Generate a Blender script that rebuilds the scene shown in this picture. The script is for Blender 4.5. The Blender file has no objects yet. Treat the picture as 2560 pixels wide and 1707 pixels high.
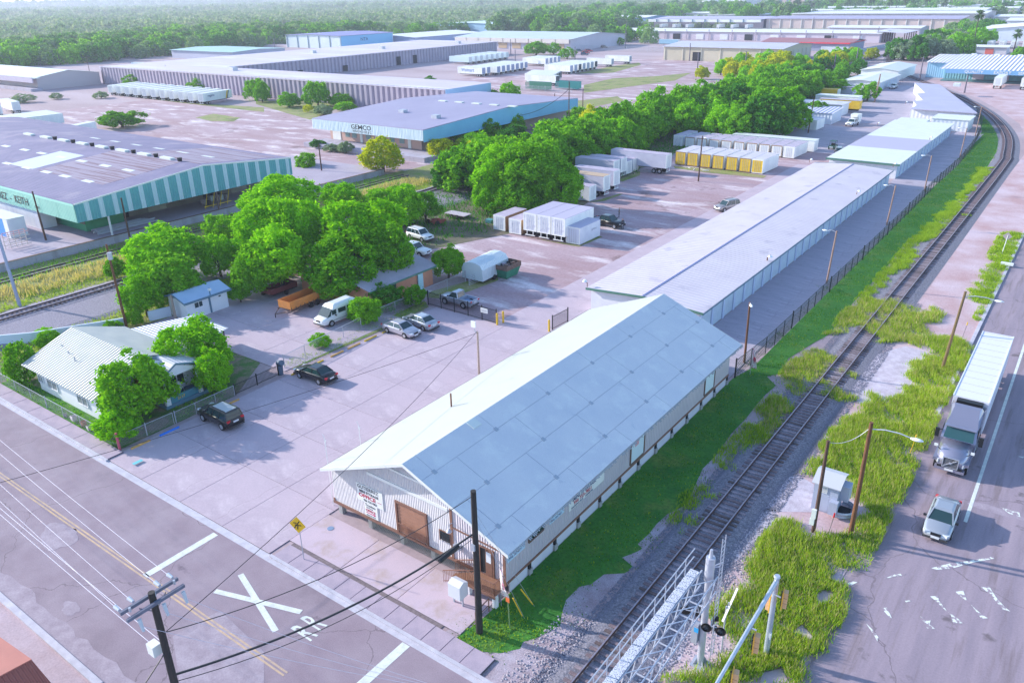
import bpy, math, random
import numpy as np
from mathutils import Vector, Matrix
random.seed(7)
SC = bpy.context.scene
COL = SC.collection

# ------------------------------------------------------------------ camera
# photograph size and the camera recovered from its vanishing points (metres, Z up, +Y along the long storage buildings)
PW, PH, F, H = 2560.0, 1707.0, 1974.0, 35.0
_c = np.array([PW/2, PH/2])
def _n(v): return v/np.linalg.norm(v)
_Y = _n(np.array([2865-_c[0], -48-_c[1], F])); _X = -_n(np.array([-1640-_c[0], 41-_c[1], F]))
_X = _n(_X - _Y*(_X@_Y)); _U = np.cross(_X, _Y)
if _U[1] > 0: _U = -_U
MW = np.stack([_X, _Y, _U])
cd = bpy.data.cameras.new('camera'); cam = bpy.data.objects.new('camera', cd); COL.objects.link(cam)
cd.sensor_width = 36.0; cd.lens = 36.0*F/PW; cd.clip_start = 0.5; cd.clip_end = 60000
r_, u_, f_ = MW@np.array([1, 0, 0]), MW@np.array([0, -1, 0]), MW@np.array([0, 0, 1])
cam.matrix_world = Matrix(((r_[0], u_[0], -f_[0], 0), (r_[1], u_[1], -f_[1], 0), (r_[2], u_[2], -f_[2], H), (0, 0, 0, 1)))
SC.camera = cam

# ------------------------------------------------------------------ sky and sun
SUN = Vector((-2.48, -0.60, 1.02)).normalized()
sun_el = math.asin(SUN.z); sun_az = math.atan2(SUN.x, SUN.y)
w = bpy.data.worlds.new("World"); SC.world = w; w.use_nodes = True
nt = w.node_tree; bg = nt.nodes['Background']
sky = nt.nodes.new('ShaderNodeTexSky'); sky.sky_type = 'NISHITA'; sky.sun_disc = False
sky.sun_elevation = sun_el; sky.sun_rotation = sun_az; sky.altitude = 100; sky.air_density = 1.0; sky.dust_density = 0.6; sky.ozone_density = 2.5
nt.links.new(sky.outputs[0], bg.inputs[0]); bg.inputs[1].default_value = 0.15
sl = bpy.data.lights.new('sun', 'SUN'); sl.energy = 2.9; sl.angle = math.radians(0.6); sl.color = (1.0, 0.93, 0.86)
so = bpy.data.objects.new('sun', sl); COL.objects.link(so); so.rotation_euler = SUN.to_track_quat('Z', 'Y').to_euler(); so.location = (0, 0, 80)
SC.view_settings.view_transform = 'Standard'; SC.view_settings.look = 'None'; SC.view_settings.gamma = 1.0
SC.view_settings.use_curve_mapping = False
SC.view_settings.exposure = 1.25

# ------------------------------------------------------------------ points on the ground from the photograph
VIEW = {'a':(1180,360,.17857),'b':(1640,260,.17857),'c':(1850,160,.17857),'d':(1100,100,.17857),'e':(480,440,.28061),'f':(100,680,.21259),
        'h':(1540,1360,.2168),'g':(0,500,.1403),'i':(2300,830,.2551),'j':(2020,1150,.1722),'t':(1880,0,.28912),0:(0,0,1.08844)}
for k_, v_ in {1:(0,0),2:(640,0),3:(1280,0),4:(1900,0),5:(0,420),6:(640,420),7:(1280,420),8:(1900,420),9:(0,840),10:(640,840),11:(1280,840),12:(1900,840),13:(0,1267),14:(640,1267),15:(1280,1267),16:(1900,1267)}.items():
    VIEW[k_] = (*v_, .28061)
def ray(c, x, y):
    o = VIEW[c]; return MW@np.array([o[0]+x*o[2]-_c[0], o[1]+y*o[2]-_c[1], F])
def K(c, x, y, z=0.):
    d = ray(c, x, y); t = (z-H)/d[2]; return Vector((d[0]*t, d[1]*t, z))
def proj(p):
    q = MW.T@(np.array(p, float)-[0, 0, H]); return _c+F*q[:2]/q[2]
def top_z(b, c, ytop):
    """height of an upright standing at b whose top is seen at row ytop of view c"""
    o = VIEW[c]; v = o[1]+ytop*o[2]; lo, hi = 0., 60.
    for _ in range(40):
        m = (lo+hi)/2
        if proj((b[0], b[1], m))[1] > v: lo = m
        else: hi = m
    return lo

# ------------------------------------------------------------------ objects
def tag(o, label=None, cat=None, group=None, kind=None):
    if label: o['label'] = label
    if cat: o['category'] = cat
    if group: o['group'] = group
    if kind: o['kind'] = kind
    return o
def thing(name, label, cat, loc=(0, 0, 0), rz=0., group=None):
    o = bpy.data.objects.new(name, None); COL.objects.link(o); o.empty_display_size = .3
    o.location = loc; o.rotation_euler = (0, 0, rz)
    return tag(o, label, cat, group)
def kids(o): return list(o.children)
def copy_tree(o, parent=None):
    c = o.copy(); COL.objects.link(c)
    if parent is not None: c.parent = parent
    for ch in kids(o): copy_tree(ch, c)
    return c
def place(proto, loc, rz, label=None, group=None, used=set(), scale=None):
    if proto.name in used: o = copy_tree(proto)
    else: used.add(proto.name); o = proto
    o.location = loc; o.rotation_euler = (0, 0, rz)
    if scale: o.scale = scale if hasattr(scale, '__len__') else (scale,)*3
    if label: o['label'] = label
    if group: o['group'] = group
    return o
def place_all(proto, spots):
    """copies first, the prototype takes the first spot last"""
    out = []
    for s in spots[1:]:
        o = copy_tree(proto); out.append(o); _set(o, s)
    _set(proto, spots[0]); return [proto]+out
def _set(o, s):
    o.location = s['loc']; o.rotation_euler = (0, 0, s.get('rz', 0))
    if 'scale' in s: o.scale = s['scale']
    for k in ('label', 'group'):
        if k in s: o[k] = s[k]
    for ch in kids(o):
        for part, m in s.get('mats', {}).items():
            if ch.name.split('.')[0] == part:
                ch.material_slots[0].link = 'OBJECT'; ch.material_slots[0].material = m

class MB:
    def __init__(s): s.v = []; s.f = []; s.m = []; s.cm = 0
    def add(s, vs, fs):
        b = len(s.v); s.v += [tuple(v) for v in vs]
        for f in fs: s.f.append(tuple(b+i for i in f)); s.m.append(s.cm)
        return s
    def box(s, x0, x1, y0, y1, z0, z1):
        return s.add([(x0,y0,z0),(x1,y0,z0),(x1,y1,z0),(x0,y1,z0),(x0,y0,z1),(x1,y0,z1),(x1,y1,z1),(x0,y1,z1)],
                     [(0,3,2,1),(4,5,6,7),(0,1,5,4),(1,2,6,5),(2,3,7,6),(3,0,4,7)])
    def cbox(s, c, sz, rz=0., M=None):
        hx, hy, hz = sz[0]/2, sz[1]/2, sz[2]/2; R = M or Matrix.Rotation(rz, 3, 'Z'); c = Vector(c)
        vs = [c+R@Vector((x*hx, y*hy, z*hz)) for z in (-1, 1) for x, y in ((-1,-1),(1,-1),(1,1),(-1,1))]
        return s.add(vs, [(0,3,2,1),(4,5,6,7),(0,1,5,4),(1,2,6,5),(2,3,7,6),(3,0,4,7)])
    def bar(s, p, q, wd, ht=None):
        p = Vector(p); q = Vector(q); d = q-p; L = d.length
        if L < 1e-6: return s
        return s.cbox((p+q)/2, (L, wd, ht or wd), M=d.to_track_quat('X', 'Z').to_matrix())
    def cyl(s, p, q, r0, r1=None, n=10, cap=True):
        r1 = r0 if r1 is None else r1; p = Vector(p); q = Vector(q); R = (q-p).to_track_quat('Z', 'Y').to_matrix()
        vs = []
        for c, r in ((p, r0), (q, r1)):
            for i in range(n):
                a = 2*math.pi*i/n; vs.append(c+R@Vector((r*math.cos(a), r*math.sin(a), 0)))
        fs = [(i, (i+1) % n, n+(i+1) % n, n+i) for i in range(n)]
        if cap: fs += [tuple(range(n-1, -1, -1)), tuple(range(n, 2*n))]
        return s.add(vs, fs)
    def tube(s, pts, r, n=6):
        for a, b in zip(pts[:-1], pts[1:]): s.cyl(a, b, r, r, n)
        return s
    def poly(s, pts): return s.add(pts, [tuple(range(len(pts)))])
    def prism(s, pts, d):
        n = len(pts); d = Vector(d); a = [Vector(p) for p in pts]
        return s.add(a+[p+d for p in a], [tuple(range(n-1, -1, -1)), tuple(range(n, 2*n))]+[(i, (i+1) % n, n+(i+1) % n, n+i) for i in range(n)])
    def loft(s, rings, cap=True, closed=True):
        n = len(rings[0]); vs = [p for r in rings for p in r]; fs = []
        for j in range(len(rings)-1):
            for i in range(n if closed else n-1):
                fs.append((j*n+i, j*n+(i+1) % n, (j+1)*n+(i+1) % n, (j+1)*n+i))
        if cap: fs += [tuple(range(n-1, -1, -1)), tuple(range((len(rings)-1)*n, len(rings)*n))]
        return s.add(vs, fs)
    def build(s, name, mat, parent=None, smooth=False, label=None, cat=None, group=None, kind=None, fix=True):
        me = bpy.data.meshes.new(name)
        o = parent; off = Vector((0, 0, 0))
        while o is not None:
            off += Vector(o.location); o = o.parent
        me.from_pydata([(v[0]-off[0], v[1]-off[1], v[2]-off[2]) for v in s.v], [], s.f)
        mats = mat if isinstance(mat, (list, tuple)) else [mat]
        for m in mats: me.materials.append(m)
        if len(mats) > 1: me.polygons.foreach_set('material_index', s.m)
        if smooth: me.polygons.foreach_set('use_smooth', [True]*len(me.polygons))
        if fix:
            import bmesh
            bm = bmesh.new(); bm.from_mesh(me); bmesh.ops.recalc_face_normals(bm, faces=bm.faces); bm.to_mesh(me); bm.free()
        me.update()
        ob = bpy.data.objects.new(name, me); COL.objects.link(ob)
        if parent is not None: ob.parent = parent
        return tag(ob, label, cat, group, kind)
def npmesh(name, verts, faces, mat, parent=None):
    """fast mesh: verts (N,3), faces (M,k) arrays"""
    me = bpy.data.meshes.new(name); verts = np.asarray(verts, np.float32); faces = np.asarray(faces, np.int32)
    me.vertices.add(len(verts)); me.vertices.foreach_set('co', verts.ravel())
    k = faces.shape[1]; me.loops.add(faces.size); me.loops.foreach_set('vertex_index', faces.ravel())
    me.polygons.add(len(faces)); me.polygons.foreach_set('loop_start', np.arange(0, faces.size, k, dtype=np.int32))
    me.materials.append(mat); me.update(calc_edges=True)
    return me
def link(name, me, parent=None, loc=(0, 0, 0), scale=(1, 1, 1), rz=0.):
    o = bpy.data.objects.new(name, me); COL.objects.link(o); o.location = loc; o.scale = scale; o.rotation_euler = (0, 0, rz)
    if parent is not None: o.parent = parent
    return o

# ------------------------------------------------------------------ materials
MATS = {}
def mat(name, col, rough=.75, metal=0., col2=None, scale=1., detail=6, lo=.35, hi=.65, bump=0., bscale=30., grain=0., stretch=None,
        corr=None, stain=None, sscale=.2, alpha=None, emit=None, spec=.5, coat=0., spots=None, crack=None):
    """procedural surface: two colours mixed by noise, fine grain, optional stain colour, corrugation (axis, period, depth)"""
    if name in MATS: return MATS[name]
    m = bpy.data.materials.new(name); m.use_nodes = True; MATS[name] = m
    t = m.node_tree; N = t.nodes; L = t.links; bs = N['Principled BSDF']
    bs.inputs['Roughness'].default_value = rough; bs.inputs['Metallic'].default_value = metal
    bs.inputs['Specular IOR Level'].default_value = spec
    if coat: bs.inputs['Coat Weight'].default_value = coat; bs.inputs['Coat Roughness'].default_value = .08
    geo = N.new('ShaderNodeNewGeometry'); pos = geo.outputs['Position']
    tc = N.new('ShaderNodeTexCoord')
    src = tc.outputs['Object']
    if stretch:
        mp = N.new('ShaderNodeMapping'); mp.inputs['Scale'].default_value = stretch; L.new(src, mp.inputs[0]); nsrc = mp.outputs[0]
    else: nsrc = src
    def rgb(c): return (*c, 1.)
    def noise(sc, de=6, s=None):
        n = N.new('ShaderNodeTexNoise'); n.inputs['Scale'].default_value = sc; n.inputs['Detail'].default_value = de; n.inputs['Roughness'].default_value = .62
        L.new(s or nsrc, n.inputs['Vector']); return n.outputs['Fac']
    def ramp(fac, a, b):
        r = N.new('ShaderNodeMapRange'); r.inputs[1].default_value = a; r.inputs[2].default_value = b; L.new(fac, r.inputs[0]); return r.outputs[0]
    def mix(fac, a, b, bl='MIX'):
        x = N.new('ShaderNodeMix'); x.data_type = 'RGBA'; x.blend_type = bl
        if isinstance(fac, float): x.inputs[0].default_value = fac
        else: L.new(fac, x.inputs[0])
        for s_, v in ((6, a), (7, b)):
            if isinstance(v, tuple): x.inputs[s_].default_value = v
            else: L.new(v, x.inputs[s_])
        return x.outputs[2]
    c = rgb(col)
    if col2 is not None: c = mix(ramp(noise(scale, detail), lo, hi), c, rgb(col2))
    if stain is not None: c = mix(ramp(noise(sscale, 8), .52, .68), c, rgb(stain))
    if spots: c = mix(ramp(noise(spots[1], 5, src), spots[2], spots[2]+.07), c, rgb(spots[0]))
    if crack:
        vd = N.new('ShaderNodeTexVoronoi'); vd.feature = 'DISTANCE_TO_EDGE'; vd.inputs['Scale'].default_value = crack[1]
        wp = N.new('ShaderNodeTexNoise'); wp.inputs['Scale'].default_value = crack[1]*5; wp.inputs['Detail'].default_value = 5; L.new(src, wp.inputs['Vector'])
        va = N.new('ShaderNodeVectorMath'); va.operation = 'MULTIPLY_ADD'; va.inputs[1].default_value = (crack[3],)*3; L.new(wp.outputs['Color'], va.inputs[0]); L.new(src, va.inputs[2]); L.new(va.outputs[0], vd.inputs['Vector'])
        c = mix(ramp(vd.outputs['Distance'], crack[2], crack[2]*.4), c, rgb(crack[0]))
    if grain:
        g = ramp(noise(bscale, 3, src), .25, .75); gg = N.new('ShaderNodeMapRange'); gg.inputs[3].default_value = 1-grain; gg.inputs[4].default_value = 1+grain; L.new(g, gg.inputs[0])
        cb = N.new('ShaderNodeVectorMath'); cb.operation = 'SCALE'
        if isinstance(c, tuple): cb.inputs[0].default_value = c[:3]
        else: L.new(c, cb.inputs[0])
        L.new(gg.outputs[0], cb.inputs['Scale']); c = cb.outputs[0]
    if isinstance(c, tuple): bs.inputs['Base Color'].default_value = c
    else: L.new(c, bs.inputs['Base Color'])
    h = None
    if bump: h = noise(bscale, 4, src)
    if corr:
        ax, per, dep = corr
        sp = N.new('ShaderNodeSeparateXYZ'); L.new(src, sp.inputs[0])
        mm = N.new('ShaderNodeMath'); mm.operation = 'MULTIPLY'; mm.inputs[1].default_value = 2*math.pi/per; L.new(sp.outputs[ax], mm.inputs[0])
        sn = N.new('ShaderNodeMath'); sn.operation = 'SINE'; L.new(mm.outputs[0], sn.inputs[0])
        b2 = N.new('ShaderNodeBump'); b2.inputs['Distance'].default_value = dep; b2.inputs['Strength'].default_value = 1.; L.new(sn.outputs[0], b2.inputs['Height'])
        L.new(b2.outputs[0], bs.inputs['Normal'])
    elif h is not None:
        b = N.new('ShaderNodeBump'); b.inputs['Distance'].default_value = bump; L.new(h, b.inputs['Height']); L.new(b.outputs[0], bs.inputs['Normal'])
    if emit: bs.inputs['Emission Color'].default_value = rgb(emit); bs.inputs['Emission Strength'].default_value = 1.
    if alpha is not None: bs.inputs['Alpha'].default_value = alpha
    return m
LAV = (.92, .86, 1.08)
asphalt = mat('asphalt', (.27,.205,.245), .9, col2=(.33,.265,.305), scale=.35, grain=.14, bscale=14, stain=(.225,.175,.21), sscale=.13, bump=.01, spots=((.17,.13,.16), .45, .66), crack=((.20,.155,.18), .09, .0035, 2.2))
patchm = mat('asphalt_patch', (.40,.335,.385), .9, col2=(.31,.25,.295), scale=1.2, grain=.15, bscale=9)
hwy = mat('road_concrete', (.36,.285,.33), .85, col2=(.265,.215,.26), scale=.3, grain=.10, bscale=8, stretch=(2.6,.22,1), stain=(.22,.17,.185), sscale=.5, spots=((.17,.135,.15), .35, .63), crack=((.21,.165,.19), .08, .003, 1.8))
curbm = mat('curb_concrete', (.56,.54,.60), .85, col2=(.45,.43,.49), scale=1.5, grain=.1, bscale=12)
walkm = mat('sidewalk_concrete', (.45,.36,.43), .85, col2=(.36,.30,.37), scale=.8, grain=.1, bscale=11)
slabm = mat('pink_concrete', (.56,.44,.50), .85, col2=(.50,.41,.48), scale=.5, grain=.06, bscale=9, stain=(.44,.33,.30), sscale=.45)
lotm = mat('lot_concrete', (.51,.415,.47), .85, col2=(.43,.35,.405), scale=.22, grain=.08, bscale=6, stretch=(.6,1.,1), stain=(.57,.48,.53), sscale=.35, spots=((.30,.235,.26), .5, .67), crack=((.38,.30,.335), .09, .0028, 2.0))
lanem = mat('lane_concrete', (.44,.39,.46), .85, col2=(.34,.31,.37), scale=.3, grain=.08, bscale=6, stretch=(.5,2.2,1), stain=(.50,.45,.52), sscale=.4, spots=((.25,.22,.27), .4, .62), crack=((.31,.27,.33), .1, .003, 2.0))
dirt = mat('gravel_yard', (.35,.225,.24), .95, col2=(.44,.33,.37), scale=.11, grain=.16, bscale=2.5, stretch=(.45,1.3,1), stain=(.74,.67,.70), sscale=.17, bump=.02, spots=((.24,.16,.17), .13, .6))
groundm = mat('bare_ground', (.36,.265,.28), .95, col2=(.46,.37,.40), scale=.03, grain=.15, bscale=1.5, stretch=(.4,1.3,1))
paleg = mat('pale_dirt', (.52,.42,.47), .95, col2=(.40,.30,.32), scale=.25, grain=.16, bscale=7, bump=.02)
pinkg = mat('pink_dirt', (.46,.29,.29), .95, col2=(.58,.46,.50), scale=.18, grain=.18, bscale=5, bump=.02)
ballm = mat('ballast_stone', (.11,.115,.15), .95, col2=(.30,.28,.32), scale=6., lo=.3, hi=.7, grain=.45, bscale=9, bump=.05)
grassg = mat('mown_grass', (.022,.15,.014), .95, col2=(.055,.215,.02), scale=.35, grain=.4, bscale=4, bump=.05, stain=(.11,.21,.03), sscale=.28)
lawn2 = mat('dry_grass_ground', (.19,.27,.04), .95, col2=(.32,.27,.14), scale=.35, grain=.3, bscale=3, bump=.05, stain=(.09,.15,.025), sscale=.12)
scrubg = mat('scrub_ground', (.20,.26,.14), .95, col2=(.40,.39,.32), scale=.03, grain=.3, bscale=.5)
white = mat('white_paint', (.80,.82,.80), .5, col2=(.72,.74,.74), scale=.5, grain=.03, bscale=10)
wornpaint = mat('worn_road_paint', (.74,.78,.72), .8, col2=(.33,.265,.31), scale=2.6, lo=.47, hi=.53, grain=.1, bscale=9)
roadwhite = mat('road_paint', (.74,.78,.72), .8, col2=(.58,.60,.60), scale=1.8, grain=.1, bscale=9)
roadyel = mat('yellow_road_paint', (.62,.42,.24), .8, col2=(.42,.32,.27), scale=1.3, grain=.15, bscale=9)
brown = mat('brown_trim', (.25,.125,.09), .7, col2=(.20,.10,.07), scale=2.)
black = mat('black_metal', (.012,.013,.016), .45)
dark = mat('dark_opening', (.012,.013,.018), .8)
steel = mat('galvanised_steel', (.46,.48,.54), .45, .35, col2=(.47,.50,.58), scale=2.)
rust = mat('rusty_steel', (.13,.075,.06), .85, col2=(.20,.13,.10), scale=3.)
wood = mat('weathered_timber', (.17,.13,.13), .9, col2=(.30,.26,.28), scale=2.2, stretch=(.6,3,3), grain=.25, bscale=12)
polem = mat('brown_pole_wood', (.20,.085,.035), .85, col2=(.12,.055,.03), scale=1., stretch=(4,4,.6), grain=.2, bscale=9)
poledark = mat('creosoted_pole_wood', (.018,.017,.018), .7, col2=(.035,.03,.03), scale=1.5, stretch=(5,5,.5), grain=.2, bscale=9)
polepale = mat('pale_pole_wood', (.36,.24,.20), .85, col2=(.28,.17,.13), scale=1.2, stretch=(4,4,.5), grain=.2, bscale=8)
glass = mat('dark_glass', (.02,.05,.055), .08, spec=.8)
tyre = mat('tyre_rubber', (.015,.015,.017), .85)
rimm = mat('wheel_rim', (.55,.56,.60), .3, .7)
red = mat('red_lamp', (.6,.02,.03), .3)
yellow = mat('yellow_paint', (.80,.52,.02), .6, col2=(.66,.42,.03), scale=2.)
bluep = mat('blue_paint', (.03,.22,.70), .6)
# ------------------------------------------------------------------ the setting
Z0 = 0.0
def sheet(name, pts, m, z, label=None):
    mb = MB(); mb.poly([(p[0], p[1], z) for p in pts]); return mb.build(name, m, kind='structure')
def rect(name, x0, x1, y0, y1, m, z): return sheet(name, [(x0,y0),(x1,y0),(x1,y1),(x0,y1)], m, z)
rect('ground', -26000, 26000, -500, 30000, scrubg, -0.03)
rect('industrial_ground', -640, 60, 22, 780, groundm, -0.02)
rect('gravel_yard', -101, -45.2, 66.8, 215, dirt, -.012)
rect('gravel_yard', -300, -122, 95, 177, dirt, -.012)
rect('gravel_yard', -240, -110, 205, 420, dirt, -.012)
# street and its far side
rect('street', -400, 60, 12.6, 24.6, asphalt, 0.0)
rect('near_roadside', -400, 60, -60, 12.55, paleg, -.004)
def wobble(x0, x1, y, amp, step, up):
    pts = []; x = x0
    while (x < x1) if up else (x > x1):
        pts.append((x, y+random.uniform(-amp, amp))); x += step*random.uniform(.6, 1.4)*(1 if up else -1)
    return pts
def blob(cx, cy, rx, ry, n=26, j=.22):
    ph = [random.uniform(0, 6.28) for _ in range(4)]; out = []
    for i in range(n):
        a = 2*math.pi*i/n; r = 1+j*(math.sin(2*a+ph[0])*.5+math.sin(3*a+ph[1])*.5+math.sin(5*a+ph[2])*.35+math.sin(8*a+ph[3])*.2)
        out.append((cx+rx*r*math.cos(a), cy+ry*r*math.sin(a)))
    return out
# broken edge of the street's near lane and the patches in it
sheet('worn_shoulder', [(-60, 12.62)]+[(x, y) for x, y in wobble(-60, -14, 13.7, .25, 1.1, True)]+[(-14, 12.62)], patchm, .004)
for c, x, y, rx, ry in ((13,520,260,1.7,1.2),(13,630,900,.8,.45),(16,2100,30,1.6,.5)):
    p = K(c, x, y); sheet('road_patch', blob(p.x, p.y, rx, ry), patchm, .008)
for pts in ([(13,1540,1150),(13,1960,920),(13,2352,1290),(13,2352,1568),(13,1600,1568)],):
    sheet('road_patch', [K(*p) for p in pts], patchm, .006)
# kerbs: gutter strip and raised kerb
def strip(name, x0, x1, y0, y1, z, m, h=.12):
    return MB().box(x0, x1, y0, y1, -.05, z).build(name, m, kind='structure')
for x0, x1 in ((-400, -60.8), (-39.6, -20.2)):
    strip('gutter', x0, x1, 24.6, 24.95, .012, curbm); strip('kerb', x0, x1, 24.953, 25.17, .14, curbm)
strip('driveway_gutter', -60.8, -39.6, 24.6, 25.17, .012, curbm)
strip('kerb', -400, -38.4, 12.2, 12.6, .14, curbm)
# sidewalk, its slabs separate children
def slabs(name, x0, x1, y0, y1, dx, dy, z, m, gap=.03, base=None, skip=None, th=.1):
    root = MB().box(x0, x1, y0, y1, -.06, z-.035).build(name, base or mat('joint_dirt', (.10,.085,.09), .95), kind='structure')
    nx = max(1, round((x1-x0)/dx)); ny = max(1, round((y1-y0)/dy)); ux = (x1-x0)/nx; uy = (y1-y0)/ny; me = None
    for i in range(nx):
        for j in range(ny):
            cx, cy = x0+(i+.5)*ux, y0+(j+.5)*uy
            if skip and skip(cx, cy): continue
            if me is None:
                mb = MB(); a, b = ux/2-gap/2, uy/2-gap/2; bv = .012
                mb.loft([[(-a,-b,-.03),(a,-b,-.03),(a,b,-.03),(-a,b,-.03)],[(-a,-b,-bv),(a,-b,-bv),(a,b,-bv),(-a,b,-bv)],[(-a+bv,-b+bv,0),(a-bv,-b+bv,0),(a-bv,b-bv,0),(-a+bv,b-bv,0)]])
                o = mb.build('slab', m, fix=False); me = o.data; o.parent = root
            else: o = bpy.data.objects.new('slab', me); COL.objects.link(o); o.parent = root
            o.location = (cx, cy, z+random.uniform(-.004, .004))
    return root
slabs('sidewalk', -98, -60.9, 25.175, 26.55, 2.9, 1.4, .13, walkm, .05)
slabs('sidewalk', -39.4, -21.4, 25.175, 26.6, 1.55, 1.4, .13, walkm, .035)
# concrete car park
slabs('concrete_lot', -61.2, -39.9, 25.2, 66.9, 5.3, 6.0, .035, lotm, .03)
slabs('concrete_lot', -39.9, -24.3, 26.95, 30.6, 4.6, 3.7, .05, slabm, .03)
rect('worn_strip', -39.4, -25.6, 26.61, 26.94, mat('dark_strip', (.20,.16,.17), .95, grain=.3, bscale=4), .02)
# aprons beside the long storage buildings
slabs('concrete_apron', -52.0, -45.25, 66.9, 175, 6.7, 6.0, .03, lotm, .03)
slabs('concrete_lane', -30.9, -24.3, 68, 166, 6.6, 4.6, .03, lanem, .03)
rect('concrete_lane_far', -31.4, -24.5, 166, 236, lanem, .03)
rect('concrete_apron_far', -66, -44.0, 190, 232, lanem, .03)
rect('concrete_apron_far', -66, -46.5, 240, 300, lanem, .03)
rect('concrete_apron_far', -69, -50.5, 300, 342, lanem, .03)
slabs('drive_concrete', -86, -62.2, 44.6, 62, 6.0, 5.8, .03, lotm, .04)
# highway on the right
hp = [(-6.3, 400), (-6.2, 95), (-6.4, 60), (-5.9, 52)]+[K(*q)[:2] for q in ((16,1100,290),(16,960,520),(16,760,640),(16,700,760),(16,620,1000),(16,480,1350),(16,300,1568))]
hp = [(p[0], p[1]) for p in hp]
sheet('highway', hp+[(-8.5, 31), (-10, 24.6), (60, 24.6), (60, 400)], hwy, .006)
MB().box(-6.55, -6.2, 66, 400, -.05, .13).build('kerb', curbm, kind='structure')
# ------------------------------------------------------------------ text lettering
def lettering(parent, s, m, org, ux, uy, size, name='lettering', depth=.004, sx=1., align='LEFT', bold=0.):
    """flat letters: org = lower left corner, ux = reading direction, uy = up direction"""
    cu = bpy.data.curves.new('lettering', 'FONT'); cu.body = s; cu.size = size; cu.extrude = depth; cu.align_x = align; cu.offset = bold
    cu.resolution_u = 2
    tmp = bpy.data.objects.new('tmp', cu); COL.objects.link(tmp)
    dg = bpy.context.evaluated_depsgraph_get(); me = bpy.data.meshes.new_from_object(tmp.evaluated_get(dg))
    bpy.data.objects.remove(tmp); me.materials.clear(); me.materials.append(m)
    ux = Vector(ux).normalized(); uy = Vector(uy).normalized(); uz = ux.cross(uy)
    off = Vector((0, 0, 0)); o = parent
    while o is not None: off += Vector(o.location); o = o.parent
    me.transform(Matrix(((ux.x*sx, uy.x, uz.x, org[0]-off.x), (ux.y*sx, uy.y, uz.y, org[1]-off.y), (ux.z*sx, uy.z, uz.z, org[2]-off.z), (0, 0, 0, 1))))
    ob = bpy.data.objects.new(name, me); COL.objects.link(ob); ob.parent = parent
    return ob
# ------------------------------------------------------------------ materials for buildings
membrane_w = mat('white_roof_coating', (.70,.74,.71), .55, col2=(.66,.70,.68), scale=.4, grain=.02, bscale=5)
membrane_b = mat('roof_membrane', (.66,.67,.70), .6, col2=(.60,.62,.67), scale=.35, grain=.06, bscale=14, stain=(.71,.73,.74), sscale=.5, spots=((.55,.58,.64), .8, .64))
siding = mat('cream_metal_siding', (.60,.55,.60), .55, col2=(.55,.51,.57), scale=.8, corr=(0, .2, .03), grain=.03)
sidingy = mat('cream_metal_siding_long', (.60,.55,.60), .55, col2=(.55,.51,.57), scale=.8, corr=(1, .3, .04), grain=.03)
worn = mat('peeling_white_siding', (.66,.65,.68), .6, col2=(.48,.46,.54), scale=5., lo=.5, hi=.72, stretch=(3.5,1,.5), corr=(0, .16, .03))
rib = mat('ribbed_metal_roof', (.64,.58,.63), .55, .0, col2=(.58,.52,.58), scale=.25, grain=.04, corr=(1, .75, .035), spots=((.50,.45,.52), .3, .6))
ribx = mat('ribbed_white_roof', (.48,.50,.47), .6, .0, col2=(.41,.44,.43), scale=.5, corr=(0, .42, .05))
riby = mat('ribbed_pale_roof', (.66,.67,.73), .5, .05, col2=(.60,.61,.68), scale=.5, corr=(1, .42, .05))
wallw = mat('white_masonry', (.74,.75,.80), .8, col2=(.68,.69,.75), scale=.8, grain=.03)
doorb = mat('pale_blue_door', (.66,.78,.90), .55, col2=(.54,.64,.77), scale=.6, corr=(2, .16, .03))
pilm = mat('pale_blue_pilaster', (.50,.58,.76), .7)
greent = mat('green_trim', (.08,.20,.15), .6)
bluet = mat('blue_grey_trim', (.10,.20,.28), .6)

# ------------------------------------------------------------------ the raised warehouse in the foreground
wx0, wx1, wy0, wy1, ez, rz_ = -39.75, -24.02, 31.2, 67.2, 3.75, 7.1
wm = (wx0+wx1)/2
wh = thing('warehouse', 'large raised warehouse with grey blue roof and brown trim standing beside the railway track', 'warehouse', (wm, wy0, 0))
fl = 1.05
wm_x = (-40.05-23.25)/2
def rz_at(x): return 4.02+(7.46-4.02)*(1-abs(x-wm_x)/((40.05-23.25)/2))
# front gable in two claddings, split at the brown corner post
sx = -28.35
MB().prism([(wx0, wy0, fl), (sx, wy0, fl), (sx, wy0, rz_at(sx)-.16), (wm_x, wy0, rz_at(wm_x)-.16), (wx0, wy0, rz_at(wx0)-.12)], (0, .18, 0)).build('front_wall', worn, wh, label='peeling white corrugated front wall')
MB().prism([(sx+.003, wy0, fl), (wx1, wy0, fl), (wx1, wy0, rz_at(wx1)-.14), (sx+.003, wy0, rz_at(sx)-.16)], (0, .18, 0)).build('front_wall', siding, wh)
MB().box(wx1-.18, wx1, wy0+.183, wy1, fl, rz_at(wx1)-.14).build('side_wall', sidingy, wh)
MB().box(wx0, wx0+.18, wy0+.183, wy1, fl, rz_at(wx0)-.14).build('side_wall', sidingy, wh)
MB().prism([(wx0+.183, wy1-.18, fl), (wx1-.183, wy1-.18, fl), (wx1-.183, wy1-.18, rz_at(wx1)-.16), (wm_x, wy1-.18, rz_at(wm_x)-.18), (wx0+.183, wy1-.18, rz_at(wx0)-.16)], (0, .175, 0)).build('rear_wall', siding, wh)
MB().box(wx0+.2, wx1-.2, wy0+.2, wy1-.2, fl-.15, fl+.05).build('floor', wood, wh)
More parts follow.
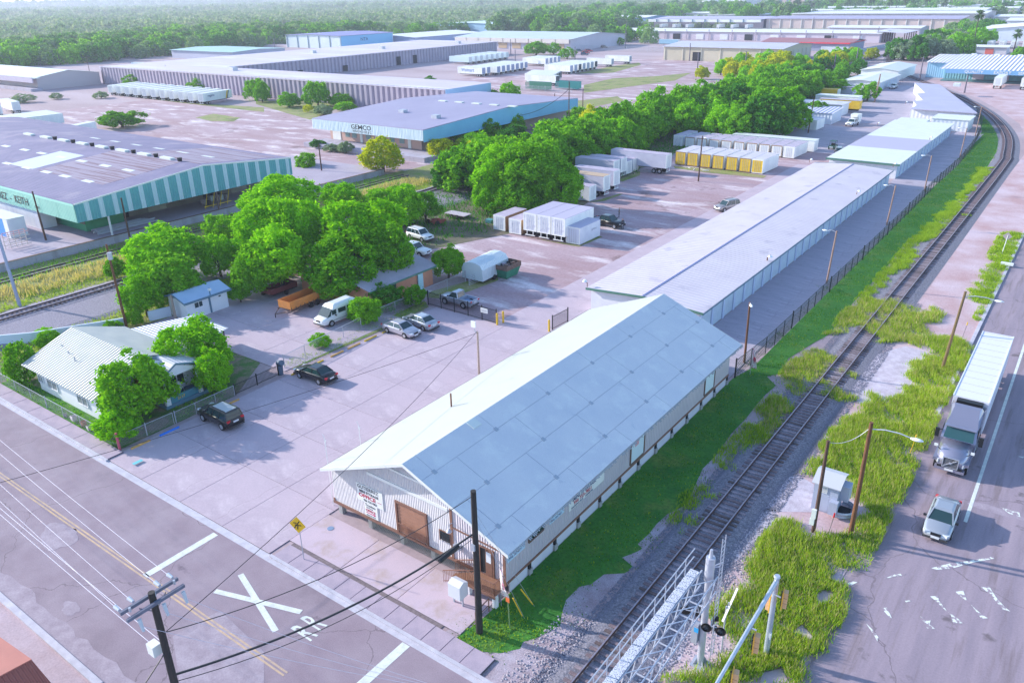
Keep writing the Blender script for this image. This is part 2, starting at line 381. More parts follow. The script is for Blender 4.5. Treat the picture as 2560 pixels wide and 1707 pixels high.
# brown floor beam all round
b = MB(); b.box(wx0-.06, wx1+.06, wy0-.08, wy0+.1, fl-.22, fl-.002); b.build('floor_beam', brown, wh)
MB().box(wx1-.1, wx1+.06, wy0+.11, wy1, fl-.17, fl-.002).build('floor_beam', brown, wh)
MB().box(wx0-.06, wx0+.1, wy0+.11, wy1, fl-.17, fl-.002).build('floor_beam', brown, wh)
# stilts
pierm = mat('concrete_pier', (.42,.41,.42), .9, col2=(.33,.33,.33), scale=2)
for x in (-39.3, -36.2, -33.1, -30.2, -27.2):
    MB().box(x-.19, x+.19, wy0+.05, wy0+.42, -.05, fl-.223).build('pier', pierm, wh)
for i in range(12):
    y = wy0+2.6+i*3.02
    MB().box(wx1-.16, wx1+.05, y-.12, y+.12, .45, fl-.173).build('post', dark, wh)
    MB().box(wx1-.2, wx1+.12, y-.18, y+.18, -.05, .447).build('pier', pierm, wh)
skirt = mat('pale_skirting', (.66,.66,.74), .8, col2=(.58,.58,.66), scale=.6, grain=.04)
for i in range(12):
    ya, yb = (wy0+.45 if i == 0 else wy0+2.6+(i-1)*3.02+.2), wy0+2.6+i*3.02-.2
    MB().box(wx1-.14, wx1-.04, ya, yb, -.05, fl-.18).build('skirting_panel', skirt, wh)
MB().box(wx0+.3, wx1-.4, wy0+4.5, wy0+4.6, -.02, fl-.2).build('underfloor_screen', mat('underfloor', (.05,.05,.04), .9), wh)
# roof: two slopes, the left one coated white; panels with recessed seams are real pieces
def slope_pt(x, y, up=0.): return Vector((x, y, rz_at(x)+up))
lx, rx_, ry0, ry1 = -40.05, -23.25, 30.5, 67.95
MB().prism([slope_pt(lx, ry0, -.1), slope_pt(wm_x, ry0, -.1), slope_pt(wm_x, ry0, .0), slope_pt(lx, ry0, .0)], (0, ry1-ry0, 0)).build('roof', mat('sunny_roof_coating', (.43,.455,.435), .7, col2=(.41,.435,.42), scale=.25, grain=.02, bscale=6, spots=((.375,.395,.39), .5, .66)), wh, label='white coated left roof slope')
rb = MB().prism([slope_pt(wm_x+.002, ry0, -.1), slope_pt(rx_-.1, ry0, -.1), slope_pt(rx_-.1, ry0, .0), slope_pt(wm_x+.002, ry0, .0)], (0, ry1-ry0, 0)).build('roof', mat('roof_seam', (.40,.43,.54), .7), wh, label='grey blue right roof slope')
xs = [wm_x+.02, -30.0, -27.45, -24.9, rx_]
offs = [0, 2.2, .0, 1.4]
for k in range(4):
    xa, xb = xs[k]+(.0 if k == 0 else .02), xs[k+1]-.02
    ys = [ry0]+[ry0+1.2+offs[k]+6.6*i for i in range(6)]+[ry1]
    ys = sorted(set([y for y in ys if y <= ry1]))
    for ya, yb in zip(ys[:-1], ys[1:]):
        if yb-ya < .1: continue
        mb = MB(); g = .02
        mb.prism([slope_pt(xa, ya+g, .003), slope_pt(xb, ya+g, .003), slope_pt(xb, ya+g, .024), slope_pt(xa, ya+g, .024)], (0, yb-ya-2*g, 0))
        mb.build('roof_panel', membrane_b, rb)
        if k < 3 and ya > ry0+.5:
            mb = MB(); c0 = slope_pt(xb+.02, ya, .04); mb.cbox(c0, (.34, .3, .03), M=Matrix.Rotation(math.atan2(7.46-4.02, 8.4), 3, 'Y')); mb.build('roof_patch', mat('grey_patch', (.36,.41,.48), .7), rb)
MB().prism([slope_pt(lx, ry0-.05, -.22), slope_pt(wm_x, ry0-.05, -.22), slope_pt(wm_x, ry0-.05, .03), slope_pt(lx, ry0-.05, .03)], (0, .045, 0)).build('verge', white, wh)
MB().prism([slope_pt(wm_x, ry0-.05, -.22), slope_pt(rx_, ry0-.05, -.22), slope_pt(rx_, ry0-.05, .03), slope_pt(wm_x, ry0-.05, .03)], (0, .045, 0)).build('verge', white, wh)
MB().prism([slope_pt(wm_x, ry1+.002, -.2), slope_pt(rx_, ry1+.002, -.2), slope_pt(rx_, ry1+.002, .03), slope_pt(wm_x, ry1+.002, .03)], (0, .045, 0)).build('verge', white, wh)
# ragged corrugated drip edge along the right eave
mb = MB()
for i in range(250):
    y = ry0+.1+i*.15; L_ = random.uniform(.04, .22); z = rz_at(rx_)
    mb.prism([(rx_-.02, y, z-.03), (rx_+L_, y, z-.03-L_*.42), (rx_+L_, y+.09, z-.03-L_*.42), (rx_-.02, y+.09, z-.03)], (0, 0, .04))
d_ = mb.build('corrugated_eave_edge', mat('weathered_roof_edge', (.36,.38,.40), .7), wh); d_['kind'] = 'stuff'
# roof vent pipe, hatch, light bands on the gable
v = K(10, 1738, 580, 6.0); MB().cyl((v.x, v.y, rz_at(v.x)-.05), (v.x, v.y, rz_at(v.x)+1.15), .07).build('vent_pipe', brown, wh)
hp_ = K(10, 1945, 858, 6.6); MB().cbox((hp_.x, hp_.y, rz_at(hp_.x)+.06), (.75, .85, .05), M=Matrix.Rotation(math.atan2(3.44, 8.4), 3, 'Y')).build('roof_hatch', membrane_w, wh)
MB().prism([(-35.9, wy0-.06, 4.75), (-28.6, wy0-.06, 4.6), (-28.6, wy0-.06, 4.82), (-35.9, wy0-.06, 4.97)], (0, .055, 0)).build('gable_band', white, wh)
MB().prism([(-33.9, wy0-.06, 5.95), (-30.6, wy0-.06, 5.87), (-30.6, wy0-.06, 6.02), (-33.9, wy0-.06, 6.1)], (0, .055, 0)).build('gable_band', white, wh)
# brown corner posts and trim
for x in (sx+.02, wx1-.07): MB().box(x-.1, x+.1, wy0-.05, wy0-.004, fl, rz_at(x)-.2).build('corner_post', brown, wh)
MB().prism([(sx+.13, wy0-.045, 3.45), (wx1-.2, wy0-.045, 3.3), (wx1-.2, wy0-.045, 3.4), (sx+.13, wy0-.045, 3.55)], (0, .04, 0)).build('trim_rail', brown, wh)
MB().box(wx0-.09, wx0+.09, wy0-.04, wy0-.004, fl, 1.25).build('corner_post', brown, wh)
# roller door with balustrade
def frame(mb, x0, x1, y, z0, z1, t=.14, d=.07):
    mb.box(x0, x0+t, y-d, y, z0, z1); mb.box(x1-t, x1, y-d, y, z0, z1); mb.box(x0+t+.001, x1-t-.001, y-d, y, z1-t, z1); return mb
rd = MB(); 
for i in range(17): rd.box(-33.15, -30.65, wy0-.03-(.012 if i % 2 else 0), wy0-.004, 1.12+i*.14, 1.12+i*.14+.135)
dr = rd.build('roller_door', mat('brown_roller_door', (.40,.20,.13), .6, col2=(.34,.17,.11), scale=2), wh)
frame(MB(), -33.35, -30.45, wy0-.005, 1.06, 3.62, .16, .1).build('frame', brown, dr)
bl = MB(); bl.box(-33.18, -30.62, wy0-.26, wy0-.22, 1.95, 2.0); bl.box(-33.18, -30.62, wy0-.26, wy0-.22, 1.1, 1.14)
for i in range(22): bl.box(-33.15+i*.118, -33.125+i*.118, wy0-.255, wy0-.225, 1.141, 1.949)
bl.build('balustrade', brown, dr)
# barred window
wd = MB().box(-29.35, -28.5, wy0-.03, wy0-.004, 2.12, 2.85).build('window', glass, wh)
frame(MB(), -29.42, -28.43, wy0-.031, 2.05, 2.92, .06, .04).build('frame', brown, wd)
mb = MB()
for i in range(7): mb.box(-29.33+i*.135, -29.31+i*.135, wy0-.1, wy0-.08, 2.1, 2.88)
for z in (2.25, 2.45, 2.68): mb.box(-29.36, -28.49, wy0-.12, wy0-.101, z, z+.02)
mb.build('bars', black, wd)
# entrance
ent = MB().box(-25.98, -25.0, wy0-.03, wy0-.004, 1.1, 3.05).build('entrance', dark, wh, label='open brown entrance doorway')
frame(MB(), -26.1, -24.88, wy0-.031, 1.08, 3.17, .12, .05).build('frame', brown, ent)
dd = MB().box(-25.55, -25.02, wy0-.09, wy0-.035, 1.12, 3.0).build('door', brown, ent)
MB().box(-25.48, -25.1, wy0-.1, wy0-.092, 2.1, 2.9).build('door_pane', mat('curtain_white', (.7,.72,.78), .7), ent)
MB().box(-28.05, -27.55, wy0-.3, wy0-.02, 2.05, 2.45).build('wall_meter', steel, wh)
g_ = MB(); g_.tube([(-28.2, wy0-.06, 3.9), (-28.05, wy0-.5, 4.15), (-27.9, wy0-.75, 4.0)], .03); g_.cyl((-27.9, wy0-.75, 4.0), (-27.9, wy0-.75, 3.8), .05, .2); g_.build('lamp', steel, wh)
# landing with railings and stairs
lm = mat('brown_deck', (.30,.15,.09), .8, col2=(.24,.12,.07), scale=2)
for i in range(8): MB().box(-26.2, -23.9, wy0-1.35+i*.16, wy0-1.35+i*.16+.15, fl-.1, fl-.05).build('deck_board', lm, wh)
MB().box(-26.25, -23.85, wy0-1.4, wy0-1.36, fl-.25, fl-.03).build('deck_edge', brown, wh)
for x in (-26.1, -24.0): MB().box(x-.14, x+.14, wy0-1.3, wy0-1.02, -.02, fl-.101).build('deck_pier', wallw, wh)
def railing(p, q, h=.95, n=14, name='railing'):
    mb = MB(); p = Vector(p); q = Vector(q); up = Vector((0, 0, h))
    mb.bar(p+up, q+up, .05); mb.bar(p+Vector((0,0,.1)), q+Vector((0,0,.1)), .04)
    for i in range(n+1):
        a = p.lerp(q, i/n); mb.bar(a, a+up, .022)
    return mb.build(name, brown, wh)
railing((-26.2, wy0-1.33, fl-.05), (-23.93, wy0-1.33, fl-.05), n=16); railing((-23.93, wy0-1.33, fl-.05), (-23.93, wy0-.1, fl-.05), n=9)
for i in range(6): MB().box(-26.55-i*.3, -26.25-i*.3, wy0-1.3, wy0-.15, fl-.25-i*.16, fl-.2-i*.16).build('stair_tread', lm, wh)
railing((-26.25, wy0-1.33, fl-.08), (-28.1, wy0-1.33, .08), n=13); railing((-26.25, wy0-.12, fl-.08), (-28.1, wy0-.12, .08), n=13)
# wire mesh skirt below the front floor beam
mb = MB()
for i in range(74): 
    x = -36.1+i*.14
    if x < -26: mb.bar((x, wy0-.03, fl-.25), (x-.45, wy0-.03, .1), .012)
    if x < -26: mb.bar((x-.45, wy0-.03, fl-.25), (x, wy0-.03, .1), .012)
o = mb.build('wire_mesh', mat('mesh_wire', (.30,.32,.30), .6), wh); o['kind'] = 'stuff'
# freight openings on the railway side
def side_opening(y0, y1, z0, z1, m, nm, t=.16):
    o = MB().box(wx1+.004, wx1+.03, y0, y1, z0, z1).build(nm, m, wh)
    mb = MB(); mb.box(wx1+.004, wx1+.07, y0-t, y0-.001, z0-.05, z1+t); mb.box(wx1+.004, wx1+.07, y1+.001, y1+t, z0-.05, z1+t); mb.box(wx1+.004, wx1+.07, y0, y1, z0-.05-t, z0-.002)
    mb.build('frame', mat('dark_brown_frame', (.16,.10,.08), .7), o); return o
side_opening(33.7, 35.4, 2.65, 3.35, glass, 'window', .07)
pw_ = mat('white_panel_door', (.62,.74,.80), .5)
a_ = side_opening(47.5, 49.6, 1.25, 3.5, pw_, 'freight_door'); side_opening(61.5, 63.5, 1.25, 3.5, pw_, 'freight_door')
navy = mat('navy_ink', (.02,.04,.16), .6); blk = mat('black_ink', (.02,.02,.03), .6); redi = mat('red_ink', (.45,.02,.06), .6); bluei = mat('blue_ink', (.03,.14,.42), .6)
MB().box(wx1+.04, wx1+.045, 48.1, 48.7, 2.5, 3.2).build('notice', mat('pale_red_notice', (.7,.35,.38), .6), a_)
# signs: boards fixed to the warehouse walls
def board(name, label, pts_org, w_, h_, face, m=white):
    """board hung on a wall; face 'y' = seen from the street, 'x' = seen from the track"""
    x, y, z = pts_org; root = thing(name, label, 'sign', (x, y, z))
    if face == 'y': MB().box(x, x+w_, y-.04, y, z, z+h_).build('board', m, root)
    else: MB().box(x, x+.04, y, y+w_, z, z+h_).build('board', m, root)
    return root
yf = wy0-.015
s1 = board('sign_board', 'white office sign with dark and maroon lettering on the peeling front wall', (-37.1, yf, 2.22), 2.55, 1.42, 'y')
L1 = lambda s, m, x, z, sz, r=s1, sxx=1., bo=0.: lettering(r, s, m, (x, yf-.048, z), (1, 0, 0), (0, 0, 1), sz, sx=sxx, bold=bo)
L1('GUTIERREZ', blk, -37.03, 3.3, .40, sxx=1.02); L1('MINI STORAGE', blk, -36.85, 2.98, .28, bo=.006); L1('OFFICE', redi, -36.95, 2.6, .42, sxx=1.25, bo=.012); L1('956 723-7821', blk, -36.5, 2.32, .24, bo=.005)
MB().box(-35.1, -34.7, yf-.052, yf-.044, 2.68, 2.71).build('rule', redi, s1)
s2 = board('sign_board', 'narrow white sign with magenta arrow hanging below the office sign', (-36.45, yf, 1.1), 1.25, 1.1, 'y')
L1('Trevino', blk, -36.4, 1.95, .32, r=s2); L1('Self Storage', blk, -36.3, 1.8, .14, r=s2); L1('OFFICE', redi, -36.38, 1.52, .27, r=s2, sxx=1.1, bo=.008); L1('(956) 727-3711', blk, -36.35, 1.16, .15, r=s2)
MB().prism([(-36.35, yf-.05, 1.37), (-35.6, yf-.05, 1.37), (-35.6, yf-.05, 1.31), (-35.35, yf-.05, 1.4), (-35.6, yf-.05, 1.49), (-35.6, yf-.05, 1.43), (-36.35, yf-.05, 1.43)], (0, .008, 0)).build('arrow', mat('magenta_ink', (.6,.02,.15), .6), s2)
xf = wx1+.005; paleb = mat('pale_blue_board', (.50,.68,.84), .6)
def LX(r, s, m, y, z, sz, sxx=1., bo=0.): return lettering(r, s, m, (xf+.048, y, z), (0, 1, 0), (0, 0, 1), sz, sx=sxx, bold=bo)
s3 = board('sign_board', 'small pale blue storage sign nearest the street corner on the track side', (xf, 31.35, 2.5), 1.9, 1.15, 'x', paleb)
LX(s3, 'Trevino Mini-Storage', navy, 31.4, 3.35, .21); LX(s3, 'Household', navy, 31.75, 3.13, .16); LX(s3, 'Storage Units', navy, 31.65, 2.93, .16); LX(s3, '(956) 727-3711', navy, 31.45, 2.65, .24)
s4 = board('sign_board', 'pale blue self storage sign beside the small dark window', (xf, 36.1, 2.5), 1.75, 1.05, 'x', paleb)
LX(s4, 'G Self Storage', navy, 36.15, 3.28, .24); LX(s4, 'Mini Storage', navy, 36.3, 3.07, .16); LX(s4, 'Units 24 Hours', navy, 36.3, 2.88, .16); LX(s4, '(956) 723-7821', navy, 36.2, 2.6, .22)
s5 = board('sign_board', 'long white mini storage banner under the eave on the track side', (xf, 38.5, 2.1), 4.8, 1.4, 'x')
LX(s5, 'GUTIERREZ', redi, 38.7, 3.05, .5, sxx=1.45, bo=.01); LX(s5, 'MINI STORAGE', navy, 38.95, 2.68, .42, sxx=1.12, bo=.01); LX(s5, '956 723-7821', redi, 39.1, 2.36, .38, sxx=1.15, bo=.01); LX(s5, 'HOUSEHOLD SPACE      COMMERCIAL', navy, 38.8, 2.16, .17, bo=.004)

# ------------------------------------------------------------------ generic sheds
def shed(name, label, x0, x1, y0, y1, eave, ridge, axis, wallm, roofm, over=.5, cat='warehouse', fascia=None, base=0., th=.12, gable=True):
    """rectangular building; axis 'y' = ridge along y, 'x' = ridge along x, 'f' = flat"""
    root = thing(name, label, cat, ((x0+x1)/2, y0, base))
    def W(nm, mb): return mb.build(nm, wallm, root)
    W('wall', MB().box(x0, x0+.2, y0, y1, base-.02, eave)); W('wall', MB().box(x1-.2, x1, y0, y1, base-.02, eave))
    W('wall', MB().box(x0+.201, x1-.201, y0, y0+.2, base-.02, eave)); W('wall', MB().box(x0+.201, x1-.201, y1-.2, y1, base-.02, eave))
    xm, ym = (x0+x1)/2, (y0+y1)/2; o = over; e = eave+.003
    if axis == 'f':
        MB().box(x0-o, x1+o, y0-o, y1+o, e, e+th*1.5).build('roof', roofm, root)
    elif axis == 'y':
        s_ = (ridge-eave)/((x1-x0)/2); lo_ = e-s_*o
        for sgn in (-1, 1):
            xe = xm+sgn*((x1-x0)/2+o)
            MB().prism([(xe, y0-o, lo_), (xm, y0-o, ridge), (xm, y0-o, ridge+th), (xe, y0-o, lo_+th)], (0, y1-y0+2*o, 0)).build('roof', roofm, root)
        if gable:
            for y in (y0+.001, y1-.201): MB().prism([(x0+.2, y, eave+.001), (x1-.2, y, eave+.001), (xm, y, ridge-.02)], (0, .2, 0)).build('gable', wallm, root)
    else:
        s_ = (ridge-eave)/((y1-y0)/2); lo_ = e-s_*o
        for sgn in (-1, 1):
            ye = ym+sgn*((y1-y0)/2+o)
            MB().prism([(x0-o, ye, lo_), (x0-o, ym, ridge), (x0-o, ym, ridge+th), (x0-o, ye, lo_+th)], (x1-x0+2*o, 0, 0)).build('roof', roofm, root)
        if gable:
            for x in (x0+.001, x1-.201): MB().prism([(x, y0+.2, eave+.001), (x, y1-.2, eave+.001), (x, ym, ridge-.02)], (.2, 0, 0)).build('gable', wallm, root)
    return root
def doors_x(root, x, ys, w_, z0, z1, m, name='roller_door', t=.04):
    """doors on a wall facing +x"""
    me = None
    for y in ys:
        o = MB().box(x+.004, x+t, y-w_/2, y+w_/2, z0, z1).build(name, m, root)
def doors_y(root, y, xs, w_, z0, z1, m, name='roller_door', t=.04):
    for x in xs: MB().box(x-w_/2, x+w_/2, y-t, y-.004, z0, z1).build(name, m, root)

# long ridged storage building
b1 = shed('storage_building', 'long low storage building with ribbed lavender roof right behind the raised warehouse', -44.9, -31.05, 76.4, 163.2, 2.86, 3.3, 'y', wallw, rib, .45)
for y in (76.4-.46, 163.2+.46):
    for sgn in (-1, 1):
        MB().prism([(-37.97+sgn*7.4, y, 2.72), (-37.97, y, 3.18), (-37.97, y, 3.46), (-37.97+sgn*7.4, y, 3.0)], (0, .06 if y > 100 else -.06, 0)).build('fascia', greent, b1)
MB().prism([(-38.2, 75.9, 3.43), (-37.97, 75.9, 3.52), (-37.74, 75.9, 3.43)], (0, 87.7, 0)).build('ridge_cap', mat('ridge_cap', (.42,.39,.56), .6), b1)
MB().box(-30.6, -30.54, 75.95, 163.6, 2.74, 2.9).build('gutter', bluet, b1)
nd = 27; st = 86.8/nd
for i in range(nd):
    y = 76.4+st*(i+.5); doors_x(b1, -31.05, [y], st-.75, 0.02, 2.45, doorb)
    MB().box(-31.045, -30.9, 76.4+st*i-.26, 76.4+st*i+.26, 0, 2.8).build('pilaster', pilm, b1)
for i in range(14):
    y = 76.4+6.2*(i+.5); MB().box(-44.96, -44.905, y-1.2, y+1.2, .02, 2.4).build('roller_door', doorb, b1)
lampw = mat('lamp_white', (.8,.82,.85), .4)
def wall_lamp(x, y, z, dx=.35):
    t = thing('security_lamp', 'small white security lamp on a stub bracket at the storage roof edge', 'lamp', (x, y, z), group='security lamps along the storage roofs')
    MB().tube([(x, y, z), (x, y, z+.5), (x+dx, y, z+.75)], .05).build('bracket', brown, t)
    MB().cyl((x+dx, y, z+.85), (x+dx, y, z+.62), .12, .3).build('lamp_head', lampw, t)
for c, x, y, z in ((7,670,1060,3.0),(7,2270,830,2.9),(8,65,830,2.9),(8,860,240,2.9)):
    p = K(c, x, y, z); wall_lamp(p.x, p.y, z, .35 if c == 8 or x > 1000 else -.35)
for c, x, y, z in ((4,1185,1490,2.9),(4,440,1450,2.9),(4,1510,1250,2.9),(4,1045,1120,2.9),(4,1295,930,3.1)):
    p = K(c, x, y, z); wall_lamp(p.x, p.y, z, .35)
# flat white roofed storage building with a grey band
b2 = shed('storage_building', 'flat white roofed storage building with a grey strip across its roof', -44.3, -31.3, 170.2, 229.5, 2.8, 2.8, 'f', wallw, membrane_w, .5)
MB().box(-44.78, -30.82, 186, 201.5, 2.984, 3.01).build('roof_strip', mat('grey_roof_strip', (.45,.43,.56), .7), b2)
MB().box(-44.86, -30.74, 169.6, 169.698, 2.62, 3.02).build('fascia', greent, b2)
MB().box(-44.6, -37.5, 229.7, 236.5, 0, 2.79).build('rear_wing', membrane_w, b2)
for i in range(17):
    y = 172+3.4*i; doors_x(b2, -31.3, [y], 2.6, .02, 2.4, doorb); MB().box(-31.3, -31.15, y+1.45, y+1.95, 0, 2.75).build('pilaster', pilm, b2)
# stepped building beyond
b3 = thing('storage_building', 'grey roofed storage building with saw toothed left side following the track curve', 'warehouse', (-40, 252, 0))
pts = [K(4, *p, 3.) for p in [(1340,975),(1935,1015),(1600,760),(1375,745),(1470,835),(1395,840),(1450,900),(1365,905),(1395,945)]]
MB().prism(pts, (0, 0, .22)).build('roof', mat('grey_flat_roof', (.47,.46,.60), .6, col2=(.42,.41,.56), scale=.2), b3)
cc = sum(pts, Vector())/len(pts)
ins = [(p-cc)*.96+cc for p in pts]; MB().prism([(p.x, p.y, 0) for p in ins], (0, 0, 2.99)).build('wall', mat('white_ribbed_wall', (.72,.75,.80), .6, corr=(0, 1., .02)), b3)
b3b = thing('lean_to', 'low white ribbed building between the flat white roof and the saw toothed building', 'shed', (-33, 238, 0))
MB().box(-37.2, -28.6, 237, 246, 0, 2.9).build('wall', mat('white_ribbed_wall', (.72,.75,.80), .6, corr=(0, 1., .02)), b3b); MB().box(-37.4, -28.3, 236.8, 246.2, 2.903, 3.05).build('roof', membrane_w, b3b)
b4 = shed('storage_building', 'pale roofed storage building with blue doors beside the far parked pickup', -82.5, -69.6, 320, 352, 3.0, 3.6, 'y', wallw, membrane_w, .6)
doors_x(b4, -69.6, [323+i*4 for i in range(7)], 2.8, .02, 2.4, doorb)
b5 = shed('storage_building', 'white building with low grey gable at the end of the yard by the rail curve', -85.5, -71.4, 357.5, 390, 3.8, 4.8, 'y', mat('bright_white_wall', (.8,.82,.82), .6), membrane_w, .5)

# ------------------------------------------------------------------ green striped warehouse on the left
tg = mat('turquoise_panel', (.13,.42,.46), .6, col2=(.11,.37,.42), scale=.7, corr=(1, .45, .03)); tw = mat('pale_stripe_panel', (.55,.70,.78), .6, corr=(1, .45, .03))
mint = mat('mint_fascia', (.28,.60,.50), .6, col2=(.24,.53,.45), scale=.5, corr=(0, .5, .03)); dgreen = mat('green_plinth', (.05,.33,.17), .7, col2=(.04,.27,.14), scale=.6)
shingle = mat('old_blue_metal_roof', (.22,.20,.33), .85, col2=(.17,.16,.28), scale=.25, stain=(.30,.27,.37), sscale=.15, corr=(1, .5, .05))
rustroof = mat('rusting_metal_roof', (.30,.26,.34), .85, col2=(.20,.13,.17), scale=.55, lo=.5, hi=.56, stretch=(.12,3.4,1), grain=.06, bscale=2)
tx, ty0, ty1, tym = -122.6, 55.2, 96.2, 77.8
tk = thing('warehouse', 'green and white striped warehouse with rusting blue roof above the loading dock', 'warehouse', (tx-20, ty0, 0))
def kz(y): return 7+(9.0-7)*(1-abs(y-tym)/(tym-ty0)) if y < tym else 9.0-(y-tym)*(1.7/(ty1-tym))
for ya, yb in ((ty0, tym), (tym, ty1)):
    MB().prism([(tx, ya, kz(ya)), (tx, yb, kz(yb)), (tx, yb, kz(yb)+.15), (tx, ya, kz(ya)+.15)], (-110, 0, 0)).build('roof', shingle, tk)
MB().prism([(tx-6, ty0+8, kz(ty0+8)+.152), (tx-6, tym-.3, kz(tym-.3)+.152), (tx-6, tym-.3, kz(tym-.3)+.17), (tx-6, ty0+8, kz(ty0+8)+.17)], (-22, 0, 0)).build('roof_sheeting', rustroof, tk)
MB().prism([(tx-2, tym+.3, kz(tym+.3)+.152), (tx-2, ty1-1.5, kz(ty1-1.5)+.152), (tx-2, ty1-1.5, kz(ty1-1.5)+.17), (tx-2, tym+.3, kz(tym+.3)+.17)], (-20, 0, 0)).build('roof_sheeting', rustroof, tk)
MB().prism([(tx-30, ty0+8, kz(ty0+8)+.152), (tx-30, tym-5, kz(tym-5)+.152), (tx-30, tym-5, kz(tym-5)+.18), (tx-30, ty0+8, kz(ty0+8)+.18)], (-9, 0, 0)).build('roof_patch', mat('pale_roof_repair', (.56,.60,.72), .6), tk)
for i in range(8): MB().box(tx-9-i*7.4-3.4, tx-9-i*7.4, tym-.45, tym+.45, 9.16, 9.5).build('ridge_skylight', membrane_w, tk)
for i in range(7): MB().cyl((tx-6.8-i*7.4, tym, 9.1), (tx-6.8-i*7.4, tym, 9.75), .35, .45).build('roof_ventilator', dark, tk)
for i in range(14):
    x = tx-8-(i % 7)*7.5-random.uniform(0, 2); y = tym-8-(i//7)*7 if i < 14 else 0
    MB().prism([(x, y, kz(y)+.175), (x, y+.9, kz(y+.9)+.175), (x, y+.9, kz(y+.9)+.2), (x, y, kz(y)+.2)], (-3., 0, 0)).build('roof_light', membrane_w, tk)
for i in range(6):
    x = tx-8-i*8; y = tym+7; MB().prism([(x, y, kz(y)+.175), (x, y+.8, kz(y+.8)+.175), (x, y+.8, kz(y+.8)+.2), (x, y, kz(y)+.2)], (-3.2, 0, 0)).build('roof_light', membrane_w, tk)
zb = 4.3; n_ = 38; dy = (ty1-ty0)/n_
y = ty0
i = 0
while y < ty1-.01:
    wdt = 1.45 if i % 2 == 0 else .8; ye = min(y+wdt, ty1)
    if ye > tym > y: ye = tym if tym-y > .3 else ye
    MB().prism([(tx+.02, y, zb), (tx+.02, ye-.02, zb), (tx+.02, ye-.02, kz(ye)-.03), (tx+.02, y, kz(y)-.03)], (.06, 0, 0)).build('facade_panel', tg if i % 2 == 0 else tw, tk); y = ye; i += 1
MB().prism([(tx+.03, ty0, kz(ty0)), (tx+.03, tym, kz(tym)), (tx+.03, tym, kz(tym)+.22), (tx+.03, ty0, kz(ty0)+.22)], (.1, 0, 0)).build('verge', white, tk)
MB().prism([(tx+.03, tym, kz(tym)), (tx+.03, ty1, kz(ty1)), (tx+.03, ty1, kz(ty1)+.22), (tx+.03, tym, kz(tym)+.22)], (.1, 0, 0)).build('verge', white, tk)
for i in range(10): MB().box(tx-i*5.5-5.45, tx-i*5.5, ty0-.08, ty0-.01, zb, 6.98).build('fascia_panel', mint, tk)
MB().box(tx-56, tx, ty0-.11, ty0-.085, 6.8, 7.15).build('gutter', mat('pale_green_gutter', (.35,.7,.6), .6), tk)
MB().box(tx-60, tx-5.6, ty0+3.6, ty0+3.8, 1.2, zb).build('wall', dgreen, tk); MB().box(tx-5.8, tx-5.6, ty0+3.8, ty0+10, 1.2, zb).build('wall', dgreen, tk)
MB().box(tx-7.5, tx-5.55, ty0+3.5, ty0+3.59, 2.4, 3.8).build('window', mat('brown_shutter', (.16,.13,.10), .7), tk)
MB().box(tx-9, tx-8.7, ty0+10, ty1, 1.2, zb+.3).build('back_wall', mat('dock_wall', (.30,.26,.22), .8, col2=(.22,.19,.17), scale=.5), tk)
for i, yy in enumerate((66, 73, 84, 90)): MB().box(tx-8.69, tx-8.6, yy-1.7, yy+1.7, 1.2, 4.1).build('dock_door', mat('cream_shutter', (.46,.42,.36), .7, corr=(2, .3, .03)) if i in (1, 3) else dark, tk)
for yy in (60, 79.5, 95.8): MB().box(tx-.25, tx-.02, yy-.12, yy+.12, 1.2, zb).build('column', wallw if yy == 60 else rust, tk)
MB().box(tx-60, tx-.3, ty0+.2, ty1-.2, zb+.25, zb+.4).build('canopy_soffit', mat('soffit', (.12,.12,.13), .9), tk)
lettering(tk, 'REZ  -  KEITH', blk, (tx-25.6, ty0-.13, 4.95), (1, 0, 0), (0, 0, 1), 1.75, sx=1.02, bold=.012); lettering(tk, 'CORP.', blk, (tx-13, ty0-.13, 4.9), (1, 0, 0), (0, 0, 1), .6)
dk = thing('loading_dock', 'long raised concrete loading dock with stained front wall below the striped warehouse', 'loading dock', (tx, 70, 0))
stainc = mat('stained_concrete', (.42,.39,.47), .9, col2=(.22,.19,.20), scale=.35, lo=.5, hi=.75, stretch=(1,1,.25), grain=.1, bscale=4)
for i in range(24): MB().box(tx+.0, tx+.35, 24+i*4.0, 24+i*4.0+3.97, -.03, 1.15).build('wall_panel', stainc, dk)
MB().box(tx-30, tx-.005, 24, 120, -.03, 1.14).build('platform', mat('dock_slab', (.36,.31,.38), .9, col2=(.42,.37,.44), scale=.2, grain=.1, bscale=3), dk)
MB().box(tx-.05, tx+.42, 24, 120, 1.153, 1.21).build('coping', rust, dk)

# ------------------------------------------------------------------ GEMCO warehouse
cy = mat('cyan_siding', (.25,.60,.85), .6, col2=(.22,.54,.80), scale=.2, corr=(1, .5, .03)); cyw = mat('pale_blue_siding', (.60,.72,.78), .6, col2=(.42,.56,.64), scale=.8, lo=.4, hi=.6, stretch=(3,1,.2), corr=(0, .5, .03))
groof = mat('blue_grey_metal_roof', (.36,.34,.47), .7, col2=(.32,.30,.43), scale=.08, corr=(1, .6, .04))
gx0, gx1, gy0, gy1, gz = -165.5, -127.2, 138.3, 206, 6.3
gk = thing('warehouse', 'cyan walled warehouse with lettered pale front canopy and blue grey roof', 'warehouse', ((gx0+gx1)/2, gy0, 0))
gm = (gy0+gy1)/2
for ya, yb, za, zc in ((gy0, gm, gz, 7.7), (gm, gy1, 7.7, gz)):
    MB().prism([(gx1, ya, za), (gx1, yb, zc), (gx1, yb, zc+.15), (gx1, ya, za+.15)], (gx0-gx1, 0, 0)).build('roof', groof, gk)
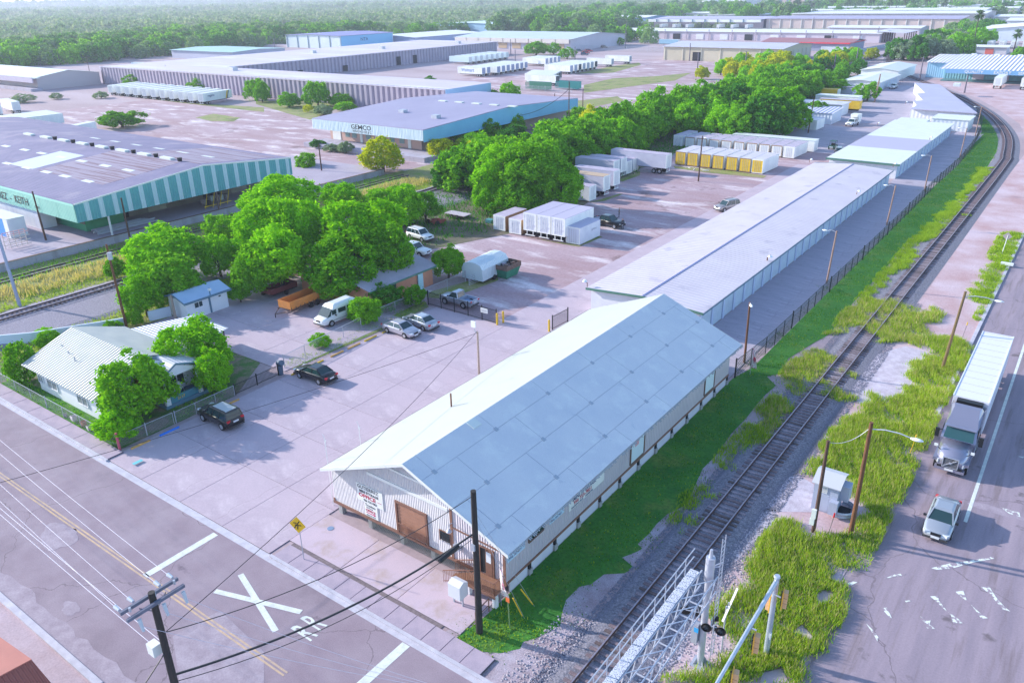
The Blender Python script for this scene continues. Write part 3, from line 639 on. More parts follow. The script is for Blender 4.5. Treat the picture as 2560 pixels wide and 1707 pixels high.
for i in range(7): MB().box(gx0+i*5.47, gx0+i*5.47+5.45, gy0-.09, gy0-.01, 3.9, gz).build('fascia_panel', cyw, gk)
for ya, yb, za, zc in ((gy0, gm, gz, 7.7), (gm, gy1, 7.7, gz)):
    MB().prism([(gx1+.02, ya, 3.6), (gx1+.02, yb, 3.6), (gx1+.02, yb, zc-.02), (gx1+.02, ya, za-.02)], (.08, 0, 0)).build('siding', cy, gk)
MB().box(gx1-3.6, gx1-3.4, gy0+3, gy1, 0, 3.6).build('wall', mat('pinkish_wall', (.50,.36,.32), .8), gk)
MB().box(gx0+3, gx1-3.61, gy0+3, gy0+3.2, 1.1, 3.9).build('front_wall', mat('peach_wall', (.58,.38,.33), .8), gk); MB().box(gx0+3, gx0+3.2, gy0+3.3, gy1, 0, 3.9).build('wall', wallw, gk)
for x, w_, m_ in ((gx0+5.5,3,white),(gx0+14.5,.9,white),(gx0+21,3,white),(gx0+31,1,white)): MB().box(x-w_/2, x+w_/2, gy0+2.9, gy0+2.99, 1.1, 3.5).build('door', m_, gk)
for x in (gx0+9.5, gx0+12, gx0+17, gx0+25.2, gx0+28.5): MB().box(x-.8, x+.8, gy0+2.92, gy0+2.99, 2.1, 3.4).build('window', mat('green_pane', (.20,.32,.32), .3), gk)
lettering(gk, 'GEMCO', blk, (gx0+14.3, gy0-.1, 4.95), (1, 0, 0), (0, 0, 1), 1.55, sx=1.3, bold=.02); lettering(gk, 'WAREHOUSE # 2', blk, (gx0+14.8, gy0-.1, 4.15), (1, 0, 0), (0, 0, 1), .85, bold=.01)
MB().box(gx0+13.8, gx0+21.9, gy0-.1, gy0-.093, 4.0, 6.25).build('sign_panel', cyw, gk)
MB().box(gx0+1, gx1+4, gy0-4.5, gy0+2.8, 0, 1.1).build('dock', stainc, gk)
for i in range(5): MB().box(gx0+14+i*6, gx0+16.6+i*6, gm-.6, gm+.6, 7.86, 8.1).build('ridge_skylight', membrane_w, gk)
for x, y in ((gx0+17, gy0+16), (gx0+31, gy0+13)): MB().box(x-.9, x+.9, y-.8, y+.8, 6.7, 7.8).build('roof_unit', steel, gk)

# ------------------------------------------------------------------ big L shaped fluted warehouse
bigr = mat('pale_worn_roof', (.60,.52,.56), .7, col2=(.53,.49,.60), scale=.06, stretch=(.4,2.,1), grain=.05, bscale=.8, stain=(.68,.66,.72), sscale=.05)
flute = mat('fluted_concrete', (.44,.38,.46), .8, col2=(.38,.33,.42), scale=.3, grain=.04, bscale=2)
bw = thing('warehouse', 'huge fluted concrete warehouse with an L shaped pale flat roof', 'warehouse', (-270, 198, 0))
X0, X1, Y0, Y1, ZT = -381, -171, 197.5, 221, 7.2
MB().box(X0, X1, Y0, Y1, ZT, ZT+.25).build('roof', bigr, bw)
MB().box(X0+1.5, X1-.4, Y0+.8, Y1-.4, 0, ZT-.003).build('wall', flute, bw)
mb = None
nfl = 84
for i in range(nfl):
    x = X0+(X1-X0)*(i+.5)/nfl; mb = MB(); mb.prism([(x-1.05, Y0+.8, 0), (x-.55, Y0+.1, 0), (x+.55, Y0+.1, 0), (x+1.05, Y0+.8, 0)], (0, 0, ZT+.35)); mb.build('wall_flute', flute, bw)
MB().box(X1+.003, X1+.1, Y0, Y1, .1, ZT+.2).build('end_cladding', mat('blue_cladding', (.36,.55,.80), .6), bw)
XA, XB, YB = -383, -318, 420
MB().box(XA, XB, Y1+.003, YB, ZT, ZT+.25).build('roof', bigr, bw); MB().box(XA+1, XB-.8, Y1+.3, YB-.5, 0, ZT-.003).build('wall', flute, bw)
for i in range(80):
    y = Y1+2+(YB-Y1-3)*(i+.5)/80; MB().prism([(XB-.8, y-1.0, 0), (XB-.1, y-.5, 0), (XB-.1, y+.5, 0), (XB-.8, y+1.0, 0)], (0, 0, ZT+.3)).build('wall_flute', flute, bw)
for y in (262, 291, 330, 343): MB().box(XB-.1, XB+.05, y-1.6, y+1.6, .3, 4.6 if y > 300 else 3).build('dock_opening', dark, bw)
for x, y in ((-352, 300), (-340, 340), (-330, 395), (-300, 212)): MB().box(x-1.5, x+1.5, y-1.2, y+1.2, ZT+.26, ZT+1.6).build('roof_unit', steel, bw)

# ------------------------------------------------------------------ warehouses farther away
def far(lab, x0, x1, y0, y1, e, r, ax, wc, rc, **k): return shed('warehouse', lab, x0, x1, y0, y1, e, r, ax, mat('far_wall_%d%d%d' % tuple(int(c*99) for c in wc), wc, .7, col2=tuple(c*.9 for c in wc), scale=.1), mat('far_roof_%d%d%d' % tuple(int(c*99) for c in rc), rc, .6, col2=tuple(c*.92 for c in rc), scale=.06), 1., **k)
palec = (.66,.68,.68); whitec = (.78,.80,.79); lav = (.50,.47,.66); beige = (.60,.50,.40)
n3 = far('pale and blue warehouse with a dark blue roof at the scrub edge left of centre', -522, -462, 420, 475, 8.8, 9.6, 'y', (.66,.76,.80), (.25,.24,.50))
MB().box(-461.9, -461.7, 421, 474, .5, 8.6).build('blue_cladding', mat('sky_blue_cladding', (.20,.52,.80), .6), n3); lettering(n3, 'NTA', navy, (-461.6, 440, 4.5), (0, 1, 0), (0, 0, 1), 3.2, sx=1.2)
for i in range(5): MB().box(-521+i*12, -520.4+i*12, 419.7, 419.95, 0, 8.6).build('downpipe', bluet, n3)
g1 = far('low green roofed warehouse behind the big fluted warehouse', -505, -440, 312, 352, 5, 5.8, 'x', (.45,.47,.60), (.38,.58,.56))
w4 = far('long white roofed warehouse with blue bays right of the blue walled one', -500, -442, 478, 560, 5.2, 6.8, 'y', (.35,.42,.62), whitec)
w3 = far('white warehouse with blue end wall at the edge of the scrubland', -560, -492, 640, 715, 8.5, 9.5, 'y', (.36,.60,.78), (.62,.76,.74))
w5 = far('wide warehouse with pale green roof and cream canopy beyond the trailer yard', -385, -289, 458, 530, 7.2, 9.8, 'x', (.55,.52,.60), (.54,.62,.66))
for i in range(9): MB().box(-384+i*10.6, -374+i*10.6, 456.5, 456.9, 4.6, 7.3).build('canopy_panel', mat('cream_canopy', (.66,.60,.56), .7), w5)
for i in range(8): MB().box(-381+i*11.5, -374+i*11.5, 457.7, 457.98, .9, 4.2).build('wall_bay', mat('ochre_wall', (.52,.38,.24), .8), w5)
w6 = far('very long white warehouse with lavender wall and small doors in the middle distance', -350, -135, 600, 640, 5.8, 7.0, 'x', (.60,.52,.60), whitec)
for i in range(11): MB().box(-342+i*19, -336+i*19, 599.7, 599.98, .3, 4.2).build('dock_door', wallw if i % 3 else dark, w6)
for i in range(12): MB().box(-346+i*18, -345.4+i*18, 599.2, 599.6, 0, 7.4).build('wall_rib', flute, w6)
w7 = far('blue warehouse with white roof half hidden by far trees', -520, -438, 850, 905, 7.5, 9, 'x', (.20,.36,.62), whitec)
w8 = far('lavender roofed warehouse with white canopy and trailers backed to it', -400, -285, 795, 860, 8, 9.5, 'x', (.20,.18,.24), lav)
MB().box(-401, -284, 784, 786, 5.5, 8).build('canopy', white, w8)
for i in range(8): MB().box(-392+i*13, -391+i*13, 783.4, 783.9, 5.5, 8).build('canopy_rib', bluet, w8)
w9 = far('long tan walled warehouse with dark lavender roof in the distance', -283, -118, 797, 880, 8.3, 9.6, 'x', (.60,.47,.46), (.42,.38,.54))
for i in range(16): MB().box(-280+i*10, -279.3+i*10, 796.4, 796.95, 0, 8.3).build('wall_rib', mat('tan_rib', (.66,.62,.62), .7), w9)
w10 = far('white roofed warehouse rising behind the tan walled one', -290, -112, 890, 960, 10, 11.5, 'x', (.58,.52,.56), whitec)
w11 = far('low white roofed shed in front of the tan walled warehouse', -195, -128, 690, 725, 5.5, 6.5, 'x', (.55,.50,.56), whitec)
cn = thing('open_canopy', 'open sided timber canopy at the end of the long white warehouse', 'canopy', (-133, 608, 0))
MB().prism([(-140, 604, 6.8), (-120, 604, 6.0), (-120, 604, 6.2), (-140, 604, 7.0)], (0, 42, 0)).build('roof', mat('far_pale_roof', (.62,.60,.70), .6), cn)
for i in range(6):
    for x in (-134.5, -121): MB().box(x-.3, x+.3, 606+i*7, 606.6+i*7, 0, 6.2).build('column', rust, cn)
w12 = far('low shed with a rusty red roof beside the rail curve', -183, -131, 513, 545, 4.6, 6.2, 'x', (.32,.34,.46), (.36,.15,.16))
MB().box(-130.9, -130.6, 512, 546, 4.4, 5.0).build('red_trim', mat('red_trim', (.75,.04,.07), .6), w12)
MB().box(-160, -131, 511.5, 511.8, 4.2, 4.9).build('red_trim', mat('red_trim', (.75,.04,.07), .6), w12)
b6 = far('beige metal warehouse with one dark doorway behind the trees', -204, -139.3, 419, 467, 6.9, 8.4, 'x', (.56,.50,.38), (.54,.53,.62))
for i in range(7): MB().box(-203.5+i*10.6, -203.1+i*10.6, 418.7, 418.97, 0, 6.8).build('downpipe', mat('beige_pipe', (.62,.58,.48), .7), b6)
MB().box(-187, -182.5, 418.85, 418.98, 0, 4.4).build('doorway', dark, b6); MB().box(-139.25, -139.1, 428, 434, 0, 5).build('doorway', dark, b6)
for y in (440, 447, 454, 461): MB().box(-139.25, -139.15, y-2.5, y+2.5, 0, 5.4).build('sliding_door', mat('pale_olive', (.52,.50,.42), .7), b6)
w13 = far('big white roofed warehouse far off at top right', -228, -128, 1010, 1075, 10, 11.5, 'x', (.60,.62,.66), whitec)
w14 = far('farthest white warehouse near the power station', -236, -126, 1260, 1330, 9, 10, 'x', (.55,.54,.64), palec)
for i, (x0, x1, y0, y1, z) in enumerate(((-470,-420,985,1040,8),(-400,-330,930,975,8),(-330,-240,1050,1110,9),(-700,-640,1250,1300,6),(-820,-740,1500,1560,7),(-150,-60,1450,1520,9),(-620,-560,1050,1090,6),(-40,30,1180,1240,7),(-20,60,1000,1050,8),(-560,-500,1500,1560,10))):
    far(['white shed left of the twin storage tanks','pale shed behind the lavender roof','long pale shed behind the tan warehouse','lone white house roof deep in the scrubland','white shed on the far horizon','pale warehouse by the power pylons','white roof among the trees beyond the blue warehouse','white shed at the right horizon','pale shed behind the right hand tree belt','pale block beside the tall brick building'][i], x0, x1, y0, y1, z, z+1, 'x', (.62,.60,.66), whitec)
for lb_, bx in (('long white shed between the distant warehouses and the tanks',(-300,-215,985,1040,8)),('low pale warehouse right of the farthest white roofs',(-105,-30,900,950,7)),('distant pale blue warehouse in the second row at the top',(-430,-340,1085,1130,8)),('far white warehouse in the topmost row, right part',(-215,-110,1120,1170,9)),('far lavender warehouse in the topmost row, left part',(-345,-245,1190,1240,9)),('thin white roof just under the skyline at the right',(-130,-10,1330,1390,9)),('pale roofs left of the twin tanks near the skyline',(-760,-640,1100,1150,7)),('white shed behind the lavender roofed warehouse, farther row',(-560,-470,1180,1230,8))):
    far(lb_, *bx[:4], bx[4], bx[4]+1.2, 'x', (.60,.55,.60), whitec)
w15 = far('large pale gabled warehouse at the right edge behind palm trees', -84, -30, 645, 720, 6.8, 9.2, 'y', (.60,.68,.78), whitec)
w16 = far('small white office shed with a red door right of the tree belt', -76, -52, 520, 535, 3.6, 4.2, 'x', (.66,.64,.70), whitec)
MB().box(-62, -58, 519.8, 519.98, 0, 2.8).build('door', mat('coral_door', (.75,.16,.12), .6), w16)
w17 = far('pale warehouse peeking in at the top right corner', -84, 10, 800, 850, 7, 8.5, 'x', (.62,.60,.72), whitec)
# QUALITY EXPORT
tealw = mat('teal_siding', (.20,.44,.52), .6, col2=(.17,.40,.48), scale=.2, corr=(0, 1., .05)); ribq = mat('pale_ribbed_roof', (.66,.64,.74), .5, corr=(0, 1.4, .12))
qx0, qx1, qy0, qy1 = -57.2, 25, 372, 418
q = thing('warehouse', 'teal warehouse with pale ribbed roof and lettered canopy at right edge', 'warehouse', (-20, qy0, 0))
MB().box(qx0, qx1, qy0+1, qy1, -.02, 5.5).build('wall', tealw, q); MB().box(qx0-7.6, qx0-.05, qy0+6, qy1-1, 0, 5.8).build('side_wing', mat('blue_siding', (.28,.50,.68), .6, corr=(0, .8, .05)), q)
MB().prism([(qx0-.3, qy0-10.5, 4.9), (qx0-.3, qy1-14, 7.4), (qx0-.3, qy1-14, 7.6), (qx0-.3, qy0-10.5, 5.1)], (qx1-qx0, 0, 0)).build('roof', ribq, q)
MB().prism([(qx0-.3, qy1-13.9, 7.4), (qx0-.3, qy1+1, 5.6), (qx0-.3, qy1+1, 5.8), (qx0-.3, qy1-13.9, 7.6)], (qx1-qx0, 0, 0)).build('roof', ribq, q)
MB().prism([(qx0-8, qy0+5, 5.9), (qx0-8, qy1-14, 7.2), (qx0-8, qy1-14, 7.4), (qx0-8, qy0+5, 6.1)], (7.6, 0, 0)).build('roof', ribq, q)
MB().box(qx0+2, qx1, qy0-10.9, qy0-10.6, 3.4, 4.98).build('canopy_fascia', mat('blue_fascia', (.16,.36,.62), .6), q)
lettering(q, 'QUALITY        EXPORT     SERVICE', white, (qx0+8.6, qy0-10.95, 3.75), (1, 0, 0), (0, 0, 1), 1.35, sx=1.15, bold=.02)
for i in range(6): MB().box(-53+i*8.5, -51+i*8.5, qy1-14.8, qy1-13.2, 7.55, 7.9).build('ridge_vent', membrane_w, q)
for x in (-45, -36.5, -27): MB().box(x-2, x+2, qy0+.85, qy0+.98, .4, 4.2).build('dock_door', mat('pink_shutter', (.56,.46,.54), .7), q)
MB().box(qx0, qx1, qy0-6, qy0+.8, -.02, .35).build('dock_slab', mat('teal_dock', (.10,.24,.26), .8), q)
# left edge building
lb = shed('warehouse', 'low cream building with lavender canopy at the left edge of the photo', -470, -379, 168, 196, 5.2, 7.2, 'x', mat('cream_block', (.50,.44,.46), .8), membrane_w, .5)
for i in range(12): MB().box(-470+i*7.9, -462.2+i*7.9, 164.5, 164.9, 3.4, 5.6).build('canopy_panel', mat('lavender_canopy', (.44,.40,.52), .7), lb)
MB().box(-470, -376, 165, 168.2, 5.0, 5.3).build('canopy_roof', membrane_w, lb); MB().box(-480, -375, 163, 167.9, 0, 1.1).build('dock', stainc, lb)
# power station tower, tanks
for x, y, r, h in ((-536,1408,23,19),(-572,1420,13,16),(-640,1500,16,15)):
    t = thing('storage_tank', 'pale round storage tank on the skyline', 'tank', (x, y, 0), group='storage tanks on the skyline'); MB().cyl((x, y, 0), (x, y, h), r, r, 28).build('shell', mat('tank_white', (.68,.68,.76), .6), t, smooth=False); MB().cyl((x, y, h), (x, y, h+3), r, r*.2, 28).build('dome', mat('tank_white', (.68,.68,.76), .6), t)
t = thing('tower_block', 'tall tan brick block with dark window strips on the skyline', 'building', (-470, 1450, 0)); MB().box(-500, -440, 1430, 1470, 0, 40).build('wall', mat('tan_brick', (.56,.42,.42), .8), t)
for i in range(4): MB().box(-492+i*15, -486+i*15, 1429.5, 1429.9, 6, 38).build('window_strip', mat('dark_teal_glass', (.14,.22,.30), .4), t)
# ------------------------------------------------------------------ white house on the corner
hs = thing('house', 'white house with ribbed pale metal roof and gabled porch on the street corner', 'house', (-73, 28.3, 0))
hw = mat('house_white_stucco', (.80,.82,.86), .7, col2=(.76,.78,.83), scale=.6)
MB().box(-79.2, -67.2, 28.4, 37.8, -.02, 2.65).build('wall', hw, hs)
def quadroof(nm, pts, m, th=.07):
    a = [Vector(p) for p in pts]; return MB().prism(a, (0, 0, th)).build(nm, m, hs)
quadroof('roof', [(-80.3,27.6,2.62),(-66.9,27.6,2.62),(-68.2,33.2,4.55),(-80.9,33.2,4.55)], ribx)
quadroof('roof', [(-80.9,33.203,4.55),(-68.2,33.203,4.55),(-68.2,38.4,2.9),(-80.4,38.4,2.9)], ribx)
quadroof('roof', [(-79.3,38.0,2.93),(-69.0,38.0,2.93),(-71.5,45.0,2.5),(-78.0,45.0,2.5)], riby)
quadroof('roof', [(-70.2,34.9,3.95),(-65.2,34.9,3.85),(-65.2,32.9,2.72),(-70.2,32.9,2.82)], riby)
quadroof('roof', [(-70.2,34.903,3.95),(-65.2,34.903,3.85),(-65.2,38.9,2.62),(-70.2,38.9,2.8)], riby)
MB().prism([(-67.3,30.4,3.2),(-67.3,33.2,4.4),(-67.3,35.4,3.5),(-67.3,34.2,2.7)], (.12,0,0)).build('gable', hw, hs)
MB().prism([(-65.35,33.1,2.74),(-65.35,34.9,3.78),(-65.35,37.0,2.95),(-65.35,37.0,2.74)], (.08,0,0)).build('porch_gable', hw, hs)
for a, b_ in (((-65.15,32.8,2.72),(-65.15,34.9,3.9)),((-65.15,34.9,3.9),(-65.15,38.9,2.68)),((-67.0,30.2,3.35),(-68.1,33.2,4.62)),((-68.1,33.2,4.62),(-67.7,34.6,4.0))):
    MB().bar(a, b_, .12, .16).build('verge', bluet, hs)
MB().box(-67.1, -64.7, 33.0, 37.6, -.02, .35).build('porch_floor', mat('porch_blue', (.10,.22,.32), .8), hs)
for y in (33.3, 36.7): MB().box(-65.1, -64.7, y-.22, y+.22, .353, 1.2).build('porch_pier', hw, hs); MB().box(-65.0, -64.8, y-.08, y+.08, 1.203, 2.7).build('porch_post', hw, hs)
MB().box(-65.05, -64.85, 33.55, 36.45, .353, 1.0).build('porch_wall', mat('teal_wall', (.07,.25,.33), .8), hs)
lettering(hs, '2117', yellow, (-64.84, 34.3, .55), (0, 1, 0), (0, 0, 1), .38, bold=.01)
MB().box(-67.19, -67.15, 34.0, 36.6, .8, 2.3).build('window', glass, hs)
for y in (34.0, 34.9, 35.8, 36.6): MB().box(-67.14, -67.08, y-.05, y+.05, .8, 2.35).build('mullion', hw, hs)
for x, w_, z0, z1 in ((-78.6, .9, 1.0, 2.3), (-76.3, 1.9, .9, 2.4), (-73.2, .8, 1.9, 2.4), (-70.6, 1.8, .9, 2.4)):
    o = MB().box(x-w_/2, x+w_/2, 28.34, 28.39, z0, z1).build('window', mat('grey_blind', (.22,.25,.27), .4), hs)
    mb = MB(); mb.box(x-w_/2-.07, x-w_/2, 28.3, 28.38, z0-.07, z1+.07); mb.box(x+w_/2, x+w_/2+.07, 28.3, 28.38, z0-.07, z1+.07); mb.box(x-.02, x+.02, 28.3, 28.337, z0, z1); mb.box(x-w_/2, x+w_/2, 28.3, 28.337, (z0+z1)/2, (z0+z1)/2+.05); mb.box(x-w_/2, x+w_/2, 28.26, 28.337, z0-.08, z0-.002); mb.build('frame', hw, o)
for p in ((-71.9,44.6),(-77.6,44.6),(-75,44.6)): MB().box(p[0]-.05, p[0]+.05, p[1]-.05, p[1]+.05, 0, 2.5).build('carport_post', black, hs)
for x, y in ((-76.5,30.6),(-74.5,30.2),(-78.6,31.0)): MB().cyl((x,y,3.5),(x,y,4.0),.06).build('roof_vent', steel, hs)
for i, y in enumerate((34.2, 34.9, 35.6)):
    t = thing('porch_chair', ['white round backed chair at the left end of the porch', 'middle white round backed chair on the porch', 'white round backed chair at the right end of the porch'][i], 'chair', (-66.4, y, .35), group='white chairs on the porch')
    MB().cyl((-66.4, y, .8), (-66.4, y, .85), .28, n=12).build('seat', white, t); MB().prism([(-66.7+.0, y+.28*math.cos(a), 1.1+.32*math.sin(a)) for a in [k*math.pi/5 for k in range(10)]], (.05, 0, 0)).build('backrest', white, t)
    for dx, dy in ((-.2,-.2),(.2,-.2),(-.2,.2),(.2,.2)): MB().cyl((-66.4+dx, y+dy, .35), (-66.4+dx, y+dy, .8), .02, n=5).build('leg', white, t)
# small white shed with blue roof
sd = thing('shed', 'small white outbuilding with dark blue trim and pale blue roof behind the house', 'shed', (-84, 47, 0))
MB().box(-86.6, -82.9, 47.2, 52.8, -.02, 2.4).build('wall', hw, sd)
blr = mat('pale_blue_roof', (.40,.54,.72), .6, col2=(.36,.50,.68), scale=1)
MB().prism([(-82.4,46.7,2.35),(-82.4,53.1,2.35),(-84.6,53.1,3.1),(-84.6,46.7,3.1)], (0,0,.07)).build('roof', blr, sd); MB().prism([(-84.603,46.7,3.1),(-84.603,53.1,3.1),(-86.9,53.1,2.4),(-86.9,46.7,2.4)], (0,0,.07)).build('roof', blr, sd)
MB().box(-82.38, -82.3, 46.65, 53.15, 2.2, 2.45).build('fascia', bluet, sd)
for a, b_ in (((-82.4,46.65,2.4),(-84.6,46.65,3.15)),((-84.6,46.65,3.15),(-86.9,46.65,2.45))): MB().bar(a, b_, .08, .14).build('verge', bluet, sd)
o = MB().box(-82.89, -82.85, 48.3, 49.3, 1.3, 1.9).build('window', glass, sd); MB().box(-82.88, -82.82, 48.78, 48.84, 1.3, 1.9).build('mullion', white, o)
MB().box(-82.89, -82.85, 51.6, 51.9, 1.7, 1.85).build('window', glass, sd); MB().box(-82.89, -82.78, 50.2, 50.4, .1, 2.2).build('service_mast', bluet, sd); MB().cyl((-82.5,50.3,2.2),(-82.5,50.3,3.3),.07).build('service_mast', bluet, sd); MB().box(-82.6,-82.3,50.15,50.45,3.0,3.25).build('meter', white, sd)
# peach cottage under the big trees
oc = thing('cottage', 'small peach walled cottage with green trim half hidden under the big trees', 'house', (-70, 62, 0))
pch = mat('peach_stucco', (.62,.27,.16), .8, col2=(.56,.24,.14), scale=.6)
MB().box(-80, -67.2, 62, 73.2, -.02, 2.5).build('wall', pch, oc)
gsh = mat('grey_shingle', (.42,.38,.44), .85, col2=(.36,.33,.39), scale=1.2, grain=.1)
MB().prism([(-66.8,61.5,2.4),(-66.8,71.4,2.55),(-66.8,73.9,2.55)][0:1]+[(-66.8,73.9,2.4),(-73.6,73.9,3.9),(-73.6,61.5,3.9)], (0,0,.1)).build('roof', gsh, oc); MB().prism([(-73.603,61.5,3.9),(-73.603,73.9,3.9),(-80.5,73.9,2.4),(-80.5,61.5,2.4)], (0,0,.1)).build('roof', gsh, oc)
MB().box(-67.1, -66.95, 70.2, 71.1, 0, 2.2).build('door', mat('pale_green_door', (.45,.68,.72), .6), oc); MB().box(-66.78, -66.7, 61.5, 73.9, 2.3, 2.52).build('fascia', greent, oc)
MB().box(-67.18, -67.1, 64.5, 66.3, 1, 2.1).build('window', glass, oc)
# low white wall behind the house
lw = thing('garden_wall', 'low curved white wall behind the house along the railway grass', 'wall', (-90, 39, 0))
for a, b_ in (((-97,28),(-92,33.5)),((-92,33.5),(-88.6,39.6)),((-88.6,39.6),(-87.3,42.0)),((-86.9,44.5),(-86.2,47.0))):
    MB().bar((a[0],a[1],.6),(b_[0],b_[1],.6),.2,1.25).build('wall_section', mat('pale_blue_wall', (.66,.74,.86), .8), lw)
# ------------------------------------------------------------------ foliage
def leafmat(name, a, b, tr=.3, hue=.0):
    m = bpy.data.materials.new(name); m.use_nodes = True; t = m.node_tree; N = t.nodes; L = t.links; N.clear()
    out = N.new('ShaderNodeOutputMaterial'); geo = N.new('ShaderNodeNewGeometry'); oi = N.new('ShaderNodeObjectInfo')
    nz = N.new('ShaderNodeTexNoise'); nz.inputs['Scale'].default_value = .6; nz.inputs['Detail'].default_value = 3; L.new(geo.outputs['Position'], nz.inputs['Vector'])
    ad = N.new('ShaderNodeMath'); ad.operation = 'ADD'; L.new(geo.outputs['Random Per Island'], ad.inputs[0]); L.new(nz.outputs['Fac'], ad.inputs[1])
    ad2 = N.new('ShaderNodeMath'); ad2.operation = 'MULTIPLY_ADD'; L.new(oi.outputs['Random'], ad2.inputs[0]); ad2.inputs[1].default_value = .5; L.new(ad.outputs[0], ad2.inputs[2])
    mr = N.new('ShaderNodeMapRange'); mr.inputs[1].default_value = .35; mr.inputs[2].default_value = 1.65; L.new(ad2.outputs[0], mr.inputs[0])
    mx = N.new('ShaderNodeMix'); mx.data_type = 'RGBA'; L.new(mr.outputs[0], mx.inputs[0]); mx.inputs[6].default_value = (*a, 1); mx.inputs[7].default_value = (*b, 1)
    d = N.new('ShaderNodeBsdfDiffuse'); tl = N.new('ShaderNodeBsdfTranslucent'); L.new(mx.outputs[2], d.inputs[0])
    lt = N.new('ShaderNodeVectorMath'); lt.operation = 'MULTIPLY'; L.new(mx.outputs[2], lt.inputs[0]); lt.inputs[1].default_value = (1.5, 1.35, .6); L.new(lt.outputs[0], tl.inputs[0])
    ms = N.new('ShaderNodeMixShader'); ms.inputs[0].default_value = tr; L.new(d.outputs[0], ms.inputs[1]); L.new(tl.outputs[0], ms.inputs[2]); L.new(ms.outputs[0], out.inputs[0])
    return m
LM = {'lime': leafmat('lime_leaves', (.060,.28,.004), (.30,.66,.015), .32),
      'green': leafmat('green_leaves', (.030,.19,.006), (.22,.52,.02), .33),
      'dark': leafmat('dark_green_leaves', (.018,.12,.018), (.10,.32,.03), .28),
      'yellow': leafmat('yellow_green_leaves', (.20,.36,.008), (.60,.62,.015), .35),
      'grey': leafmat('grey_green_leaves', (.13,.22,.13), (.33,.45,.28), .25),
      'scrub': leafmat('scrub_leaves', (.07,.18,.07), (.24,.40,.16), .3), 'scrub2': leafmat('haze_paled_scrub_leaves', (.22,.30,.21), (.44,.52,.36), .3),  # scrub greens made paler, putting distance haze into the leaf colour
      'rusty': leafmat('rusty_leaves', (.14,.15,.01), (.52,.22,.03), .3),
      'tall': leafmat('tall_grass_blades', (.08,.26,.012), (.40,.54,.05), .3),
      'straw': leafmat('straw_grass_blades', (.28,.30,.11), (.56,.50,.25), .3),
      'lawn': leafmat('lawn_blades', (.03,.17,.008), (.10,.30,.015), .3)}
rng = np.random.default_rng(5)
def crown_data(nleaf, leaf, seed, nl=22, flat=.8, droop=.0, fine=True, rl=(.15,.27)):
    """leaf clumps on small lobes set over an uneven crown, with gaps between them; unit crown centred on the origin"""
    r = np.random.default_rng(seed); ph = r.uniform(0, 6.28, 6); lob = [(0, 0, -.05, .5)]
    for i in range(nl):
        z = 1-1.62*(i+.5)/nl+r.uniform(-.06, .06); z = max(-.72, min(.97, z)); a = i*2.39996+r.uniform(-.3, .3); q = math.sqrt(1-z*z)
        rad = .74+.10*math.sin(2*a+ph[0])+.09*math.sin(3*a+ph[1]+2*z)+.07*math.sin(5*z+ph[2])+r.uniform(-.13, .10)
        lr = r.uniform(*rl)*(1.0 if nl > 10 else 1.5); lob.append((math.cos(a)*q*rad, math.sin(a)*q*rad, z*rad*1.05*flat/.8, lr))
    lob = np.array(lob); wgt = lob[:, 3]**2; wgt[0] *= .35; wgt /= wgt.sum(); P = []; Nn = []; need = nleaf
    while need > 0:
        m = need*2; k = r.choice(len(lob), size=m, p=wgt); v = r.normal(size=(m, 3)); v /= np.linalg.norm(v, axis=1)[:, None]
        out = lob[k, :3]/(np.linalg.norm(lob[k, :3], axis=1)[:, None]+1e-6); v = v+out*.55+np.array([0, 0, .25]); v /= np.linalg.norm(v, axis=1)[:, None]
        rad = lob[k, 3]*r.uniform(.7, 1.22, m)*(1+.33*np.abs(r.normal(size=m))*(r.random(m) < .28)); p = lob[k, :3]+v*rad[:, None]
        d = np.linalg.norm(p[:, None, :]-lob[None, :, :3], axis=2)/lob[None, :, 3]; ok = d.min(axis=1) > .62
        P.append(p[ok][:need]); Nn.append(v[ok][:need]); need -= len(P[-1])
    P = np.concatenate(P); Nn = np.concatenate(Nn); n = len(P)
    P[:, 2] -= droop*np.hypot(P[:, 0], P[:, 1])**2
    nn = Nn+r.normal(size=(n, 3))*.75; nn /= np.linalg.norm(nn, axis=1)[:, None]
    t = np.cross(nn, r.normal(size=(n, 3))); t /= np.linalg.norm(t, axis=1)[:, None]; b = np.cross(nn, t)
    s = leaf*r.uniform(.55, 1.4, n)[:, None]
    V = np.empty((n, 4, 3)); V[:, 0] = P-t*s; V[:, 1] = P+b*s*.6; V[:, 2] = P+t*s-nn*s*.3; V[:, 3] = P-b*s*.6
    return V.reshape(-1, 3), np.arange(n*4).reshape(n, 4)
CROWN = {}
for i in range(4): v_, f2 = crown_data(11500, .048, 10+i, 80, rl=(.12,.22)); CROWN['near', i] = npmesh('crown', v_, f2, LM['green'])
for i in range(2): v_, f2 = crown_data(13000, .042, 30+i, 100, .8, .2, rl=(.10,.19)); CROWN['willow', i] = npmesh('crown', v_, f2, LM['green'])
for i in range(4): v_, f2 = crown_data(5200, .066, 50+i, 42, rl=(.14,.25)); CROWN['mid', i] = npmesh('crown', v_, f2, LM['green'])
for i in range(3): v_, f2 = crown_data(1300, .10, 70+i, 20, rl=(.2,.32)); CROWN['far', i] = npmesh('crown', v_, f2, LM['green'])
bark = mat('bark', (.09,.065,.05), .9, col2=(.05,.04,.035), scale=4)
TR = {}
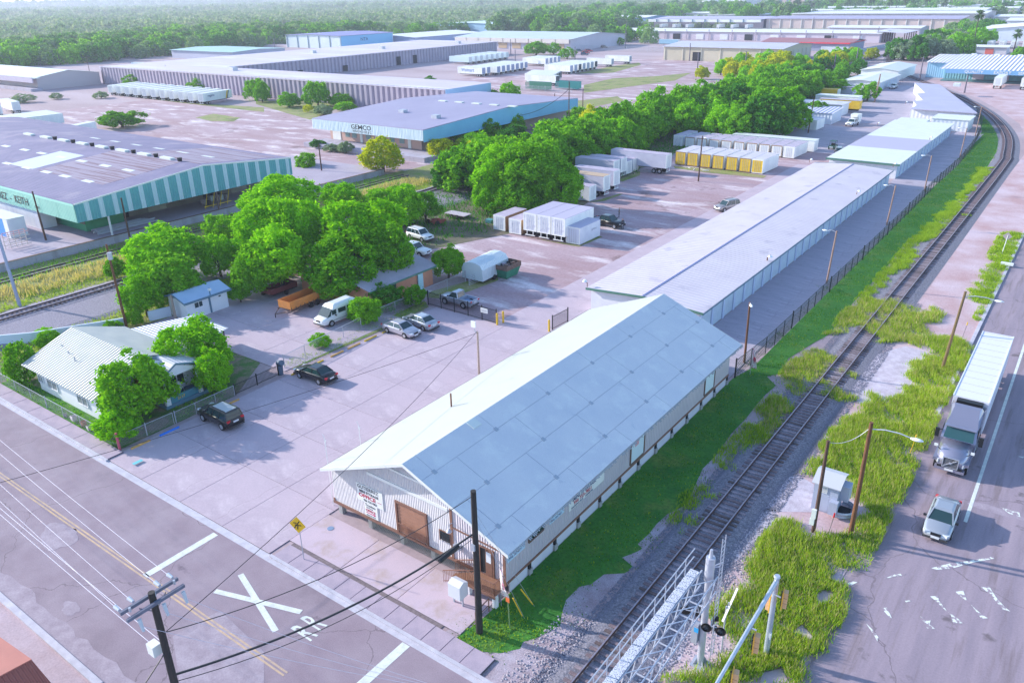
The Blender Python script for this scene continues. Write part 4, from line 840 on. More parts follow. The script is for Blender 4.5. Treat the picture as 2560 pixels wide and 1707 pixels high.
def trunk_mesh(seed):
    r = random.Random(seed); mb = MB(); mb.cyl((0,0,-.2),(r.uniform(-.1,.1),0,.55), .085, .055, 7)
    for i in range(6):
        a = i*1.05+r.random(); q = (math.cos(a)*r.uniform(.3,.55), math.sin(a)*r.uniform(.3,.55), r.uniform(.9,1.35)); m_ = (q[0]*.45, q[1]*.45, .72)
        mb.cyl((0,0,.42), m_, .042, .03, 5); mb.cyl(m_, q, .03, .01, 5)
    o = mb.build('trunk', bark); me = o.data; bpy.data.objects.remove(o); return me
for i in range(3): TR[i] = trunk_mesh(i)
tree_n = [0]
def tree(x, y, R, Rz, zc, kind='near', col='green', label='leafy green tree', group=None, name='tree', cat='tree', rz=None):
    tree_n[0] += 1; k = tree_n[0]
    nv = {'near': 4, 'willow': 2, 'mid': 4, 'far': 3}[kind]
    t = thing(name, label, cat, (x, y, 0), 0, group)
    c = link('crown', CROWN[kind, k % nv], t, (0, 0, zc), (R, R, Rz), rz if rz is not None else (k*1.7) % 6.28)
    c.material_slots[0].link = 'OBJECT'; c.material_slots[0].material = LM[col]
    if kind != 'far' or R > 3:
        s = zc/1.0; link('trunk', TR[k % 3], t, (0, 0, 0), (R*1.05, R*1.05, max(zc*.85, .3)), k)
    return t
def ptree(c, x, y, rx, ry=None, kind='near', col='green', label='leafy green tree', lift=.0, group=None, **kw):
    """crown seen centred at x, y of a view with half width rx, half height ry (view pixels)"""
    o = VIEW[c]; zc = 3.; ry = ry or rx*.85
    for _ in range(12):
        p = K(c, x, y, zc); dist = math.sqrt(p.x**2+p.y**2+(H-zc)**2); R = rx*o[2]*dist/F*1.0
        Rz = ry*o[2]*dist/F*1.06
        zc = Rz*.86+lift*.45
    return tree(p.x, p.y, R, Rz, zc, kind, col, label, group, **kw)
# --- near trees, one by one
ptree(9,1200,480,300,260,'near','green','broad tree with rusty orange leaves on its right side in front of the white house',.6)
ptree(9,1330,400,120,120,'mid','rusty','rust coloured clump of foliage on the tree in front of the house porch',3.0,name='bush',cat='bush')
ptree(9,1050,800,190,110,'mid','lime','small bright lime tree at the street corner behind the red post',.3)
ptree(9,1700,130,290,220,'near','lime','dense round tree standing between the carport roof and the iron fence',.6)
ptree(9,1890,320,180,170,'near','lime','rounded lower tree at the right of the house porch',.2)
ptree(9,190,250,150,150,'mid','green','leafy bush against the left end of the white house',.1,name='bush',cat='bush')
ptree(9,440,30,110,60,'mid','green','low bush peeking over the house roof at the back left',.0,name='bush',cat='bush')
ptree(5,1440,770,330,190,'near','lime','tall bright tree beside the brown pole and the railway track',2.5)
ptree(5,1500,1000,300,190,'near','green','spreading tree overhanging the small white outbuilding',1.5)
ptree(5,1270,1140,170,180,'near','lime','hanging lime green tree left of the white outbuilding',.5)
ptree(5,1030,900,90,80,'mid','green','small dark bush beside the brown pole at the track',.2)
ptree(5,1180,1330,80,70,'mid','green','small bush at the foot of the brown pole behind the house',.0,name='bush',cat='bush')
ptree(5,1000,1415,70,50,'mid','green','clipped round bush before the low white wall',.0,name='bush',cat='bush')
ptree(5,400,1465,70,35,'mid','lime','small yellowish bush in the railway grass behind the house',.0,name='bush',cat='bush')
ptree(5,2130,1100,100,80,'mid','green','small tree with a forked trunk right of the white outbuilding',.8)
ptree(5,1990,570,170,130,'near','green','dark round tree left of the two giant trees by the track',2.5)
ptree(5,1950,800,150,170,'near','lime','lower tree left of the two giant trees',.6)
ptree('e',800,230,353,195,'near','lime','crown top of the left giant tree by the yard',7)
ptree('e',620,520,269,232,'near','lime','left giant lime green tree towering over the yard',5)
ptree('e',950,500,251,279,'near','lime','middle part of the giant pair of trees near the orange trailer',4)
ptree('e',600,830,232,204,'near','green','lower left giant tree bough above the red trailer',1.5)
ptree('e',760,720,306,241,'near','lime','lower bough of the left giant tree over the orange trailer',3)
ptree('e',1330,200,190,120,'near','lime','lime tree rising behind the giant pair near the railway',4)
ptree('e',1500,480,372,251,'near','lime','right giant tree above the peach cottage, upper crown',6)
ptree('e',1400,760,372,241,'near','green','right giant tree above the white van',2.5)
ptree('e',1760,700,213,232,'near','green','right flank of the giant tree over the white truck',2.5)
ptree('e',1280,950,241,139,'near','green','lowest bough of the right giant tree beside the white van',.8)
ptree('e',1720,250,200,140,'near','green','dark spreading tree left of the three behind the parked white car',2)
ptree('e',1900,260,180,150,'near','lime','middle tree of the row behind the parked white car',2)
ptree('e',2080,270,150,110,'mid','green','right tree of the row behind the parked white car, above the red machine',2)
ptree('e',1540,1210,150,120,'near','green','neat round bush beside the white van at the chain link fence',.0,name='bush',cat='bush')
ptree('e',1720,1080,170,100,'mid','dark','dark bush below the peach cottage beside the chain link fence',.0,name='bush',cat='bush')
ptree('e',1950,1070,130,90,'mid','green','bush in front of the peach cottage door',.0,name='bush',cat='bush')
ptree('e',2280,780,150,140,'near','green','round tree beside the long silver camper',.3)
ptree('e',1140,1470,95,55,'mid','lime','small bright bush on the grass strip beside the drive',.0,name='bush',cat='bush')
# big feathery tree over the containers
ptree('a',420,330,420,330,'willow','lime','huge feathery tree over the white containers, bright left crown',7)
ptree('a',900,330,480,330,'willow','green','huge feathery tree over the white containers, middle crown',8)
ptree('a',1250,560,370,290,'willow','green','huge feathery tree over the white containers, right crown',3.5)
ptree('a',650,780,430,220,'willow','green','low front boughs of the huge feathery tree behind the containers',.2)
ptree('a',180,700,220,250,'willow','lime','left edge boughs of the huge feathery tree above the teal pallets',.5)
ptree('a',1620,180,220,180,'mid','green','rounded tree right of the huge feathery tree above the trailers',1)
# row by the GEMCO warehouse and the fluted warehouse
for c, x, y, rx, ry, kd, cl, lb in (
  (2,50,830,70,80,'mid','green','tall shrub at the fluted wall, left one behind the trailer row'),(2,290,900,100,55,'mid','green','low green bush at the fluted wall, first to the right of the tall shrub'),(2,540,850,110,100,'mid','green','bright tree at the fluted wall with a yellow left side'),
  (2,430,820,40,50,'far','yellow','small yellow tree against the fluted wall'),(2,460,970,45,30,'far','yellow','tiny yellow bush at the edge of the gravel'),(2,760,900,110,50,'mid','green','flat topped bush left of the lettered warehouse'),(2,790,950,90,35,'mid','lime','low lime bush at the corner of the lettered warehouse roof'),(2,600,985,90,40,'mid','grey','greyish thorn bush on the gravel edge'),
  (2,1400,820,150,75,'mid','green','wide tree behind the lettered warehouse roof, left of the tall one'),(2,1560,790,95,80,'mid','dark','tall dark tree behind the lettered warehouse roof'),(2,1790,855,110,50,'mid','green','rounded tree behind the middle of the lettered warehouse roof'),
  (2,2070,870,130,70,'mid','green','tree left of the right hand group behind the cyan wall'),(2,2260,850,110,90,'mid','lime','bright tree at the right end of the blue cladding'),
  (2,1120,1400,190,140,'mid','yellow','lone yellow green feathery tree in front of the peach wall'),(2,440,1450,100,75,'mid','green','small open tree beside the striped warehouse corner'),(2,550,1285,65,35,'mid','dark','dark bush at the end of the loading dock'),(2,680,1320,75,30,'mid','grey','dry bush beside the loading dock of the lettered warehouse'),(2,800,1320,70,45,'mid','grey','taller dry bush beside the loading dock of the lettered warehouse'),
  (2,1640,1330,130,80,'mid','yellow','yellow tree at the right of the lettered warehouse dock'),(2,1850,1310,100,60,'mid','yellow','smaller yellow tree before the cyan wall'),(2,1790,1230,150,80,'mid','green','green tree against the cyan wall, left one'),(2,2040,1180,150,90,'mid','green','green tree against the cyan wall, middle one'),(2,2260,1120,130,90,'mid','green','green tree against the cyan wall, right one'),
  (1,1075,1070,170,62,'mid','green','lone round tree on the gravel beyond the blue roof'),(1,1240,715,120,45,'mid','green','bush at the foot of the fluted wall, left of the trailers'),(1,1860,745,150,60,'mid','green','large bush at the foot of the fluted wall above the trailer row'),(1,2270,810,90,80,'mid','green','bush at the fluted wall right of the lettered trailer'),
  (1,210,880,80,30,'far','grey','sparse bush by the left loading dock'),(1,230,1150,130,28,'mid','lime','low hedge in front of the trailer with green letters'),(1,500,860,50,22,'far','grey','small sparse bush on the left gravel'),(1,900,850,60,25,'far','grey','dry bush left of the trailer row'),
  (3,210,440,110,55,'mid','green','left round bush in the middle trailer yard'),(3,370,440,65,45,'far','green','small tree right of the round bush in the trailer yard'),(3,490,480,75,45,'far','green','round bush nearest the red and blue cars'),(3,840,380,40,30,'far','dark','small tree beside the grey trailer'),(3,955,375,45,30,'far','green','bush by the yard fence in the distance')):
    ptree(c,x,y,rx,ry,kd,cl,lb)
# --- the belt of trees between the two railway lines, every tree on its own
excl = []
for x0, x1, y0, y1 in ((-84,-70,118,129),(-88,-68,120,165),(-86,-54,160,178),(-88,-54,179,192),(-76,-60,219,233),(-82,-60,232,300),(-100,-68,90,112),(-77,-50,95,152)): excl.append((x0,x1,y0,y1))
placed = []
rr = random.Random(11)
def belt(x0, x1, y0, y1, n, rmin, rmax, cols, kind, label, group, marks=None):
    c = 0; tries = 0; cn = {'green': 'mid green', 'lime': 'bright lime', 'dark': 'dark green', 'yellow': 'yellow green', 'grey': 'grey green'}
    while c < n and tries < n*80:
        tries += 1; x = rr.uniform(x0, x1); y = rr.uniform(y0, y1); R = rr.uniform(rmin, rmax)
        if any(a-R*.7 < x < b+R*.7 and e-R*.7 < y < f+R*.7 for a, b, e, f in excl): continue
        if any((x-a)**2+(y-b)**2 < ((R+r2)*.47)**2 for a, b, r2 in placed): continue
        placed.append((x, y, R)); co = rr.choice(cols); sz = 'small' if R < rmin+(rmax-rmin)/3 else ('large' if R > rmin+(rmax-rmin)*2/3 else 'middle sized')
        pos = ['left edge', 'middle', 'right edge'][min(2, int(3*(x-x0)/(x1-x0)))]
        mk = marks[min(len(marks)-1, int(len(marks)*(y-y0)/(y1-y0)))] if marks else ('nearest part', 'middle part', 'farthest part')[min(2, int(3*(y-y0)/(y1-y0)))]
        tree(x, y, R, R*rr.uniform(.78, 1.0), R*rr.uniform(.62, .8)+.2, kind, co, '%s %s %s, %s, %s' % (sz, cn[co], label, pos, mk), group); c += 1
belt(-98, -66, 112, 300, 100, 4.2, 6.6, ['green','green','lime','dark','green'], 'mid', 'belt tree', 'trees of the belt between the railway lines', ['beside the huge feathery tree','behind the long wheeled trailer','behind the yellow containers','behind the second container row','behind the four white containers','behind the metal shed','behind the far yellow trailer'])
belt(-101, -90, 112, 300, 26, 2.6, 4.2, ['green','grey','dark','yellow'], 'mid', 'fringe tree', 'small trees along the left edge of the belt', ['near the cyan wall','level with the yellow containers','level with the box truck','level with the lone round tree'])
belt(-120, -95, 128, 205, 16, 2.6, 4.4, ['green','dark','green','yellow'], 'mid', 'tree by the cyan warehouse', 'trees beside the cyan walled warehouse')
belt(-106, -88, 300, 385, 16, 3., 4.6, ['green','dark','green'], 'mid', 'tree', 'trees at the far end of the belt', ['by the pale roofed storage building','by the white end building','by the rail curve'])
belt(-150, -112, 322, 410, 34, 2.8, 4.6, ['yellow','yellow','lime'], 'mid', 'tree before the beige warehouse', 'yellow trees before the beige warehouse')
belt(-124, -104, 400, 470, 12, 3, 4.4, ['green','yellow','lime'], 'mid', 'tree left of the rail curve', 'trees beside the rail curve')
belt(-96, -69, 450, 620, 40, 4.2, 6.6, ['green','lime','dark','grey'], 'mid', 'tree right of the rail curve', 'trees right of the rail curve')
belt(-50, 0, 450, 520, 16, 3., 4.2, ['dark','green'], 'mid', 'tree behind the teal warehouse', 'trees behind the teal warehouse')
# palms at right
pm = leafmat('palm_fronds', (.05,.12,.04), (.12,.22,.07), .2)
def palm_mesh():
    mb = MB()
    for i in range(60):
        a = rr.uniform(0, 6.28); e = rr.uniform(-.9, 1.2); d = Vector((math.cos(a)*math.cos(e), math.sin(a)*math.cos(e), math.sin(e))); s_ = d.cross(Vector((0,0,1))).normalized()*.14
        mb.add([(0,0,0), d*.6+s_, d*1.0-Vector((0,0,.25)), d*.6-s_], [(0,1,2,3)])
    o = mb.build('crown', pm, fix=False); me = o.data; bpy.data.objects.remove(o); return me
PALM = palm_mesh()
def palm(x, y, h, R, label, group=None):
    t = thing('palm_tree', label, 'palm tree', (x, y, 0), 0, group); MB().cyl((x,y,-.1),(x+.3,y,h),.35,.22,7).build('trunk', bark, t); link('crown', PALM, t, (.3, 0, h), (R,R,R)); return t
p = K(4,1890,440); palm(p.x, p.y, 19, 3.6, 'tall palm with a ragged crown at the right behind the teal warehouse')
p = K(4,2255,470); palm(p.x, p.y, 10, 3.2, 'shorter bushy palm in front of the pale gabled warehouse')
for i in range(12):
    x = rr.uniform(-420, -180); y = rr.uniform(1130, 1300); palm(x, y, rr.uniform(14, 22), 6, 'palm in the row before the power station', 'palms before the power station')

# ------------------------------------------------------------------ far woods and scrubland reaching the horizon
def scatter(name, label, cat, pts, protos):
    me = bpy.data.meshes.new(name); P = np.array(pts, np.float32); me.vertices.add(len(P)); me.vertices.foreach_set('co', np.ascontiguousarray(P[:, :3]).ravel())
    at = me.attributes.new('size', 'FLOAT', 'POINT'); at.data.foreach_set('value', P[:, 3].copy())
    ob = bpy.data.objects.new(name, me); COL.objects.link(ob); tag(ob, label, cat, kind='stuff'); c2 = bpy.data.collections.new(name+'_kinds')
    for q_, m_ in protos:
        b_ = bpy.data.objects.new(name+'_kind', q_); c2.objects.link(b_); b_.material_slots[0].link = 'OBJECT'; b_.material_slots[0].material = LM[m_]
    ng = bpy.data.node_groups.new('scatter', 'GeometryNodeTree'); ng.interface.new_socket('Geometry', in_out='INPUT', socket_type='NodeSocketGeometry'); ng.interface.new_socket('Geometry', in_out='OUTPUT', socket_type='NodeSocketGeometry')
    N = ng.nodes; L = ng.links; gi = N.new('NodeGroupInput'); go = N.new('NodeGroupOutput'); ip = N.new('GeometryNodeInstanceOnPoints'); ci = N.new('GeometryNodeCollectionInfo')
    ci.inputs['Collection'].default_value = c2; ci.inputs['Separate Children'].default_value = True; ci.inputs['Reset Children'].default_value = True
    na = N.new('GeometryNodeInputNamedAttribute'); na.data_type = 'FLOAT'; na.inputs['Name'].default_value = 'size'
    rv = N.new('FunctionNodeRandomValue'); rv.data_type = 'FLOAT_VECTOR'; rv.inputs[0].default_value = (0,0,0); rv.inputs[1].default_value = (0,0,6.28)
    m2p = N.new('GeometryNodeMeshToPoints'); L.new(gi.outputs[0], m2p.inputs[0]); L.new(m2p.outputs[0], ip.inputs['Points'])
    ip.inputs['Pick Instance'].default_value = True; L.new(ci.outputs[0], ip.inputs['Instance']); L.new(na.outputs[0], ip.inputs['Scale']); L.new(rv.outputs[0], ip.inputs['Rotation']); L.new(ip.outputs[0], go.inputs[0])
    md = ob.modifiers.new('scatter', 'NODES'); md.node_group = ng; return ob
def far_stuff():
    r = np.random.default_rng(3); protos = []
    for i in range(4):
        vv, ff = crown_data(170, .21, 91+i, 9, .6); protos.append((npmesh('scrub_bush', vv, ff, LM['grey']), ['grey','scrub','scrub2','scrub'][i]))
    pts = []
    def cone(y0, y1, n, s0, s1, mask, out=pts, zf=.25):
        for _ in range(n):
            yy = math.sqrt(r.uniform(y0*y0, y1*y1)); a = r.uniform(math.radians(-92), math.radians(8)); x = yy*math.sin(a); y = yy*math.cos(a)
            if mask(x, y): s_ = r.uniform(s0, s1); out.append((x, y, s_*zf, s_))
    def m(x, y):
        if x > -520 and y < 1500 and r.random() < .6: return False
        if y < 10 or (x > -520 and y < 790): return False
        if x > -650 and y < 300: return False
        if x > -560 and y < 560: return False
        if x > 0 and y < 900: return False
        if x > -300 and y < 1100: return False
        return r.random() < (.85 if math.sin(x*.011)+math.sin(y*.013+x*.004) > -.9 else .35)
    cone(520, 1100, 17000, 3.2, 6.0, m); cone(1100, 2200, 22000, 5, 9, m); cone(2200, 4500, 24000, 8, 15, m); cone(4500, 12000, 22000, 18, 36, m)
    scatter('scrubland', 'grey green thorn scrub spreading to the hazy horizon', 'scrub', pts, protos)
    w_ = []
    def area(x0, x1, y0, y1, n, s0, s1):
        for _ in range(n): s_ = r.uniform(s0, s1); w_.append((r.uniform(x0, x1), r.uniform(y0, y1), s_*.6, s_))
    area(-690, -520, 200, 330, 260, 4, 8); area(-690, -540, 330, 420, 160, 4, 8); area(-760, -570, 420, 600, 240, 4.5, 8.5); area(-640, -515, 560, 640, 60, 4, 7); area(-380, -270, 545, 590, 18, 5, 8); area(-470, -390, 620, 760, 70, 7, 11); area(-560, -480, 720, 840, 50, 6, 10)
    area(-400, -280, 900, 1000, 24, 9, 13); area(-300, 40, 1060, 1110, 30, 6, 9); area(-300, 40, 1240, 1310, 40, 7, 10); area(-420, -240, 1250, 1400, 40, 8, 12); area(-116, -84, 640, 790, 30, 4, 6); area(-700, -440, 900, 1400, 160, 7, 12)
    scatter('far_woods', 'hazy tree belts along the scrub edge and behind the distant warehouses', 'woods', w_, [(CROWN['far', i], k) for i, k in zip(range(3), ('green', 'dark', 'scrub'))])
far_stuff()
# ------------------------------------------------------------------ haze
hz = MB().box(-25000, 25000, -400, 29000, -1.0, 42.0).build('haze', None if False else mat('haze_air', (1,1,1)), kind='stuff')
hm = bpy.data.materials.new('haze'); hm.use_nodes = True; t = hm.node_tree; t.nodes.clear(); o_ = t.nodes.new('ShaderNodeOutputMaterial'); pv = t.nodes.new('ShaderNodeVolumePrincipled')
pv.inputs['Color'].default_value = (.74,.80,1.,1); pv.inputs['Density'].default_value = .00022; pv.inputs['Anisotropy'].default_value = .2; t.links.new(pv.outputs[0], o_.inputs['Volume']); hz.data.materials[0] = hm
hz['label'] = 'thin blue violet haze over the distance'
# ------------------------------------------------------------------ lawns, weeds and ballast beside the tracks
def P2(c, pts): return [(K(c, x, y).x, K(c, x, y).y) for x, y in pts]
lawn = P2(14, [(2120,900),(2010,1000),(1900,1080),(1790,1160),(1640,1310),(1760,1330),(1900,1250),(2040,1290),(2180,1300),(2352,1260)])+P2(15, [(100,1200),(230,1160),(330,1110),(430,1050),(440,960),(480,830),(600,710),(700,690),(820,600),(1000,590),(1090,540),(980,450),(1110,400),(1160,370),(1120,330),(1220,240),(1290,150),(1390,60)])+P2(11, [(1560,1500),(1640,1310),(1700,1180),(1820,1060),(1960,860),(2080,740),(2190,600),(2260,520),(2352,440)])+P2(12, [(60,360),(200,330),(250,200),(400,110),(480,60)])+P2(8, [(620,1480),(820,1210),(1130,880),(1270,700),(1400,590)])+[(-18.4,125),(-18.2,165),(-18.0,190),(-18.8,215),(-21.5,240),(-27,266),(-31,275),(-25.5,240),(-23.4,190),(-23.8,162),(-23.4,100),(-23.3,72),(-24.0,68.5),(-24.02,31)]
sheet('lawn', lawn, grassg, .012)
sheet('railway_verge', [(-122,10),(-104.5,10),(-104.5,125),(-122,125)], lawn2, .004); sheet('railway_verge', [(-96.5,10),(-88.3,26),(-86.2,44),(-84.6,62),(-90,90),(-96,118),(-96,10)], lawn2, .004)
sheet('railway_verge', [(-121,125),(-104.5,125),(-104,420),(-121,420)], lawn2, .004); sheet('tree_belt_ground', [(-101,62),(-86,62),(-72,100),(-72,118),(-80,160),(-80,215),(-66,232),(-66,290),(-84,330),(-100,400)], mat('leaf_litter', (.10,.12,.05), .95, col2=(.20,.15,.12), scale=.3, grain=.3, bscale=3), .006)
sheet('house_garden', [(-88,26.6),(-61.7,26.6),(-61.9,38.5),(-66,44.5),(-84,47),(-88,40)], mat('garden_soil', (.24,.19,.14), .95, col2=(.07,.17,.03), scale=.5, lo=.42, hi=.55, grain=.3, bscale=6), .01)
sheet('front_lawn', [(-84,26.62),(-62,26.62),(-62.6,28.2),(-70,28.4),(-84,28.3)], grassg, .016)
sheet('grass_strip', P2(10, [(215,250),(330,290),(560,190),(980,10)])+P2(6, [(1130,1440),(1340,1330),(1540,1240),(1500,1180),(960,1440),(620,1568)]), mat('strip_grass', (.10,.22,.03), .95, col2=(.30,.26,.12), scale=.6, grain=.3, bscale=5), .02)
sheet('camper_grass', P2(6, [(1500,1150),(1560,1100),(1880,1010),(2150,960),(2160,1000),(1950,1080),(1700,1170)]), lawn2, .014)
for pts in ([(1000,450),(1300,420),(1450,600),(1100,640)],):
    pass
for nm, c, pts in (('trackside_weeds',3,[(560,660),(900,650),(1150,580),(1130,560),(900,590),(700,630)]),('trackside_weeds',3,[(640,760),(900,700),(1300,680),(1600,650),(1450,720),(1000,780),(640,830)]),('trackside_weeds',3,[(180,980),(300,930),(940,860),(1000,900),(700,960),(500,1020),(200,1020)]),
                   ('weed_patch',1,[(1740,1050),(1900,1015),(2140,1050),(2080,1085),(1880,1080)]),('weed_patch',3,[(1600,120),(1700,120),(1710,132),(1620,135)]),
                   ('weed_patch','a',[(720,1290),(1100,1370),(1500,1440),(1830,1300),(1780,1290),(1500,1420),(1100,1360)]),('weed_patch','b',[(260,900),(700,960),(1000,990),(1500,1040),(1550,1010),(1000,930),(250,870)]),
                   ('weed_patch','a',[(1640,820),(2060,700),(2120,700),(1850,800)]),('weed_patch','a',[(2060,500),(2352,380),(2352,440),(2100,530)]),
                   ('weed_strip',1,[(1050,850),(1800,940),(2352,1000),(2352,960),(1900,930),(1100,830)]),('weed_strip',2,[(0,930),(480,1070),(700,980),(900,900),(0,900)])):
    sheet(nm, [K(c, *q) for q in pts], lawn2, .016)
# pale and pink dirt between track and road
sheet('pale_dirt', [(-13.4,25),(-8.5,25),(-7.2,45),(-6.4,60),(-6.2,120),(-6.0,185),(-13.4,185)], pinkg, .004)
sheet('pale_dirt', [(-13.4,185),(-6,185),(-6,371),(-46,371),(-66,366),(-55,352),(-36,311),(-26.5,284),(-19,259),(-15.5,236),(-13.2,212)], pinkg, .004)
sheet('pale_dirt', [(-25.6,25.2),(-18.9,25.2),(-18.9,60),(-21,50),(-24.0,31.2)], mat('rail_gravel_pink', (.34,.26,.29), .95, col2=(.46,.40,.46), scale=.6, grain=.35, bscale=12, stain=(.25,.19,.21), sscale=.5, bump=.03), .004)
for c, pts in ((15,[(1200,1230),(1450,1060),(1650,1050),(1560,1200),(1500,1360),(1300,1470)]),(12,[(0,1560),(100,1280),(350,1240),(480,1320),(470,1568)]),(15,[(1960,60),(2352,0),(2352,130),(2150,330),(2000,480),(1900,420)]),(12,[(880,600),(1280,560),(1500,150),(1300,90),(900,200),(760,440)])):
    sheet('white_gravel', [K(c, *q) for q in pts], mat('crushed_white_gravel', (.60,.55,.62), .95, col2=(.44,.38,.44), scale=1.2, grain=.25, bscale=16, bump=.03), .01)
# --- railway tracks
railm = mat('rail_head', (.50,.44,.50), .35, .6, col2=(.36,.28,.30), scale=3); railf = mat('rail_web_rust', (.10,.05,.045), .8)
tiem = [mat('timber_sleeper_a', (.26,.20,.22), .9, col2=(.14,.10,.11), scale=3, stretch=(.6,6,1), grain=.25, bscale=12), mat('timber_sleeper_b', (.36,.31,.36), .9, col2=(.22,.17,.18), scale=3, stretch=(.6,6,1), grain=.25, bscale=12), mat('timber_sleeper_c', (.17,.12,.12), .9, col2=(.09,.07,.07), scale=3, grain=.25, bscale=12)]
def catmull(pts, step):
    out = []; P_ = [Vector((*p, 0)) for p in pts]; P_ = [P_[0]*2-P_[1]]+P_+[P_[-1]*2-P_[-2]]
    for i in range(1, len(P_)-2):
        n = max(1, int((P_[i+1]-P_[i]).length/step))
        for k in range(n):
            t = k/n; a, b, c, d = P_[i-1:i+3]
            out.append(.5*((2*b)+(c-a)*t+(2*a-5*b+4*c-d)*t*t+(3*b-a-3*c+d)*t**3))
    return out+[P_[-2]]
def track(label, pts, ymax_ties, tie_dir, z=.16, shoulder=1.9, sid=True, bal=ballm, full=260):
    root = thing('railway_track', label, 'railway track', (*pts[0], 0))
    cl = catmull(pts, 3.0)
    def off(i, d):
        a = cl[max(0, i-1)]; b = cl[min(len(cl)-1, i+1)]; t = (b-a).normalized(); n = Vector((t.y, -t.x, 0)); return cl[i]+n*d
    for s_ in (-1, 1):
        rg = []; rf = []
        for i in range(len(cl)):
            a = off(i, s_*.7525-.04); b = off(i, s_*.7525+.04)
            rg.append([(a.x,a.y,z+.15),(b.x,b.y,z+.15),(b.x,b.y,z+.19),(a.x,a.y,z+.19)])
            a = off(i, s_*.7525-.07); b = off(i, s_*.7525+.07); rf.append([(a.x,a.y,z+.0),(b.x,b.y,z+.0),(b.x,b.y,z+.148),(a.x,a.y,z+.148)])
        r0 = MB().loft(rg).build('rail', railm, root); MB().loft(rf).build('rail_web', railf, r0)
    if bal:
        rg = []
        for i in range(len(cl)):
            a, b, c, d = off(i, -shoulder-.5), off(i, -1.5), off(i, 1.5), off(i, shoulder+.5)
            rg.append([(a.x,a.y,-.02),(b.x,b.y,z-.06),(c.x,c.y,z-.06),(d.x,d.y,-.02)])
        MB().loft(rg, cap=False, closed=False).build('ballast', bal, root)
    # sleepers
    tb = MB(); tb.cbox((0,0,0), (2.6,.22,.12)); me0 = None; rest = MB(); n = 0; dist = 0.; seg = 0
    L_ = [0]
    for a, b in zip(cl[:-1], cl[1:]): L_.append(L_[-1]+(b-a).length)
    s_ = .3; rr2 = random.Random(4)
    while s_ < L_[-1]-.3:
        while L_[seg+1] < s_: seg += 1
        t = (s_-L_[seg])/(L_[seg+1]-L_[seg]); p = cl[seg].lerp(cl[seg+1], t); d = (cl[seg+1]-cl[seg]).normalized(); ang = math.atan2(d.y, d.x)-math.pi/2
        if n < full:
            if me0 is None: o = tb.build('sleeper', tiem[0]); me0 = o.data; o.parent = root
            else: o = bpy.data.objects.new('sleeper', me0); COL.objects.link(o); o.parent = root
            o.location = p-Vector(root.location)+Vector((rr2.uniform(-.06,.06), 0, z-.055)); o.rotation_euler = (0, 0, ang+rr2.uniform(-.02,.02)); o.material_slots[0].link = 'OBJECT'; o.material_slots[0].material = tiem[rr2.choice((0,0,1,1,2))]
        else: rest.cbox((p.x, p.y, z-.055), (2.6, .24, .12), ang)
        n += 1; s_ += .56
    if rest.v: o = rest.build('distant_sleepers', tiem[0], root); o['kind'] = 'stuff'
    return root, cl
main_pts = [(-16.1,10),(-16.05,60),(-15.95,100),(-15.6,190),(-16.3,208),(-18.8,232),(-23.5,256),(-30,280),(-40,308),(-58,350),(-76,390),(-88,424),(-98,462),(-105,505),(-108,560)]
track('main railway line with rusty rails and timber sleepers passing the raised warehouse', main_pts, 0, 0)
palebal = mat('grey_ballast', (.22,.20,.245), .95, col2=(.33,.30,.37), scale=5., lo=.3, hi=.7, grain=.4, bscale=8, bump=.05)
track('second railway line behind the white house below the striped warehouse', [(-102.2,5),(-102.3,48),(-103.1,115),(-104.6,200),(-106.5,300),(-107.8,400),(-107,470),(-107,560)], 0, 0, .3, 2.6, bal=palebal, full=160)
track('overgrown siding track against the loading dock wall', [(-117.5,8),(-117.6,60),(-117.8,122)], 0, 0, .02, 1, bal=None, full=90)
track('spur track beyond the storage yard meeting the curve', [(-108,330),(-112,380),(-113,430),(-108,480),(-104.5,520)], 0, 0, .1, 1.9, full=0)
MB().prism([(-100.5,5,0),(-92.5,5,0),(-93.5,5,.18),(-99.5,5,.3)], (0,115,0)).build('ballast_bank', palebal, kind='structure')
# loose stones
def stones(name, regions, n, m, s0=.04, s1=.11):
    r = np.random.default_rng(8); V = []; Fc = []; k = 0
    base = np.array([(1,0,0),(0,1,0),(-1,0,0),(0,-1,0),(0,0,.8)]); fb = np.array([(0,1,4),(1,2,4),(2,3,4),(3,0,4)])
    tot = sum((x1-x0)*(y1-y0) for x0,x1,y0,y1 in regions)
    for x0,x1,y0,y1 in regions:
        m_ = int(n*(x1-x0)*(y1-y0)/tot); p = np.stack([r.uniform(x0,x1,m_), r.uniform(y0,y1,m_), np.full(m_, .02)], 1); s_ = r.uniform(s0, s1, m_)[:,None,None]; a = r.uniform(0,6.28,m_)
        R = np.zeros((m_,3,3)); R[:,0,0] = np.cos(a); R[:,0,1] = -np.sin(a); R[:,1,0] = np.sin(a); R[:,1,1] = np.cos(a); R[:,2,2] = 1
        v = np.einsum('nij,kj->nki', R, base)*s_*r.uniform(.6,1.3,(m_,1,3))+p[:,None,:]; V.append(v.reshape(-1,3)); Fc.append((fb[None]+5*(np.arange(m_)[:,None,None]+k)).reshape(-1,3)); k += m_
    o = link(name, npmesh(name, np.concatenate(V), np.concatenate(Fc), m)); o['kind'] = 'stuff'; return o
stones('ballast_stones', [(-18.9,-17.0,24,100),(-15.1,-12.9,24,100)], 26000, mat('dark_stone', (.16,.16,.21), .9, col2=(.28,.27,.33), scale=9), .04, .09)
stones('gravel_stones', [(-20.4,-17.6,25.5,33),(-15.1,-9.8,26,47)], 4200, mat('light_stone', (.62,.56,.60), .9, col2=(.34,.28,.30), scale=9), .03, .09)
